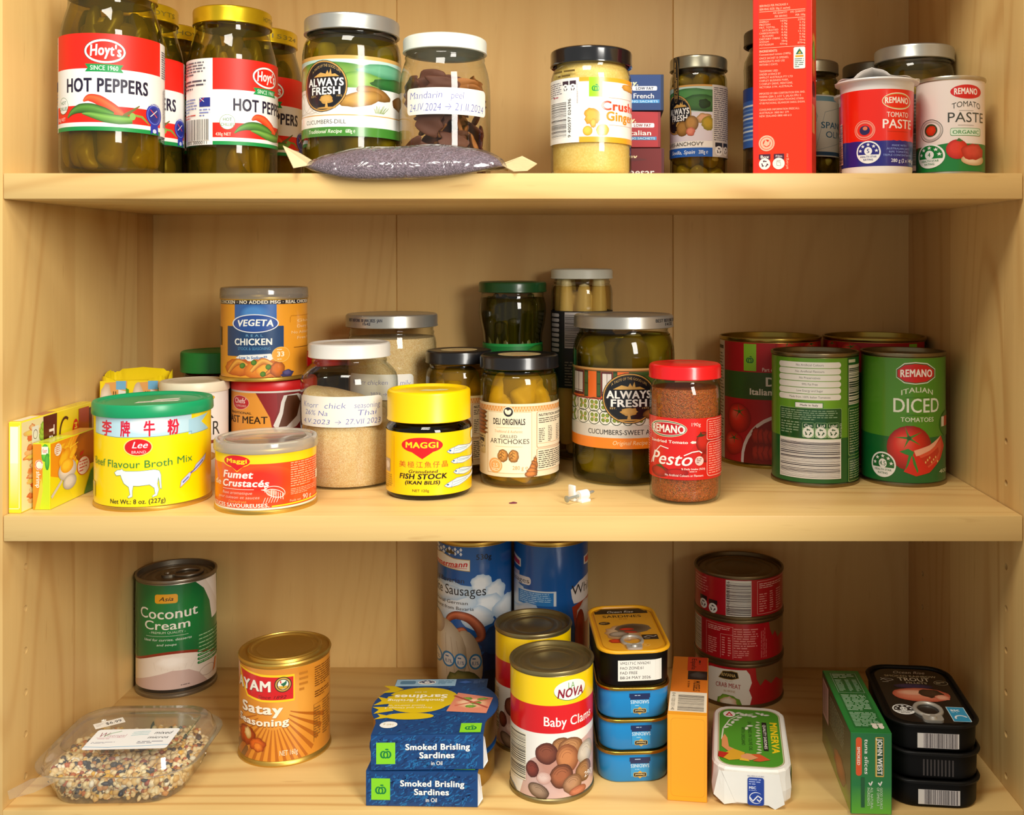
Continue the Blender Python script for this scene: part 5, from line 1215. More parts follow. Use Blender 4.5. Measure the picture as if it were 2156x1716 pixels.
A = Art(66.5, R=44.3); A.r(-2.5, 0, 2.5, 1, '#e9e4d8'); A.r(-2.5, .62, 2.5, .975, '#e8692a'); A.r(-2.5, .975, 2.5, 1, '#cfa060'); A.r(-2.5, .955, 2.5, .972, '#7a5a30')
def window(f0, f1):
    w = f1 - f0; A.r(f0, .645, f1, .955, '#5a2a2e'); A.r(f0 + w * .12, .68, f0 + w * .48, .93, '#e3ddd6'); A.r(f0 + w * .52, .68, f0 + w * .88, .93, '#d8d0c8'); A.ln([(f0, .70), (f1, .70)], '#2a1a18', .4)
    for q in (f0 - .085, f1 + .005): A.r(q, .63, q + .08, .96, '#24391f'); A.r(q + .012, .65, q + .068, .79, '#3f5a30'); A.r(q + .012, .805, q + .068, .94, '#3f5a30')
window(-.96, -.75); window(-.42, -.20); A.r(.1, .62, 2.5, .955, '#3f5a2a'); A.g(.2, .7, 1.0, .95, '#5a7a34', '#2f4a20', wob=.25); A.r(-2.5, .605, 2.5, .625, '#a8302a')
A.r(-2.5, .29, 2.5, .605, '#e9e6d8')
for k in range(7):
    f = -.97 + k * .21; 
    for j, y in enumerate((.31, .47)):
        A.ring(f - .12, y - .02, f + .12, y + .16, '#2f3f24', .55)
        for s_ in range(4): cx, cy = f + .055 * cos(s_ * pi / 2 + .78), y + .07 + .042 * sin(s_ * pi / 2 + .78); A.g(cx - .032, cy - .026, cx + .032, cy + .026, '#8a9a34', '#5f7a24', rot=45 + 90 * s_)
        A.e(f - .016, y + .058, f + .016, y + .082, '#e0a04a')
fresh_mark(A, -.395, .315, .60, .945)
A.g(.35, .36, .8, .5, '#a8743c', '#5c3a18', wob=.1)
A.r(-2.5, .135, 2.5, .29, '#d4cfc4'); A.t('CUCUMBERS-SWEET A', -.66, .485, .175, .235, '#1f1d1b', 'b'); A.r(-2.5, 0, 2.5, .135, '#ee8420'); A.t('Original Recipe', -.21, .44, .05, .10, '#f8d8a8', 'r', sh=.25)
A.wrap(t, 44.3, 31.5, mat=GLOSS)

# ---- sundried tomato pesto jar
X, Y = 81.5, 56.7
t = thing('pesto_jar', 'red-lidded jar of sundried tomato pesto near the shelf edge', 'jar', X, Y, Z2, facing(X, Y))
pr = [(28.0, 76), (27.8, 84), (27, 89), (25, 92.5), (24.4, 94)]
glass_jar(t, 28, 72, 24.4, 94, 102, granular('pesto_paste', ['#a44a16', '#c05e1c', '#7a3a12', '#c87026', '#4a3a14', '#b0521a'], 1150, .7, .45), 88, prof=pr, fillname='pesto_paste')
lid(t, 28.4, 95.5, 106.5, plain('red_metal_lid', '#e0121c', .28, 0, .03, coat=.3), 'red metal lid', recess=.4)
A = Art(47, R=28); A.r(-2.5, 0, 2.5, 1, '#dc1a16'); A.p([(-.5, 0), (1.5, 0), (1.5, .9), (.3, .6)], '#cf1712')
A.e(-.92, .685, .06, .955, '#e9e0c0'); A.e(-.905, .695, .045, .945, '#2a5a2a'); A.e(-.885, .71, .025, .93, '#f0e8d8'); A.e(-.875, .72, .015, .92, '#c41420'); A.t('REMANO', -.875, .015, .755, .875, '#fdf6ea', 'h', arc=.06)
A.t('190g', .15, .425, .875, .93, '#ffd6cc', 'r'); A.t('Sundried Tomato', -.90, .09, .59, .635, '#ffe4da', 'h'); A.p([(.14, .61), (.2, .635), (.31, .625), (.31, .60), (.2, .59)], '#fbe6da')
A.g(.30, .44, .68, .78, '#c8241c', '#7a0c0c'); A.p([(.3, .70), (.4, .74), (.42, .79), (.46, .74), (.58, .73), (.46, .70)], '#3a3a1c'); A.g(.42, .28, .66, .44, '#b01a14', '#6a0c0c'); A.g(-.9, .02, -.4, .2, '#b81a14', '#7a0c0c'); A.g(-.5, .06, .1, .18, '#c02018', '#8a1010'); A.p([(-.8, .2), (-.66, .23), (-.6, .2), (-.5, .12), (-.62, .17)], '#3a4a1c')
A.t('Pesto', -.90, .18, .235, .44, '#fff4ee', 'b', sh=.32); A.ln([(-.92, .22), (-.8, .42), (-.66, .53), (-.45, .50)], '#fff4ee', .7); A.ln([(-.02, .40), (.2, .455), (.38, .47), (.45, .44)], '#fff4ee', .8)
A.e(.27, .235, .50, .385, '#f0c8bc'); A.f(.31, .265, .46, .355, 3, '#7a3a3a'); A.t('% Daily Intake (%DI)', -.1, .54, .165, .195, '#ffe4da', 'b'); A.f(.12, .12, .52, .15, 1, '#ffc8bc'); A.t('No Artificial Colours or Flavours', -.54, .49, .055, .09, '#ffe0d6', 'b')
for y0, y1 in ((.64, .98), (.05, .61)): A.rr(.585, y0, 1.3, y1, '#ffc8b8', .1); A.rr(.597, y0 + .008, 1.3, y1 - .008, '#d81a16', .1); A.f(.64, y0 + .03, 1.15, y1 - .03, int((y1 - y0) * 24), '#f59a88')
A.f(-1.1, .1, -.95, .9, 20, '#f0a090')
A.wrap(t, 28, 19.8, mat=GLOSS)

# ---- tomato cans
def tomato(A, x0, y0, x1, y1, rot=0, cal='#3f8a2a'):
    A.g(x0, y0, x1, y1, '#dc2f1c', '#8f1210', hi='#ee6a50', hx=-.35, hy=.35); cx, cy, w, h = (x0 + x1) / 2, y0 + (y1 - y0) * .72, x1 - x0, y1 - y0
    for k in range(5):
        a = radians(rot + 72 * k + 90); A.p([(cx - .03 * w * sin(a), cy + .03 * h * cos(a)), (cx + .34 * w * cos(a), cy + .26 * h * sin(a)), (cx + .03 * w * sin(a), cy - .03 * h * cos(a))], cal)
    A.e(cx - .05 * w, cy - .05 * h, cx + .05 * w, cy + .05 * h, '#2a5a1c')
def big_can(X, Y, R, label, kind):
    t = thing('tomato_can', label, 'can', X, Y, Z2, facing(X, Y), 'large red tomato cans'); can(t, R - .8, 117, plain('lacquered_can', '#a89248', .28, 1.0, .06, 200), deep=5)
    A = Art(109, R=R - .8); A.r(-2.5, 0, 2.5, 1, '#b0121a'); A.r(-2.5, .53, 2.5, .755, '#35561c')
    if kind:
        A.r(-1.6, 0, -.885, 1, '#d8d2ca'); A.f(-1.3, .1, -.9, .9, 30, '#6a6460'); A.r(-1.1, .93, -.91, .96, '#2a2626'); A.apple(-.50, .765, -.26, .99, '#8ac42a', '#146a34'); A.t('Part of your day', -.15, .4, .765, .795, '#f0d8d0', 'b')
        A.t('Diced', -.09, .55, .645, .715, '#eee8de', 'h'); A.t('Italian Tomatoes', -.39, .75, .57, .62, '#eee8de', 'h')
        tomato(A, .10, .88, .58, 1.06, 20); tomato(A, .62, .90, .95, 1.02, 50); tomato(A, -.81, .24, -.36, .49, 10, '#5a5a24'); tomato(A, -.87, .05, -.50, .25, 40, '#4a5a24')
        A.e(-.55, -.38, .95, .42, '#d8c8c4'); A.e(-.50, -.36, .92, .39, '#7c1410')
        for i in range(12): A.g(-.35 + .1 * (i % 6), .02 + .14 * (i // 6), -.17 + .1 * (i % 6), .16 + .14 * (i // 6), '#a8281a', '#6a100e', wob=.3)
    else:
        A.r(.95, 0, 1.6, 1, '#1c1a18'); A.apple(.65, .765, .80, .99, '#8ac42a', '#146a34'); tomato(A, -.64, .87, -.22, 1.0, 20); tomato(A, -.92, .88, -.68, 1.02, 40)
    A.wrap(t, R - .8, 4)
big_can(177.6, 212.4, 47.4, 'large red diced tomato can at the back, left of its twin', 1)
big_can(276.0, 212.6, 47.4, 'large red tomato can at the back, beside the right cupboard side', 0)

X, Y = 200.2, 127
t = thing('tomato_can', 'green tomato can turned to its back, with white pills and bar code', 'can', X, Y, Z2, facing(X, Y), 'green tomato cans')
can(t, 36.2, 110.5, plain('dull_tin', '#8f8264', .34, 1.0), deep=4)
A = Art(103, R=36.2); A.r(-2.5, 0, 2.5, 1, '#5f9a24'); A.r(-2.5, 0, 2.5, .36, '#11602a'); A.g(-.3, .4, .6, 1.0, '#74ae2c', '#5f9a24')
for i, s_ in enumerate(('No Artificial Colours', 'No Artificial Flavours', 'No Preservatives', '99% Fat Free', 'Low Energy and Sugar', 'Made from 100% Italian Tomatoes')):
    y = .922 - i * .0515; A.rr(-.80, y, .585, y + .046, '#ecece4', .5); w_ = .0148 * len(s_); A.t(s_, -.11 - w_, -.11 + w_, y + .015, y + .032, '#5a5a50', 'r')
A.r(-.445, .60, .19, .645, '#2a7a34'); A.r(-.43, .604, .175, .641, '#f0f0ea'); A.t('Made in Italy', -.33, .075, .615, .632, '#22301c', 'b')
A.rr(-.785, .352, .60, .60, '#8ab86a', .05); A.rr(-.775, .356, .592, .596, '#124f22', .05); A.f(-.75, .50, .55, .585, 5, '#8aa886'); A.f(-.75, .385, -.30, .49, 5, '#8aa886')
for x, s_ in ((-.265, 'Can'), (.015, 'Lid'), (.285, 'Label')): A.rr(x - .01, .365, x + .255, .485, '#9ac08a', .1); A.recycle(x, .362, x + .245, .482, '#124f22', '#eaeee4', s_)
A.t('arl.org.au', .55, .585, .37, .48, '#c8dcc0', 'b', rot=90)
A.b(-.775, .035, .58, .352, True, '#eceae4', '#1c1a2c', 40); A.ln([(.735, 0), (.735, 1)], '#2f6a1c', .4)
A.r(.735, 0, 2.5, 1, '#1a5a22'); A.r(.75, .96, .90, .985, '#d8e0c8'); A.b(.75, .62, 1.05, .94, True, '#e0e2da', '#1a1a24', 26)
for y0, y1 in ((.21, .60), (.0, .19)): A.rr(.74, y0, 1.4, y1, '#8ab86a', .05); A.rr(.75, y0 + .006, 1.4, y1 - .006, '#124f22', .05); A.f(.77, y0 + .02, 1.2, y1 - .02, int((y1 - y0) * 46), '#a8c09a')
A.wrap(t, 36.2, 3.6, mat=GLOSS)
X, Y = 276.0, 127
t = thing('tomato_can', 'green diced tomato can showing a tomato and wedge, next to the right side', 'can', X, Y, Z2, facing(X, Y), 'green tomato cans')
can(t, 34.6, 110.5, plain('dull_tin', '#8f8264', .34, 1.0), deep=4)
A = Art(103, R=34.6); A.r(-2.5, 0, 2.5, 1, '#4f8f22'); A.p([(-2.5, 0), (2.5, 0), (2.5, .38), (.2, .36), (-.4, .365), (-1, .375), (-2.5, .38)], '#12672e')
P = [(-.145, .855), (-.13, .865), (.06, .955), (.29, .965), (.52, .955), (.715, .865), (.73, .855), (.73, .90), (.715, .90)]
A.p([(-.15, .845), (-.15, .91), (.03, .96), (.29, .97), (.56, .96), (.735, .91), (.735, .845), (.56, .80), (.29, .79), (.03, .80)], '#e8ece0'); A.p([(-.14, .848), (-.14, .907), (.04, .952), (.29, .962), (.55, .952), (.725, .907), (.725, .848), (.55, .807), (.29, .797), (.04, .807)], '#1f6a30')
A.p([(-.12, .852), (-.12, .903), (.05, .945), (.29, .955), (.54, .945), (.705, .903), (.705, .852), (.54, .813), (.29, .803), (.05, .813)], '#d01a20'); A.t('REMANO', -.065, .67, .848, .905, '#fdf6ee', 'h', arc=.1)
A.t('ITALIAN', -.05, .69, .70, .74, '#dfe9cc', 'b', arc=.7); A.ln([(.06, .685), (.58, .685)], '#2f6a1c', .35); A.t('DICED', -.24, .825, .565, .675, '#e9eedd', 'b'); A.ln([(.06, .545), (.58, .545)], '#2f6a1c', .35); A.t('TOMATOES', -.05, .70, .49, .525, '#dfe9cc', 'b')
tomato(A, -.37, .10, .65, .46, 15)
A.p([(.02, .09), (.30, .055), (.60, .08), (.85, .18), (.935, .28), (.86, .37), (.60, .30), (.25, .26)], '#d8281c'); A.p([(.25, .26), (.60, .30), (.86, .37), (.82, .34), (.62, .245), (.3, .215)], '#f0b090'); A.p([(.36, .22), (.62, .26), (.86, .34), (.88, .27), (.80, .18), (.58, .12)], '#e2583a'); A.p([(.40, .20), (.60, .225), (.80, .28), (.82, .24), (.72, .17), (.55, .13)], '#c8321e')
for k in range(7): A.e(.50 + .045 * k, .155 + .018 * (k % 3), .53 + .045 * k, .175 + .018 * (k % 3), '#f2c070')
for P in ([(-.08, .25), (.12, .275), (.25, .25), (.22, .215), (.05, .23)], [(.14, .235), (.2, .22), (.12, .14), (.05, .10), (.1, .17)], [(.2, .225), (.25, .21), (.35, .10), (.33, .08), (.24, .15)]): A.p(P, '#2f8a34')
A.stars(-.715, .03, -.155, .235, '4.5', '#12672e'); A.e(.83, .36, 1.12, .56, '#2f6a1c'); A.r(.87, .44, .93, .52, '#e8e6dc'); A.r(.93, .44, 1.0, .52, '#c8301e'); A.t('400 g', .82, 1.0, .065, .095, '#d8e2c8', 'b')
A.wrap(t, 34.6, 3.6, mat=GLOSS)

# ---- cable clip and its nail, red petal crumb
t = thing('cable_clip', 'small white plastic cable clip with a steel nail lying on the shelf', 'clip', 0, 43.5, Z2, 42)
CL = plain('white_clip', '#f2f1ec', .35)
lathe('barrel', [(0, -4.6), (3.4, -4.6), (3.8, -4.2), (3.8, 4.2), (3.4, 4.6), (0, 4.6)], CL, t, 28).matrix_local = Matrix.Translation((.001, 0, .0052)) @ Matrix.Rotation(pi / 2, 4, 'Y')
box('base', -4, 5.4, -4.6, 5, 0, 2.2, CL, t, .5); box('hook', -5.6, -3.2, 3, 10, .2, 12.5, CL, t, .8); box('hook_foot', -5, 5, 4, 7, .2, 6.5, CL, t, .8)
NAIL = plain('steel_nail', '#aab2ac', .45, .6)
o = tube('nail', [(-15, 0, 4.4), (-4, 0, 5.0), (9, 0, 5.8), (11.6, 0, 6.0), (13.4, 0, 6.1)], [1.15, 1.15, 1.15, 1.1, .1], NAIL, t, 12)
tube('nail_head', [(-15.9, 0, 4.35), (-15.7, 0, 4.36), (-14.9, 0, 4.4)], [2.2, 2.7, 2.5], NAIL, o, 16)
t = meshobj('petal_crumb', [(-3, -.8, 0), (-1, -1.6, .1), (2, -1.2, 0), (3.2, .2, .1), (2.2, 1.4, .2), (.5, 1.0, .6), (-.6, 2.0, .3), (-1.4, .8, .2), (-3, .6, 0)] + [(x, y, z + .5) for x, y, z in [(-3, -.8, 0), (-1, -1.6, .1), (2, -1.2, 0), (3.2, .2, .1), (2.2, 1.4, .2), (.5, 1.0, .6), (-.6, 2.0, .3), (-1.4, .8, .2), (-3, .6, 0)]],
            [tuple(range(9))[::-1], tuple(range(9, 18))] + [(k, (k + 1) % 9, 9 + (k + 1) % 9, 9 + k) for k in range(9)], plain('magenta_skin', '#6a0f3a', .5), None, 0)
t.location = (-.0531, .0378, EYE + Z2 / 1000); t['label'] = 'tiny dark magenta scrap lying on the lower shelf'; t['category'] = 'scrap'

# ================================================================== CUPBOARD FLOOR
# ---- coconut cream
X, Y = -387.6, 225
t = thing('coconut_cream_can', 'green coconut cream can with ring pull in the left back corner', 'can', X, Y, Z3, facing(X, Y))
can(t, 35.8, 108.5, plain('grey_tin', '#8f887a', .38, .9, .08, 200), deep=5)
ring_pull(t, -8, 0, 104.6, 36, plain('grey_tin', '#8f887a', .38, .9), -90)
A = Art(99, R=35.8); A.r(-2.5, 0, 2.5, 1, '#0e6a36'); A.g(-.9, .4, .9, 1.0, '#12803c', '#0e6a36'); A.r(-2.5, 0, 2.5, .03, '#1c1c1c')
cv = lambda k, b: [(-1.1 + .11 * i, b + k * math.sqrt(max(0, 1 - ((-1.1 + .11 * i + .05) / 1.2) ** 2))) for i in range(21)]
A.p([(1.1, .03), (-1.1, .03)] + cv(.25, .135), '#8a2f1e'); A.p([(1.1, .03), (-1.1, .03)] + cv(.25, .11), '#e6dcd0')
for k in range(7): A.ln([(-.55 + .17 * k, .345 - .02 * abs(k - 3)), (-.50 + .14 * k, .21)], '#d6ccc0', .35)
A.p([(-1.1, .03), (.75, .03), (.55, .14), (.3, .195), (-.1, .205), (-.5, .165), (-1.1, .05)], '#c8aea6'); A.g(-.5, .22, .3, .34, '#f2ece4', '#e6dcd0', wob=.2); A.ring(.55, .08, .92, .18, '#b8a89c', .6)
A.p([(.46, 1), (.97, 1), (.99, .62), (.86, .60), (.80, .78), (.66, .92)], '#e8e2da'); A.p([(.7, 1), (.97, 1), (.99, .7), (.88, .85)], '#f6f3ee')
A.rr(-.515, .835, .03, .92, '#e8a81c', .25); A.t('Asia', -.42, -.08, .858, .895, '#2a2010', 'b', sh=.3)
A.t('Coconut', -.86, .51, .70, .795, '#f0efe4', 'b', arc=-.1); A.t('Cream', -.76, .35, .595, .675, '#f0efe4', 'b', arc=-.06); A.t('- PREMIUM QUALITY -', -.65, .22, .553, .573, '#cfe0c8', 'r'); A.ln([(-.72, .53), (.28, .53)], '#cfe0c8', .3)
A.t('Ideal for curries, desserts', -.77, .36, .485, .507, '#dfeade', 'r', sh=.2); A.t('and soups', -.48, 0, .44, .46, '#dfeade', 'r', sh=.2)
for k in range(8): A.rr(.50, .47 - .036 * k, 1.1, .495 - .036 * k, '#1c7a3c', .5); A.f(.54, .474 - .036 * k, 1.0, .492 - .036 * k, 1, '#a8c8a0')
A.f(.1, .055, .5, .068, 1, '#4a3a34'); A.p([(.88, .08), (.93, .1), (.97, .2), (.93, .2)], '#d8762a'); A.f(-1.1, .3, -.93, .95, 6, '#3f8a4a', rot=90)
A.wrap(t, 35.8, 5, mat=GLOSS)

# ---- satay seasoning tin with a lever lid
X, Y = -247.1, 99.6
t = thing('satay_tin', 'orange satay seasoning tin with a golden press-in lid', 'tin', X, Y, Z3, facing(X, Y))
R = 36.3
lathe('can_body', [(0, 1.2), (R - 4, 1.2), (R - 3, 0), (R + .7, 0), (R + 1.2, 1.2), (R + .8, 3), (R - .2, 4), (R, 5), (R, 77), (R - .2, 78), (R + .8, 79), (R + 1.2, 80.6), (R + .6, 82), (R - .6, 82), (R - 1.4, 80.2), (R * .84, 80.0), (R * .80, 82.6)], GOLD, t, 96)
lathe('lever_lid', [(R * .80, 81), (R * .82, 82.8), (R * .80, 83.6), (R * .75, 83.6), (R * .72, 82.4), (R * .66, 82.0), (R * .62, 82.5), (R * .58, 82.0), (0, 82.0)], GOLD, t, 96, label='golden press-in lid')
A = Art(73, R=R); A.r(-2.5, 0, 2.5, 1, '#dd8f2e'); A.g(-.4, .2, .75, .95, '#eda644', '#dd8f2e'); A.p([(-1.5, 0), (-.78, 0), (-.78, .12), (-.95, .2), (-1.5, .2)], '#7a4a20')
for k in range(17):
    a = radians(18 + 8.5 * k); cx, cy = -.25, .62; A.p([(cx + .38 * cos(a + .02), cy - .28 * sin(a + .02)), (cx + 1.15 * cos(a + .03), max(.0, cy - .80 * sin(a + .03))), (cx + 1.15 * cos(a - .035), max(.0, cy - .80 * sin(a - .035))), (cx + .38 * cos(a - .02), cy - .28 * sin(a - .02))], '#b5651c')
A.p([(-.97, .99), (-.5, .945), (.20, .935), (.20, .645), (-.5, .645), (-.80, .68)], '#ffd01c'); A.p([(-.94, .965), (-.5, .92), (.175, .912), (.175, .668), (-.5, .668), (-.78, .70)], '#d4161c')
A.t('AYAM', -.96, -.27, .755, .865, '#3a2a1c', 'h'); A.t('AYAM', -.965, -.275, .76, .87, '#f7f2e6', 'h')
A.e(-.225, .75, .14, .92, '#3a2a14'); A.ring(-.205, .76, .12, .91, '#c9a04a', 1.1); A.e(-.155, .783, .07, .888, '#f3eee0'); A.p([(-.15, .82), (.065, .82), (.03, .79), (-.10, .787)], '#d8a82a')
A.p([(-.10, .865), (-.085, .845), (-.05, .85), (-.01, .86), (.03, .88), (.035, .85), (.01, .825), (-.02, .82), (-.025, .80), (-.045, .82), (-.08, .832)], '#1f6a4a'); A.p([(-.11, .86), (-.10, .88), (-.085, .88), (-.075, .86), (-.085, .845)], '#d4161c'); A.e(-.12, .765, .04, .79, '#e8c860') if 0 else None
A.t('Since 1892', -.58, .02, .682, .715, '#6a0c10', 'r', sh=.3)
for c_, d in (('#8a4a14', -.008), ('#fbf0dc', 0)): A.t('Satay', -.895, -.04, .515 + d, .62 + d, c_, 'h', jit=.06); A.t('Seasoning', -.945, .09, .40 + d, .475 + d, c_, 'h', arc=-.25, jit=.05)
A.g(-.95, .14, -.62, .36, '#c8561c', '#7a260c', wob=.3); A.g(-.75, .10, -.40, .25, '#d8641c', '#8a2c0e', wob=.3); A.g(-.85, .22, -.70, .34, '#e8c88a', '#b88a3a', wob=.3); A.g(-.66, .10, -.46, .2, '#e8842a', '#b04a14', wob=.25)
A.t('NET 160g', -.12, .265, .06, .115, '#fbe9c8', 'r'); A.f(.63, .72, .98, .95, 9, '#7a4a1c'); A.f(.63, .60, .95, .68, 3, '#6a3a14'); A.f(.62, .15, .76, .5, 12, '#8a5a24'); A.f(.80, .15, .96, .55, 14, '#8a5a24'); A.ln([(.61, .12), (.61, .53), (.98, .55)], '#8a5a24', .3); A.f(.3, .72, .5, .95, 4, '#c07a28')
A.wrap(t, R, 4.6, mat=GLOSS)

# ---- two tall cans of white sausages
def sausage_can(X, Y, kind, label):
    t = thing('sausage_can', label, 'can', X, Y, Z3, facing(X, Y), 'tall blue sausage cans')
    R = 35; can(t, R, 144, GOLD, deep=4.5)
    A = Art(136, R=R); A.r(-2.5, 0, 2.5, 1, '#15569f')
    if kind:
        A.p([(-2.5, 0), (2.5, 0), (2.5, .28), (.9, .3), (.7, .36), (.4, .33), (.2, .27)], '#10234e'); A.g(.1, .25, .9, .45, '#274a80', '#143468', wob=.3)
        for x0, x1, y0, y1 in ((-.1, .45, .66, .82), (-1.1, .2, .5, .76), (.25, .8, .60, .76), (.0, .75, .52, .68), (-.4, .5, .44, .6), (.5, 1.2, .46, .64), (-1.2, -.2, .62, .74)): A.g(x0, y0, x1, y1, '#e6ecf0', '#a9c4dc', wob=.25)
        for i in range(9):
            for j in range(3):
                if (i + j) % 2 == 0: f, y = -1.0 + .075 * i, .965 + .015 * j - .015; A.p([(f, y), (f + .04, y + .014), (f + .08, y), (f + .04, y - .014)], '#dfe6ee')
        A.p([(-1.2, .93), (-.85, .945), (-.55, .92), (-.12, .915), (-.12, .835), (-.4, .84), (-.8, .85), (-1.2, .87)], '#c2a25a'); A.p([(-1.2, .925), (-.85, .94), (-.55, .915), (-.135, .91), (-.135, .84), (-.4, .845), (-.8, .855), (-1.2, .875)], '#efe9dc')
        A.t('Zimmermann', -1.06, -.18, .868, .905, '#c81e22', 'h', sh=.15, arc=-.3); A.ln([(-.95, .868), (-.6, .855), (-.2, .855)], '#c81e22', .5); A.p([(-.75, .95), (-.72, .985), (-.66, .96), (-.62, .985), (-.56, .96), (-.54, .98), (-.52, .945)], '#4a3a1c')
        A.t('530g', .03, .44, .915, .95, '#0c1018', 'b'); A.t('Original Bavarian', -1.35, -.26, .755, .787, '#2a2a30', 'r'); A.t('White Sausages', -1.3, .31, .672, .735, '#20242c', 'r')
        A.t('Traditional German', -1.15, -.17, .61, .632, '#4a4036', 'r'); A.t('Weisswurst from Bavaria', -1.2, -.02, .572, .594, '#4a4036', 'r')
        A.leaf([(-.62, .43), (-.70, .49), (-.5, .535), (-.15, .52), (.12, .45), (.16, .39), (.0, .37)], [1.5, 3, 3.6, 4.2, 4.6, 4, 1.5], '#c8704c', '#6a2414'); A.leaf([(-.66, .47), (-.5, .43), (-.3, .44), (-.2, .41)], [2, 2.6, 2.6, 1.4], '#c8704c', '#6a2414'); A.g(-.6, .44, .15, .55, '#b2543a', '#8a3a24', rot=-12) if 0 else None
        A.g(-.55, .02, .2, .44, '#d9cdb4', '#a8977a', rot=8); A.g(-1.1, .0, -.2, .5, '#e2d8c2', '#ab9a7e'); A.g(-1.15, .38, -.78, .54, '#d8c8ae', '#a8907a')
        for k in range(5): A.ln([(-.9 + .14 * k, .42 - .02 * k), (-.95 + .22 * k, .12)], '#b3a286', .5)
        A.g(-.75, .0, .1, .16, '#8a8a4a', '#3a4a24', wob=.4)
        for i, f in enumerate((-1.0, -.68, -.36, .02)): A.e(f - .165, .175, f + .165, .28, '#2a86c8'); A.e(f - .125, .187, f + .125, .268, '#e8ecee'); A.f(f - .08, .235, f + .08, .255, 1, '#2a6aa8'); A.t('8,1%', f - .09, f + .09, .205, .228, '#2a6aa8', 'b')
        A.r(.25, 0, 1.5, .16, '#141c34')
    else:
        A.r(-2.5, .55, 2.5, .8, '#15569f'); A.p([(-1.2, .90), (-.98, .92), (-.80, .895), (-.80, .84), (-1.2, .86)], '#e8e0d4'); A.p([(-1.2, .885), (-.98, .90), (-.83, .88), (-.83, .85), (-1.2, .87)], '#c83038')
        A.p([(-1.2, .82), (-.84, .81), (-.84, .785), (-1.2, .79)], '#c8b8c0'); A.rr(-1.3, .73, -.53, .785, '#e0d8d2', .4); A.t('Sausages', -1.12, -.56, .742, .773, '#34302e', 'r')
        A.g(-1.2, .55, -.6, .73, '#e4e2de', '#c9d6e2', wob=.3); A.r(-.89, .60, .14, .70, '#d3dbe2'); A.r(-.86, .60, .07, .69, '#2a7cc4'); A.f(-.82, .61, .03, .685, 6, '#a9d0ee'); A.g(-1.2, .4, .1, .6, '#e4e2de', '#9ab8d6', wob=.3)
        A.p([(.87, .90), (1.2, .92), (1.2, .83), (.87, .845)], '#e8e0d4'); A.p([(.90, .89), (1.2, .905), (1.2, .85), (.90, .855)], '#c83038')
        A.p([(.52, .70), (.62, .715), (.75, .745), (.9, .76), (1.3, .78), (1.3, .60), (.6, .60), (.55, .64)], '#e0d8d2'); A.t('White', .54, 1.12, .66, .725, '#2a2826', 'r')
        A.p([(.55, .58), (.75, .60), (1.3, .63), (1.3, .2), (.75, .2), (.65, .4)], '#a83a1c'); A.g(.7, .45, 1.1, .6, '#d8d0c8', '#b8a898', wob=.3); A.g(.62, .2, .9, .55, '#b0441e', '#7a2410')
    A.wrap(t, R, 4, mat=GLOSS)
sausage_can(-102.2, 222.5, 1, 'tall blue sausage can showing mountains, white sausages and a pretzel')
sausage_can(-29.4, 222.5, 0, 'tall blue sausage can turned to its info panel, right of its twin')

# ---- two cans of baby clams
def clam_can(X, Y, tw, label):
    t = thing('clam_can', label, 'can', X, Y, Z3, facing(X, Y, tw), 'cans of baby clams')
    R = 31.8; can(t, R, 98, plain('olive_tin', '#9a8c62', .4, .9, .1, 150), deep=3.2)
    A = Art(90, R=R); A.r(-2.5, 0, 2.5, 1, '#f3efe6'); A.r(-2.5, .765, 2.5, 1, '#ffd500'); A.r(-2.5, .535, 2.5, .765, '#d8121a')
    A.p([(-.75, 0), (1.6, 0), (1.6, .50), (.9, .47), (.5, .42), (.1, .40), (-.3, .32), (-.6, .2)], '#d4b0a6'); A.g(-.5, .05, .9, .45, '#c08a78', '#d4b0a6', wob=.2)
    A.e(.05, .795, .79, .96, '#3a7a34'); A.e(.055, .80, .785, .965, '#f4f1ea'); A.t('LA', .38, .54, .895, .945, '#4f9a2e', 'r'); A.t('NOVA', .12, .73, .825, .895, '#8a1430', 'h', sh=.2)
    A.t('Baby Clams', -.20, .92, .60, .675, '#fdf4ee', 'b', arc=-.15)
    for x0, x1, y0, y1, r_, c0, c1 in ((.0, .45, .36, .50, -5, '#b07a4a', '#5a3018'), (-.38, .15, .28, .46, 8, '#8a4a34', '#4a1e16'), (.15, .72, .32, .49, -8, '#c08a58', '#6a3c22'), (.1, .62, .20, .44, 20, '#c8824e', '#7a4226'), (.6, .95, .22, .42, 0, '#d8d0c0', '#a09484'), (-.6, -.3, .16, .3, 0, '#8a3a2c', '#4a1c16'), (.55, .92, .08, .26, -10, '#a8784c', '#5a381e'), (-.05, .5, .08, .28, 12, '#a8623e', '#4e2816'), (.25, .7, .02, .18, 0, '#b88a66', '#6a4428'), (-.55, -.05, .0, .12, -20, '#a88a70', '#4a3222'), (-.35, -.02, .12, .22, 0, '#e2c4b8', '#c89a8c'), (.4, .8, -.01, .07, 0, '#c87a5a', '#8a4a34')):
        A.g(x0, y0, x1, y1, c0, c1, rot=r_, wob=.06); cx, cy, w, h = (x0 + x1) / 2, (y0 + y1) / 2, x1 - x0, y1 - y0
        for k in range(3): A.ring(cx - w * (.42 - .1 * k), cy - h * (.42 - .1 * k), cx + w * (.42 - .1 * k), cy + h * (.42 - .1 * k), c1, .22, 16, a0=20, a1=150, rot=r_)
    A.b(-.96, .12, -.60, .51, True, '#efe6cc'); A.t('290g', .76, .95, .11, .155, '#fdf6f0', 'b'); A.p([(-1.2, 0), (-.8, 0), (-.9, .035), (-1.2, .05)], '#3a2a24')
    A.r(-2.5, 0, -1.2, .765, '#f3efe6'); A.f(-1.7, .1, -1.25, .72, 26, '#8a8078')
    A.wrap(t, R, 4, mat=GLOSS)
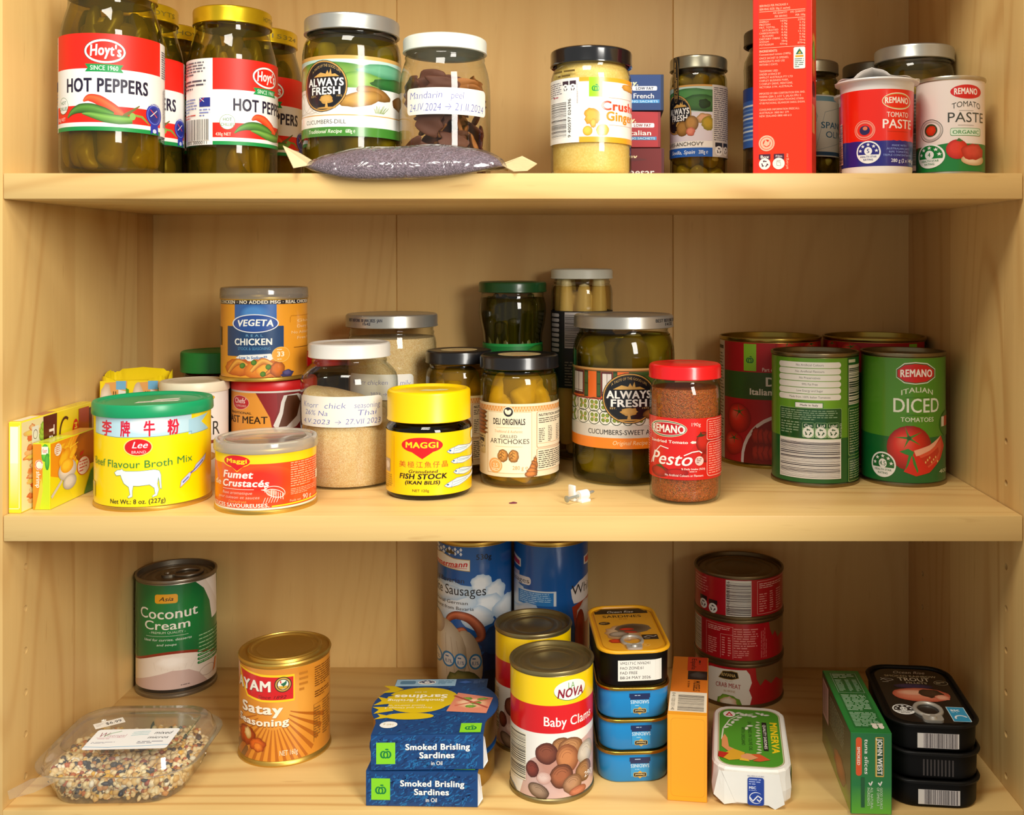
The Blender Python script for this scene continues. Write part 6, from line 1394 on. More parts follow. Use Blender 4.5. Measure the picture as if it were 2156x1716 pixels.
clam_can(-23.3, 40.5, 0, 'can of baby clams in front, with bar code and clams in full view')
clam_can(-41.2, 115, -25, 'can of baby clams partly hidden behind its front twin')

# ---- two sleeved round tins of brisling sardines
BLUEC = plain('blue_card', '#0c4078', .5); INNER = plain('white_card_inside', '#e4e6e8', .6)
def mottle(A, n, x1=.94, y1=.9, dx=.05, dy=.12, x0=0):
    n0 = A.n
    for i in range(n):
        A.n = n0 + i % 8; x, y = x0 + rnd.random() * (x1 - x0), rnd.random() * y1
        A.ln([(x, y), (x + dx * rnd.random(), min(1, y + dy * rnd.random()))], ('#145a98', '#0a2f62', '#1a6aa4', '#0b3668')[i % 4], .9)
    A.n = n0 + 9
def brisling(X, Y, z, rot, label):
    t = thing('sardine_pack', label, 'tin pack', X, Y, Z3 + z, rot, 'sleeved sardine tins')
    R = 48.3
    lathe('round_tin', [(0, 1.2), (R - 5, 1.2), (R - 4, .8), (R - 1.4, 1.2), (R - .4, 3), (R - .2, 20), (R + .3, 22), (R + .4, 24), (R - .4, 25), (R - 1.5, 24.8), (R - 2.5, 23.6), (0, 23.6)], plain('pale_gold_tin', '#b79a5a', .34, 1.0, .05, 200), t, 96)
    def outline(e=0):
        P = [(-41.5, -50), (41.5, -50), (41.5, -31)]
        P += [((R + 1.2) * cos(radians(a)), (R + 1.2) * sin(radians(a))) for a in range(-30, 41, 7)] + [(38, 49), (-38, 49)]
        return P + [((R + 1.2) * cos(radians(a)), (R + 1.2) * sin(radians(a))) for a in range(140, 211, 7)] + [(-41.5, -31)]
    O = outline(); sl = loft('card_sleeve', [(O, 25.4), (O, 26.0)], BLUEC, t, smooth=0)
    box('front_panel', -41.5, 41.5, -50.6, -50, .3, 25.9, BLUEC, t, .1); box('bottom_panel', -41, 41, -50, 20, .1, .7, INNER, t, .1)
    meshobj('side_flap', [(41.4, -50.2, .4), (44.5, -44, 3), (41.5, -38, 18), (41.4, -50.2, 25)] + [(41.0, -50.2, .4), (44.1, -43.8, 3), (41.1, -37.8, 18), (41.0, -50.2, 25)], [(0, 1, 2, 3), (7, 6, 5, 4), (0, 4, 5, 1), (1, 5, 6, 2), (2, 6, 7, 3), (3, 7, 4, 0)], INNER, t, 0)
    A = Art(25.2, W=82.4); A.r(0, 0, 1, 1, '#0c4078'); mottle(A, 420); A.apple(.045, .17, .215, .80, '#86d422', '#0b7a3a')
    A.t('Smoked Brisling', .305, .885, .58, .75, WHT, 'h'); A.t('Sardines', .43, .75, .335, .505, WHT, 'h'); A.t('in Oil', .535, .64, .13, .245, WHT, 'b')
    A.flat(t, (-41.2, -50.6, .5), (1, 0, 0), (0, 0, 1), 'printed_front')
    A = Art(99, W=98); q = lambda P: [((x + 49) / 98, (y + 50) / 99) for x, y in P]
    A.p(q(O), '#0c4078')
    mottle(A, 500, .86, .84, .03, .03, .12)
    A.p([(.115, .86), (.62, .86), (.62, .995), (.115, .995)], '#9cc4de'); A.rr(.15, .90, .28, .965, '#5a88a8', .3); A.stars(.30, .89, .45, .98, '3', '#1c2a5a'); A.f(.47, .89, .60, .97, 4, '#5a88a8'); A.p([(.64, .93), (.70, .96), (.76, .93), (.70, .905)], '#3a6ab8'); A.f(.77, .90, .87, .96, 3, '#6a8ac0')
    A.e(.09, .41, .67, .83, '#d6b80f'); A.e(.12, .36, .60, .70, '#d6b80f'); A.p([(.20, .80), (.12, .86), (.02, .87), (.09, .80), (.03, .73), (.14, .74)], '#d6b80f'); A.p([(.14, .60), (.01, .66), (.055, .58), (.0, .50), (.14, .53)], '#d6b80f'); A.p([(.14, .47), (.0, .47), (.06, .42), (.03, .35), (.18, .40)], '#d6b80f'); A.p([(.085, .70), (.14, .68), (.10, .66)], '#0c4078'); A.p([(.08, .50), (.13, .49), (.09, .47)], '#0c4078')
    A.e(.13, .245, .51, .36, '#d6b80f'); A.p([(.16, .31), (.06, .35), (.09, .30), (.05, .25), (.16, .28)], '#d6b80f')
    A.t('in Oil', .38, .30, .0, 0, '#fff', 'r') if 0 else None
    A.t('in Oil', .30, .40, .725, .75, '#f6efc8', 'r', rot=180); A.t('Sardines', .14, .58, .625, .69, '#fbf6dc', 'h', rot=180); A.t('Smoked Brisling', .10, .56, .565, .605, '#f6efc8', 'h', rot=180); A.f(.14, .54, .56, .545, 1, '#f6efc8'); A.t('Protein and Omega 3', .10, .48, .435, .46, '#f3eaba', 'b', rot=180); A.t('Good source of', .12, .42, .475, .50, '#f3eaba', 'b', rot=180)
    A.p([(.60, .38), (.92, .34), (.955, .62), (.66, .72)], '#d8866a'); A.g(.66, .42, .92, .62, '#eec8a0', '#d88a68', wob=.2)
    for x, y in ((.70, .58), (.78, .50), (.83, .57), (.74, .44)): A.g(x, y, x + .09, y + .05, '#7aa83a', '#4a7a24', wob=.3)
    A.ln([(.64, .66), (.92, .44)], '#a84a3a', 2.2); A.ln([(.66, .48), (.94, .60)], '#c8604a', 1.6)
    A.e(.115, .10, .25, .21, '#f0efe8'); A.t('160 g', .14, .225, .145, .17, '#b09a4a', 'r', rot=180); A.apple(.74, .02, .90, .17, '#86d422', '#0b7a3a')
    A.flat(t, (-49, -50, 26.0), (1, 0, 0), (0, 1, 0), 'printed_top')
brisling(-117, 55.5, 0, -1.5, 'blue sleeved sardine pack, lower of the stack of two')
brisling(-115.5, 56, 26.9, 1.2, 'blue sleeved sardine pack with yellow fish on top, upper of the stack')

# ---- rounded oblong tins
ALU = plain('aluminium_tab', '#c8c4ba', .42, .55)
def oblong(t, w, d, h, r, side, rimmat, lidmat, rim=1.6, foot=1.5, dark=None):
    """pressed oblong fish tin: walls narrowing to the foot, folded rim, sunken lid"""
    P = rrpath(w, d, r); q = lambda e: inset(P, e)
    loft('tin_body', [(q(4), .8), (q(3), 0), (q(1.4), .6), (q(.6), 2.2), (q(.25), h - 3.4), (q(.4), h - 2.6)], side, t, True, True, 40)
    loft('rim', [(q(.4), h - 2.7), (q(-rim * .5), h - 2.3), (q(-rim * .6), h - 1), (q(-rim * .3), h - .1), (q(.5), h), (q(1.2), h - .7), (q(1.6), h - 1.8)], rimmat, t, False, False, 60)
    loft('tin_lid', [(q(1.5), h - 2.0), (q(3.5), h - 1.9), (q(4.2), h - 1.4), (q(5), h - 1.4)], lidmat, t, False, True, 40)
    return P
def top_art(P, e, fn, mat=None):
    pass
BLUE_T = plain('blue_enamel', '#0f86cc', .3, 0, .03, coat=.3); GOLDR = plain('gold_rim', '#b8933c', .25, 1.0)
cx, cy, rz = 37.5, 90.5, 4.0
for k, lab in enumerate(('bright blue sardine tin, lowest of the three under the black tin', 'bright blue sardine tin, middle of the three under the black tin', 'bright blue sardine tin directly under the black and yellow tin')):
    dx, dr = ((0, 0), (.6, .4), (.2, -.4))[k]
    t = thing('sardine_tin', lab, 'tin', cx + dx, cy, Z3 + 24.7 * k, rz + dr, 'blue sardine tins')
    P = oblong(t, 56.5, 103, 24.5, 17, BLUE_T, GOLDR, plain('gold_lacquered_tin', '#c9a24a', .25, 1.0))
    A = Art(20, W=1); A.r(-3.2, .12, 11, .62, '#2f9ad6'); A.r(-4.2, .70, 12, .86, '#12285a'); A.r(-3.4, .62, 11.2, .70, '#12285a'); A.f(0, .75, 8, .81, 1, '#b8cfe6')
    A.t('SARDINES', -3.4, 11.2, .47, .60, '#cfe6f4', 'b', rot=180); A.f(.2, .36, 7.6, .42, 1, '#a9d6ee'); A.rr(-1.2, .10, 9, .28, '#c9a24a', .3); A.rr(-.8, .125, 8.6, .255, '#1c1814', .3); A.e(2.2, .05, 5.6, .34, '#c9a24a'); A.rr(-.8, .135, 8.6, .245, '#1c1814', .3); A.t('Diamond', .2, 7.6, .155, .225, '#e8d49a', 'b', rot=180)
    A.path(t, inset(P, .3), 2.4, 'label', GLOSS)
BLK_T = plain('black_enamel', '#060505', .5, 0, .02, spec=.2)
def face_art(d, w, r, base):
    """artwork for a tin's top; x 0..1 left-right, y 0..1 front-back"""
    A = Art(d, W=w); P = rrpath(w, d, r); A.raw([(x + w / 2, y + d / 2) for x, y in P], base); return A
t = thing('sardine_tin', 'black sardine tin with yellow lid, topmost on the three blue tins', 'tin', 37, 89.5, Z3 + 74.2, 5.5)
P = oblong(t, 55.5, 102, 28.5, 16, BLK_T, plain('yellow_rim', '#e8a81c', .35), plain('yellow_lid', '#e2a01e', .35), 2.4)
A = face_art(94, 47.5, 13, '#e5a428'); A.r(.02, .86, .98, .93, '#1a1612'); A.p([(.02, .86), (.98, .86), (.98, .9), (.85, .985), (.15, .985), (.02, .9)], '#1a1612'); A.t('Ocean Rise', .24, .72, .885, .935, '#f2eee4', 'r', sh=.35); A.t('SARDINES', .14, .84, .765, .82, '#3a2a14', 'b'); A.t('IN OIL', .42, .58, .715, .74, '#a8661c', 'r')
A.e(.04, .59, .24, .665, '#2a2118'); A.f(.07, .61, .21, .645, 2, '#c9a060'); A.g(.1, .2, .7, .56, '#d8b890', '#b8844a', rot=15, wob=.2); A.g(.28, .38, .92, .60, '#4a3a2c', '#7a6650', rot=5, wob=.1); A.g(.15, .30, .5, .42, '#b8a894', '#6a5a48', rot=12); A.g(.36, .44, .62, .50, '#d8321e', '#9a1c10'); A.g(.12, .16, .36, .25, '#d8421e', '#9a1c10', wob=.15); A.g(.42, .38, .66, .42, '#d8321e', '#9a1c10', rot=-8); A.r(.70, .22, .97, .33, '#2c2420'); A.ln([(.73, .27), (.80, .30), (.90, .28), (.95, .30)], '#e8e0d4', .7); A.f(.74, .23, .94, .26, 1, '#a89a8a'); A.stars(.62, .06, .78, .13, '4', '#d8902a', '#f0c25a')
A.flat(t, (-23.75, -47, 27.1), (1, 0, 0), (0, 1, 0), 'printed_lid', GLOSS)
ring_pull(t, 0, -43, 27.9, 27, ALU)
A = Art(21, W=1); A.r(-14, .06, 21, .82, '#eae8e0')
for i, s_ in enumerate(('VM2171C NV6241', 'FAO ZONE:61', 'FAD FREE', 'BB:24 MAY 2026')): A.t(s_, -12.5, -12.5 + 1.72 * len(s_), .66 - .175 * i, .76 - .175 * i, '#2a2622', 'r')
A.path(t, inset(P, .35), 3.5, 'date_sticker')

# ---- mussels carton
t = thing('mussels_box', 'narrow orange and yellow mussels carton standing on its long edge', 'box', 86, 67.5, Z3, -7.6)
w, d, h = 29.6, 112, 64.5
box('carton', -w / 2, w / 2, -d / 2, d / 2, 0, h, plain('amber_card', '#eea024', .45), t, .5)
A = Art(h - 1, W=w - 1); A.r(0, 0, 1, 1, '#f2a622'); A.rr(.07, .05, .96, .97, '#d98f1c', .12); A.rr(.078, .054, .952, .966, '#f2a622', .12); A.flat(t, (-w / 2 + .5, -d / 2, .5), (1, 0, 0), (0, 0, 1), 'printed_end')
A = Art(d - 1, W=w - 1); A.r(0, 0, 1, 1, ['#d8701c', '#dc7a20']); A.r(0, 0, 1, .045, '#efa024'); A.r(0, .045, 1, .36, '#ecdfc8'); A.b(.22, .055, .94, .33, True, '#ecdfc8'); A.t('8 411320 031140', .06, .15, .06, .34, '#3a3028', 'r', rot=-90)
A.r(.42, .74, 1, 1, '#cc3a1a'); A.f(.70, .80, .82, .94, 1, '#3a140c', rot=-90); A.t('España', .54, .68, .76, .97, '#3a140c', 'b', rot=-90); A.r(.45, .58, 1, .735, '#2a1c18'); A.g(.5, .6, .98, .72, '#4a4440', '#2a1c18', wob=.3); A.t('MUSSELS', .62, .80, .38, .56, '#3a1c0c', 'b', rot=-90); A.t('in brine', .46, .53, .44, .55, '#5a2c10', 'r', rot=-90)
A.flat(t, (-w / 2 + .5, -d / 2 + .5, h), (1, 0, 0), (0, 1, 0), 'printed_top')
A = Art(h - 1, W=d - 1); A.r(0, 0, 1, 1, '#c05a1c'); A.flat(t, (w / 2, -d / 2 + .5, .5), (0, 1, 0), (0, 0, 1), 'printed_side')

# ---- stack of three crab meat cans
def crab_can(z, tw, label, art):
    X, Y = 147.5, 209
    t = thing('crab_can', label, 'can', X, Y, Z3 + z, facing(X, Y, tw), 'stack of crab meat cans')
    R = 40.6; can(t, R, 39.6, plain('brown_tin', '#7c6848', .4, .9, .1, 120), deep=3.5)
    A = Art(33, R=R); A.r(-2.5, 0, 2.5, 1, '#b5121e'); art(A); A.wrap(t, R, 3.4, mat=GLOSS)
def crab_top(A):
    for i in range(6): s_ = .62 - .02 * i; A.f(-.97, .86 - .075 * i, -.28, .92 - .075 * i, 1, '#e89a94')
    A.recycle(-.86, .04, -.70, .40, '#2a1418'); A.recycle(-.66, .0, -.47, .36, '#2a1418'); A.b(-.28, -.0, .28, .98, True, '#e6e2d8', '#3a1018'); A.t('9 310060 234565', -.26, -.20, .05, .95, '#3a1018', 'r', rot=-90)
    A.ring(.40, .05, 1.2, .95, '#e8a49c', .3, 4, rot=45) if 0 else A.ln([(1.05, .98), (.41, .95), (.41, .06), (1.05, .06)], '#e8a49c', .4); A.f(.45, .74, .95, .90, 3, '#f0bab2'); A.f(.45, .1, .62, .62, 8, '#e8968e'); A.f(.68, .1, .76, .66, 9, '#e8968e'); A.f(.82, .1, .93, .68, 9, '#e8968e')
def crab_mid(A):
    A.b(-1.2, .05, -.85, .95, True, '#e6e2d8', '#3a1018'); A.ln([(-.74, .04), (-.74, .94), (-.16, .90), (-.16, .04)], '#e8a49c', .35); A.ln([(-.43, .04), (-.43, .68), (-.16, .68)], '#e8a49c', .3)
    A.f(-.70, .74, -.2, .88, 3, '#f0bab2'); A.f(-.70, .08, -.50, .55, 8, '#e8968e'); A.f(-.40, .08, -.33, .62, 8, '#e8968e'); A.f(-.27, .08, -.2, .62, 8, '#e8968e'); A.f(-.14, .3, .4, .88, 9, '#e88e88'); A.f(-.14, .06, .2, .28, 4, '#e88e88'); A.f(.45, .06, .6, .9, 4, '#d8706a', rot=90)
    A.p([(.64, 1), (1.6, 1), (1.6, .35), (1.0, .42), (.92, .58), (.84, .5), (.78, .72), (.72, .6), (.66, .8)], '#7a5a34')
def crab_low(A):
    A.p([(-1.0, 0), (.30, 0), (.34, .2), (.28, .4), (.34, .6), (.30, .82), (.22, .95), (-.55, .93), (-.72, .86), (-1.0, .9)], '#ece6d8')
    A.p([(-.40, .68), (-.30, .88), (-.1, .91), (.03, .88), (.06, .72), (-.1, .66), (-.28, .66)], '#a8863c'); A.p([(-.38, .695), (-.29, .865), (-.1, .89), (.02, .865), (.045, .73), (-.1, .68), (-.28, .68)], '#2a2418'); A.t('RIVIANA', -.33, -.01, .73, .82, '#d9bc74', 'b', arc=.15)
    A.t('EST. 1972', -.25, -.08, .605, .63, '#b8a888', 'r'); A.t('CRAB MEAT', -.46, .10, .42, .54, '#a83a30', 'b', arc=.2); A.t('IN BRINE', -.28, -.02, .31, .37, '#b89a6a', 'r', arc=.15); A.g(-.45, -.25, .10, .25, '#8ab83a', '#5f8a24', wob=.2); A.g(-.36, -.2, .02, .2, '#efe6d2', '#d8a88a', wob=.25)
    A.p([(.42, 1), (1.6, 1), (1.6, .35), (.95, .45), (.85, .62), (.75, .5), (.62, .66), (.52, .5), (.44, .7)], '#7a5a34')
crab_can(0, -3, 'dented crab meat can showing its white front label, bottom of the stack', crab_low)
crab_can(39.7, 2, 'red crab meat can turned to its nutrition table, middle of the stack', crab_mid)
crab_can(79.4, 0, 'red crab meat can with upright bar code, top of the stack', crab_top)

# ---- paper wrapped sardines
t = thing('wrapped_tin', 'sardine tin wrapped in white paper with a green printed top', 'tin', 133, 58, Z3, -8)
P = rrpath(59, 107, 15, 4); PAPERW = plain('wrapping_paper', '#eeece4', .6, 0, .04, 60, .15)
def jag(e, s_): return [(x + .5 * sin(3.1 * k + s_), y + .5 * cos(2.3 * k + s_)) for k, (x, y) in enumerate(inset(P, e))]
loft('paper_wrap', [(jag(2.5, 0), .2), (jag(0, 1), 4), (jag(-.6, 2), 12), (jag(.2, 1), 20), (jag(.4, 4), 26), (inset(P, 1.6), 27.4)], PAPERW, t, True, True, 12)
def flap(name, pts, th=.5, mat=PAPERW):
    n = len(pts); V = [tuple(p) for p in pts] + [(x, y + th, z) for x, y, z in pts]
    return meshobj(name, V, [tuple(range(n)), tuple(range(n, 2 * n))[::-1]] + [((k + 1) % n, k, n + k, n + (k + 1) % n) for k in range(n)], mat, t, 0)
flap('paper_fold', [(-22, -54.4, 25.5), (20, -54.4, 25.5), (24, -54.8, 4), (17, -55.4, -.0), (12, -55.1, 2.6), (-12, -55.0, 3.4)])
flap('paper_fold', [(-24, -53.9, 26), (-20, -54.1, 24), (-11, -54.8, 3), (-20, -54.9, 1.2), (-28, -52.5, 7)])
A = Art(103, W=55); q = rrpath(55, 103, 13, 5); A.raw([(x + 27.5, y + 51.5) for x, y in q], '#f0eee6'); q = rrpath(50, 97, 12, 6); A.raw([(x + 27.5, y + 50.5) for x, y in q], '#8a7a34'); q = rrpath(49, 96, 11.6, 6); A.raw([(x + 27.5, y + 50.5) for x, y in q], '#e9e2c0'); q = rrpath(48, 95, 11, 6); A.raw([(x + 27.5, y + 50.5) for x, y in q], '#4c9426')
A.t('MINERVA', .80, .90, .24, .75, '#f4cf1c', 'h', rot=-90); A.r(.68, .27, .75, .74, '#191c16'); A.t('QUALITY SARDINES', .695, .735, .30, .70, '#f0ece0', 'b', rot=-90); A.t('SARDINES IN OLIVE OIL', .48, .53, .26, .74, '#1f4a16', 'b', rot=-90); A.t('WITH OREGANO', .38, .43, .34, .64, '#1f4a16', 'b', rot=-90)
A.e(.12, .80, .30, .91, '#f0eee6'); A.p([(.15, .825), (.27, .825), (.21, .90)], '#c8202a'); A.p([(.185, .838), (.235, .838), (.21, .868)], '#f0eee6'); A.ln([(.10, .42), (.12, .60), (.22, .76), (.36, .84), (.56, .88)], '#d9ddcc', 1.1)
for i in range(16):
    f, y = ((.16 + .05 * (i % 8), .62 + .045 * (i % 6)) if i < 8 else (.34 + .06 * (i - 8), .83 + .012 * ((i * 5) % 6))); A.g(f - .05, y - .014, f + .05, y + .014, '#e2e6d8', '#aeb8a0', rot=(35, -30, 80, 10)[i % 4])
for i in range(12): A.g(.57 + .012 * (i % 3), .22 + .045 * i, .66, .245 + .045 * i, '#c9d4b4', '#9cb084', rot=(30, -30)[i % 2])
A.p([(.10, .42), (.14, .50), (.18, .44), (.20, .30), (.27, .27), (.20, .22), (.10, .30)], '#d8925a'); A.p([(.06, .15), (.26, .27), (.42, .22), (.38, .12), (.20, .09)], '#d8a42a'); A.p([(.06, .22), (.2, .2), (.12, .12), (.05, .14)], '#b8281c')
A.p([(.36, .17), (.44, .21), (.56, .20), (.60, .15), (.50, .11), (.38, .11)], '#dc9a68'); A.p([(.50, .20), (.62, .21), (.76, .13), (.62, .095), (.52, .10), (.60, .15)], '#d0582c'); A.p([(.34, .10), (.48, .09), (.46, .12), (.36, .14)], '#e2b83a')
A.flat(t, (-27.5, -51.5, 27.4), (1, 0, 0), (0, 1, 0), 'printed_top')
A = Art(22, W=12); A.rr(0, 0, 1, .92, '#1a3f9a', .15); A.t('No MSC-C-51362', 0, 1, .95, .985, '#3a3a8a', 'r'); A.f(.08, .66, .86, .88, 3, '#a9b8e6'); A.t('MSC', .08, .52, .54, .62, '#e9eefa', 'h'); A.f(.08, .47, .9, .51, 1, '#a9b8e6'); A.e(.10, .06, .92, .44, '#f0f3fa'); A.e(.14, .08, .94, .42, '#1a3f9a'); A.ln([(.14, .26), (.32, .14), (.62, .32), (.86, .24), (.72, .14), (.58, .20)], '#f0f3fa', .8)
A.flat(t, (-3, -55.1, 2.2), (1, 0, .0), (0, .03, .9995), 'blue_seal', PAPER, .5)
A = Art(18, W=14); A.r(0, 0, 1, 1, '#6ab82a'); A.flat(t, (29.95, -36, 4), (0, 1, 0), (0, 0, 1), 'printed_side')

# ---- smoked tuna carton
t = thing('tuna_box', 'green smoked tuna carton standing on its long edge', 'box', 214, 50.6, Z3, -3)
w, d, h = 29.6, 112, 59.5
box('carton', -w / 2, w / 2, -d / 2, d / 2, 0, h, plain('green_card', '#1f7a34', .42), t, .5)
A = Art(h - 1, W=w - 1); A.p([(0, 0), (1, 0), (1, .35), (0, .35)], ['#5fb01e', '#6fc01e', '#1c7c3c', '#1c7c3c']); A.r(0, .35, 1, 1, ['#1c7c3c', '#17703a'])
A.rr(.60, .46, .82, .955, '#c9922a', .1); A.rr(.615, .465, .805, .95, '#e8c86a', .1); A.rr(.64, .475, .80, .945, '#0f4a2c', .08); A.t('JOHN WEST', .655, .775, .485, .93, '#f4f2e8', 'h', rot=-90)
A.t('tuna slices', .33, .43, .49, .93, '#f4f2e8', 'b', rot=-90, sh=.12); A.rr(.11, .47, .26, .95, '#e0561c', .45); A.t('SMOKED', .145, .215, .60, .83, '#fbe6d2', 'h', rot=-90)
for x, s1, s2 in ((.66, 'GOOD SOURCE', 'OF OMEGA 3'), (.42, 'ALL NATURAL', 'INGREDIENTS')):
    A.ln([(x + .02, .385), (x + .06, .355), (x + .10, .40)], '#f4f2e8', .9); A.t(s1, x + .06, x + .12, .06, .33, '#cfe6c4', 'b', rot=-90); A.t(s2, x - .02, x + .04, .10, .33, '#cfe6c4', 'b', rot=-90)
A.r(.24, .08, .33, .45, '#17582c')
A.flat(t, (-w / 2 + .5, -d / 2, .5), (1, 0, 0), (0, 0, 1), 'printed_end', GLOSS)
A = Art(d - 1, W=w - 1); A.r(0, 0, 1, 1, '#1f8038'); A.r(.13, .06, .90, .96, '#176a30'); A.f(.18, .08, .86, .30, 12, '#a8ccae'); A.f(.18, .32, .86, .58, 12, '#b4d4b8'); A.ln([(.16, .61), (.87, .61), (.87, .95), (.16, .95), (.16, .61)], '#a8ccae', .35); A.f(.20, .86, .82, .94, 3, '#c4dcc6'); A.f(.20, .63, .40, .84, 10, '#a8ccae'); A.f(.48, .63, .60, .84, 10, '#a8ccae'); A.f(.68, .63, .82, .84, 10, '#a8ccae'); A.recycle(.60, .05, .74, .13, '#e2dccc', '#f0e6da'); A.recycle(.76, .05, .90, .13, '#e2dccc', '#f0e6da')
A.flat(t, (-w / 2 + .5, -d / 2 + .5, h), (1, 0, 0), (0, 1, 0), 'printed_top', GLOSS)
A = Art(h - 1, W=d - 1); A.p([(0, 0), (1, 0), (1, .25), (0, .25)], ['#7a6a1c', '#8fae24', '#3a4a20', '#3a4a20']); A.r(0, .25, 1, 1, '#34422a'); A.r(.02, .42, .24, .93, '#c9a8a4'); A.b(.04, .46, .20, .9, False, '#d6b8b2', '#4a3034', 20); A.f(.3, .5, .8, .9, 9, '#8a9478'); A.g(.45, .06, .85, .40, '#a8562c', '#5a3018', wob=.2)
A.flat(t, (-w / 2, d / 2 - .5, .5), (0, -1, 0), (0, 0, 1), 'printed_side', GLOSS)

# ---- three black trout tins
for k, lab in enumerate(('black trout tin with white bar code, bottom of the stack of three', 'black ribbed trout tin without sticker, middle of the stack of three', 'black smoked trout tin with pink fillet picture, top of the stack')):
    dx, dr = ((0, 0), (.5, -.6), (-1, .4))[k]
    t = thing('trout_tin', lab, 'tin', 267.5 + dx, 56.5, Z3 + 20.8 * k, -6 + dr, 'stack of black trout tins')
    P = oblong(t, 66, 109, 20.7, 19, BLK_T, plain('black_rim', '#0a0908', .45, 0, spec=.25), BLK_T, 3.0)
    if k != 1:
        A = Art(14, W=1); A.r(-13.5, .02, 16.5, .80, '#e6e2dc'); A.b(-9.5, .02, 16, .80, False, '#d8d2d0', '#2a2028', 40); A.path(t, inset(P, .4), 2.4, 'bar_code')
    else:
        for i in range(9): A = Art(12, W=1); A.r(-10 + 2.6 * i, 0, -8.8 + 2.6 * i, 1, '#3a322e'); A.path(t, inset(P, .4), 3, 'embossed_rib', GLOSS)
    if k == 2:
        A = face_art(99, 56, 15, '#171514'); A.t('Ocean Rise', .28, .74, .905, .955, '#d9d2c6', 'r', sh=.35); A.t('SMOKED RAINBOW', .14, .88, .835, .87, '#c8b894', 'b'); A.t('TROUT', .31, .76, .755, .82, '#e0d4bc', 'b'); A.t('FILLETS', .40, .70, .705, .735, '#c8b894', 'b')
        A.ln([(.06, .76), (.12, .795), (.22, .785), (.24, .765), (.16, .745), (.07, .80)], '#c8c0b4', .7); A.f(.07, .71, .26, .735, 1, '#a8a094'); A.ring(.80, .69, 1.0, .78, '#b8a888', .4); A.f(.83, .71, .97, .755, 2, '#b8a888')
        A.g(.20, .60, .75, .70, '#3a3054', '#241c34'); A.g(.13, .36, .92, .62, '#e08a6a', '#b8503a', wob=.06); A.g(.2, .46, .7, .58, '#f0b494', '#d8765a', wob=.1); A.g(.50, .44, .84, .60, '#4a3424', '#2a1c14', wob=.25); A.g(.7, .40, .9, .50, '#e8a88a', '#c86a50', wob=.2)
        A.stars(.03, .12, .33, .30, '3.0', '#1c1a1e'); A.r(.76, .03, 1.0, .28, '#d6ecf2'); A.r(.77, .035, .99, .275, '#2a9ac8'); A.t('asc', .80, .92, .205, .25, '#f0f6fa', 'h'); A.f(.80, .17, .96, .195, 1, '#9ad2ea'); A.ring(.80, .04, .98, .14, '#f0f6fa', 1.4, a0=20, a1=200)
        A.flat(t, (-28, -49.5, 19.3), (1, 0, 0), (0, 1, 0), 'printed_lid', GLOSS)
        ring_pull(t, 0, -45, 20.0, 32, ALU)

# ---- clear clamshell of sprouting seeds
t = thing('clamshell_box', 'clear plastic clamshell half full of mixed sprouting seeds, front left', 'container', -352, 50, Z3, 1)
P0 = rrpath(96, 84, 24, 6); P1 = rrpath(114, 98, 28, 6); P2 = rrpath(122, 106, 31, 6); P3 = rrpath(106, 90, 25, 6)
bs = loft('tray', [(inset(P0, 3), .3), (inset(P0, .8), .6), (P0, 2.4), (P1, 24), (P2, 25), (P2, 25.6)], CLEARP, t, True, False, 30)
ld = loft('hinged_lid', [(P2, 26.2), (P1, 26.4), (inset(P1, 1), 27), (P3, 34.4), (inset(P3, 2), 36), (inset(P3, 7), 36.3), (inset(P3, 9), 35), (inset(P3, 14), 35)], CLEARP, t, False, True, 30)
TAB = [(-40, -50, 25.6), (-52, -52, 24), (-64, -61, 20), (-60, -66, 17), (-44, -62, 20), (-30, -53, 24.6)]
V = TAB + [(x, y, z + .5) for x, y, z in TAB]
meshobj('corner_tab', V, [tuple(range(6))[::-1], tuple(range(6, 12))] + [(k, (k + 1) % 6, 6 + (k + 1) % 6, 6 + k) for k in range(6)], CLEARP, t, 30)
rg = random.Random(3)
HEX = ['#ecd096', '#dcb068', '#f2e2b4', '#c06434', '#e0b870', '#4a4444', '#f0d8a0', '#a04a2c', '#e8b440', '#dcc898', '#efd8a4', '#f4ead0', '#d0904c', '#ecd4a0', '#e6c890', '#f0dcb0']
V, F, C = [], [], []
OCT = [(cos(pi / 3 * k) * r, sin(pi / 3 * k) * r, z) for z, r in ((-.62, .72), (0, 1), (.62, .72)) for k in range(6)] + [(0, 0, -.95), (0, 0, .95)]
OF = [(6 * j + k, 6 * j + (k + 1) % 6, 6 * j + 6 + (k + 1) % 6, 6 * j + 6 + k) for j in (0, 1) for k in range(6)] + [((k + 1) % 6, k, 18) for k in range(6)] + [(12 + k, 12 + (k + 1) % 6, 19) for k in range(6)]
def seed_at(x, y, z):
    L = 2.0 + rg.random() * 1.7; w_ = L * (.55 + .3 * rg.random()); c = lin(HEX[rg.randrange(len(HEX))])
    if rg.random() < .05: L *= 1.8; c = lin('#37383e')
    M = Matrix.Rotation(rg.random() * 6.3, 3, 'Z') @ Matrix.Rotation(rg.random() * 2, 3, 'X') @ Matrix.Rotation(rg.random() * 2, 3, 'Y'); i0 = len(V)
    for p in OCT: v = M @ Vector((p[0] * L, p[1] * w_, p[2] * w_)); V.append((x + v.x, y + v.y, z + v.z)); C.append(c)
    F.extend([tuple(i0 + i for i in f) for f in OF])
def inside(x, y, a, b, r): 
    dx, dy = max(0, abs(x) - (a - r)), max(0, abs(y) - (b - r)); return dx * dx + dy * dy < r * r
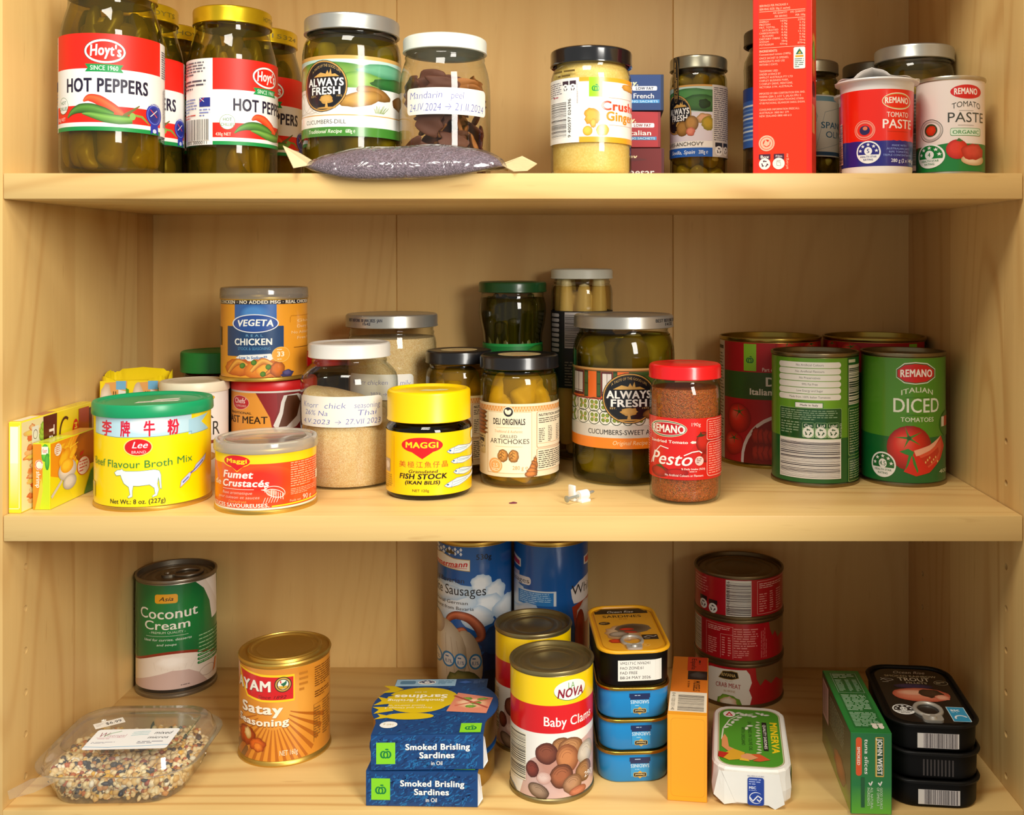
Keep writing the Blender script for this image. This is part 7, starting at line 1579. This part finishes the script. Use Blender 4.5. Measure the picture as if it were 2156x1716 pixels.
while len(V) < 20 * 3600:
    z = 2.6 + rg.random() ** .8 * 16; k = (z - 2) / 22; a, b, r = 48 + 9 * k - 2.8, 42 + 7 * k - 2.8, 24 + 4 * k - 2
    x, y = (rg.random() * 2 - 1) * a, (rg.random() * 2 - 1) * b
    top = 17.5 + 2.2 * sin(x * .09) + 1.6 * cos(y * .12)
    if inside(x, y, a, b, r) and z < top and (not inside(x, y, a - 6, b - 6, r - 5) or z > top - 5 or z < 4): seed_at(x, y, z)
me = bpy.data.meshes.new('seeds'); me.from_pydata([(x * .001, y * .001, z * .001) for x, y, z in V], [], F); me.materials.append(printed('seed_skins', .5))
at = me.color_attributes.new('Col', 'FLOAT_COLOR', 'POINT'); at.data.foreach_set('color', [k for c in C for k in (*c, 1.0)]); me.shade_smooth()
o = link(bpy.data.objects.new('sprouting_seeds', me), t); o['kind'] = 'stuff'
A = Art(33, W=63); A.rr(0, 0, 1, 1, '#f2f4f4', .08); A.t('W', .06, .17, .62, .84, '#9a5a6a', 'r', sh=.2); A.t('isengal', .17, .40, .62, .74, '#c9a0aa', 'r', sh=.15); A.ln([(.14, .66), (.20, .80), (.30, .90)], '#4a9a4a', .7); A.ln([(.06, .58), (.40, .58)], '#d89aa4', .4)
A.f(.08, .50, .38, .55, 1, '#c88a98'); A.f(.05, .28, .36, .38, 2, '#a8a8b4'); A.t('mixed', .72, .93, .72, .86, '#34343c', 'r', sh=.25); A.t('micros', .68, .93, .50, .62, '#34343c', 'r', sh=.25); A.f(.60, .24, .93, .38, 2, '#8a8a98')
for k in range(3): A.ln([(.46, .66 + .08 * k), (.56, .70 + .08 * k), (.66, .70 + .08 * k)], '#8ec6cc', .5)
A.ln([(.0, .14), (.3, .10), (.7, .14), (1, .18)], '#6ab0d8', .5)
A.flat(ld, (-26, -31, 35.2), (1, .03, 0), (-.03, 1, 0), 'product_sticker')
A = Art(10.5, W=22); A.r(0, 0, 1, 1, '#ece8de'); A.t('$6.99', .38, .92, .3, .72, '#4a4648', 'b', jit=.1); A.f(.06, .3, .32, .75, 2, '#c8c0b8')
A.flat(ld, (-30, 2.5, 35.3), (.82, .57, 0), (-.57, .82, 0), 'price_sticker')
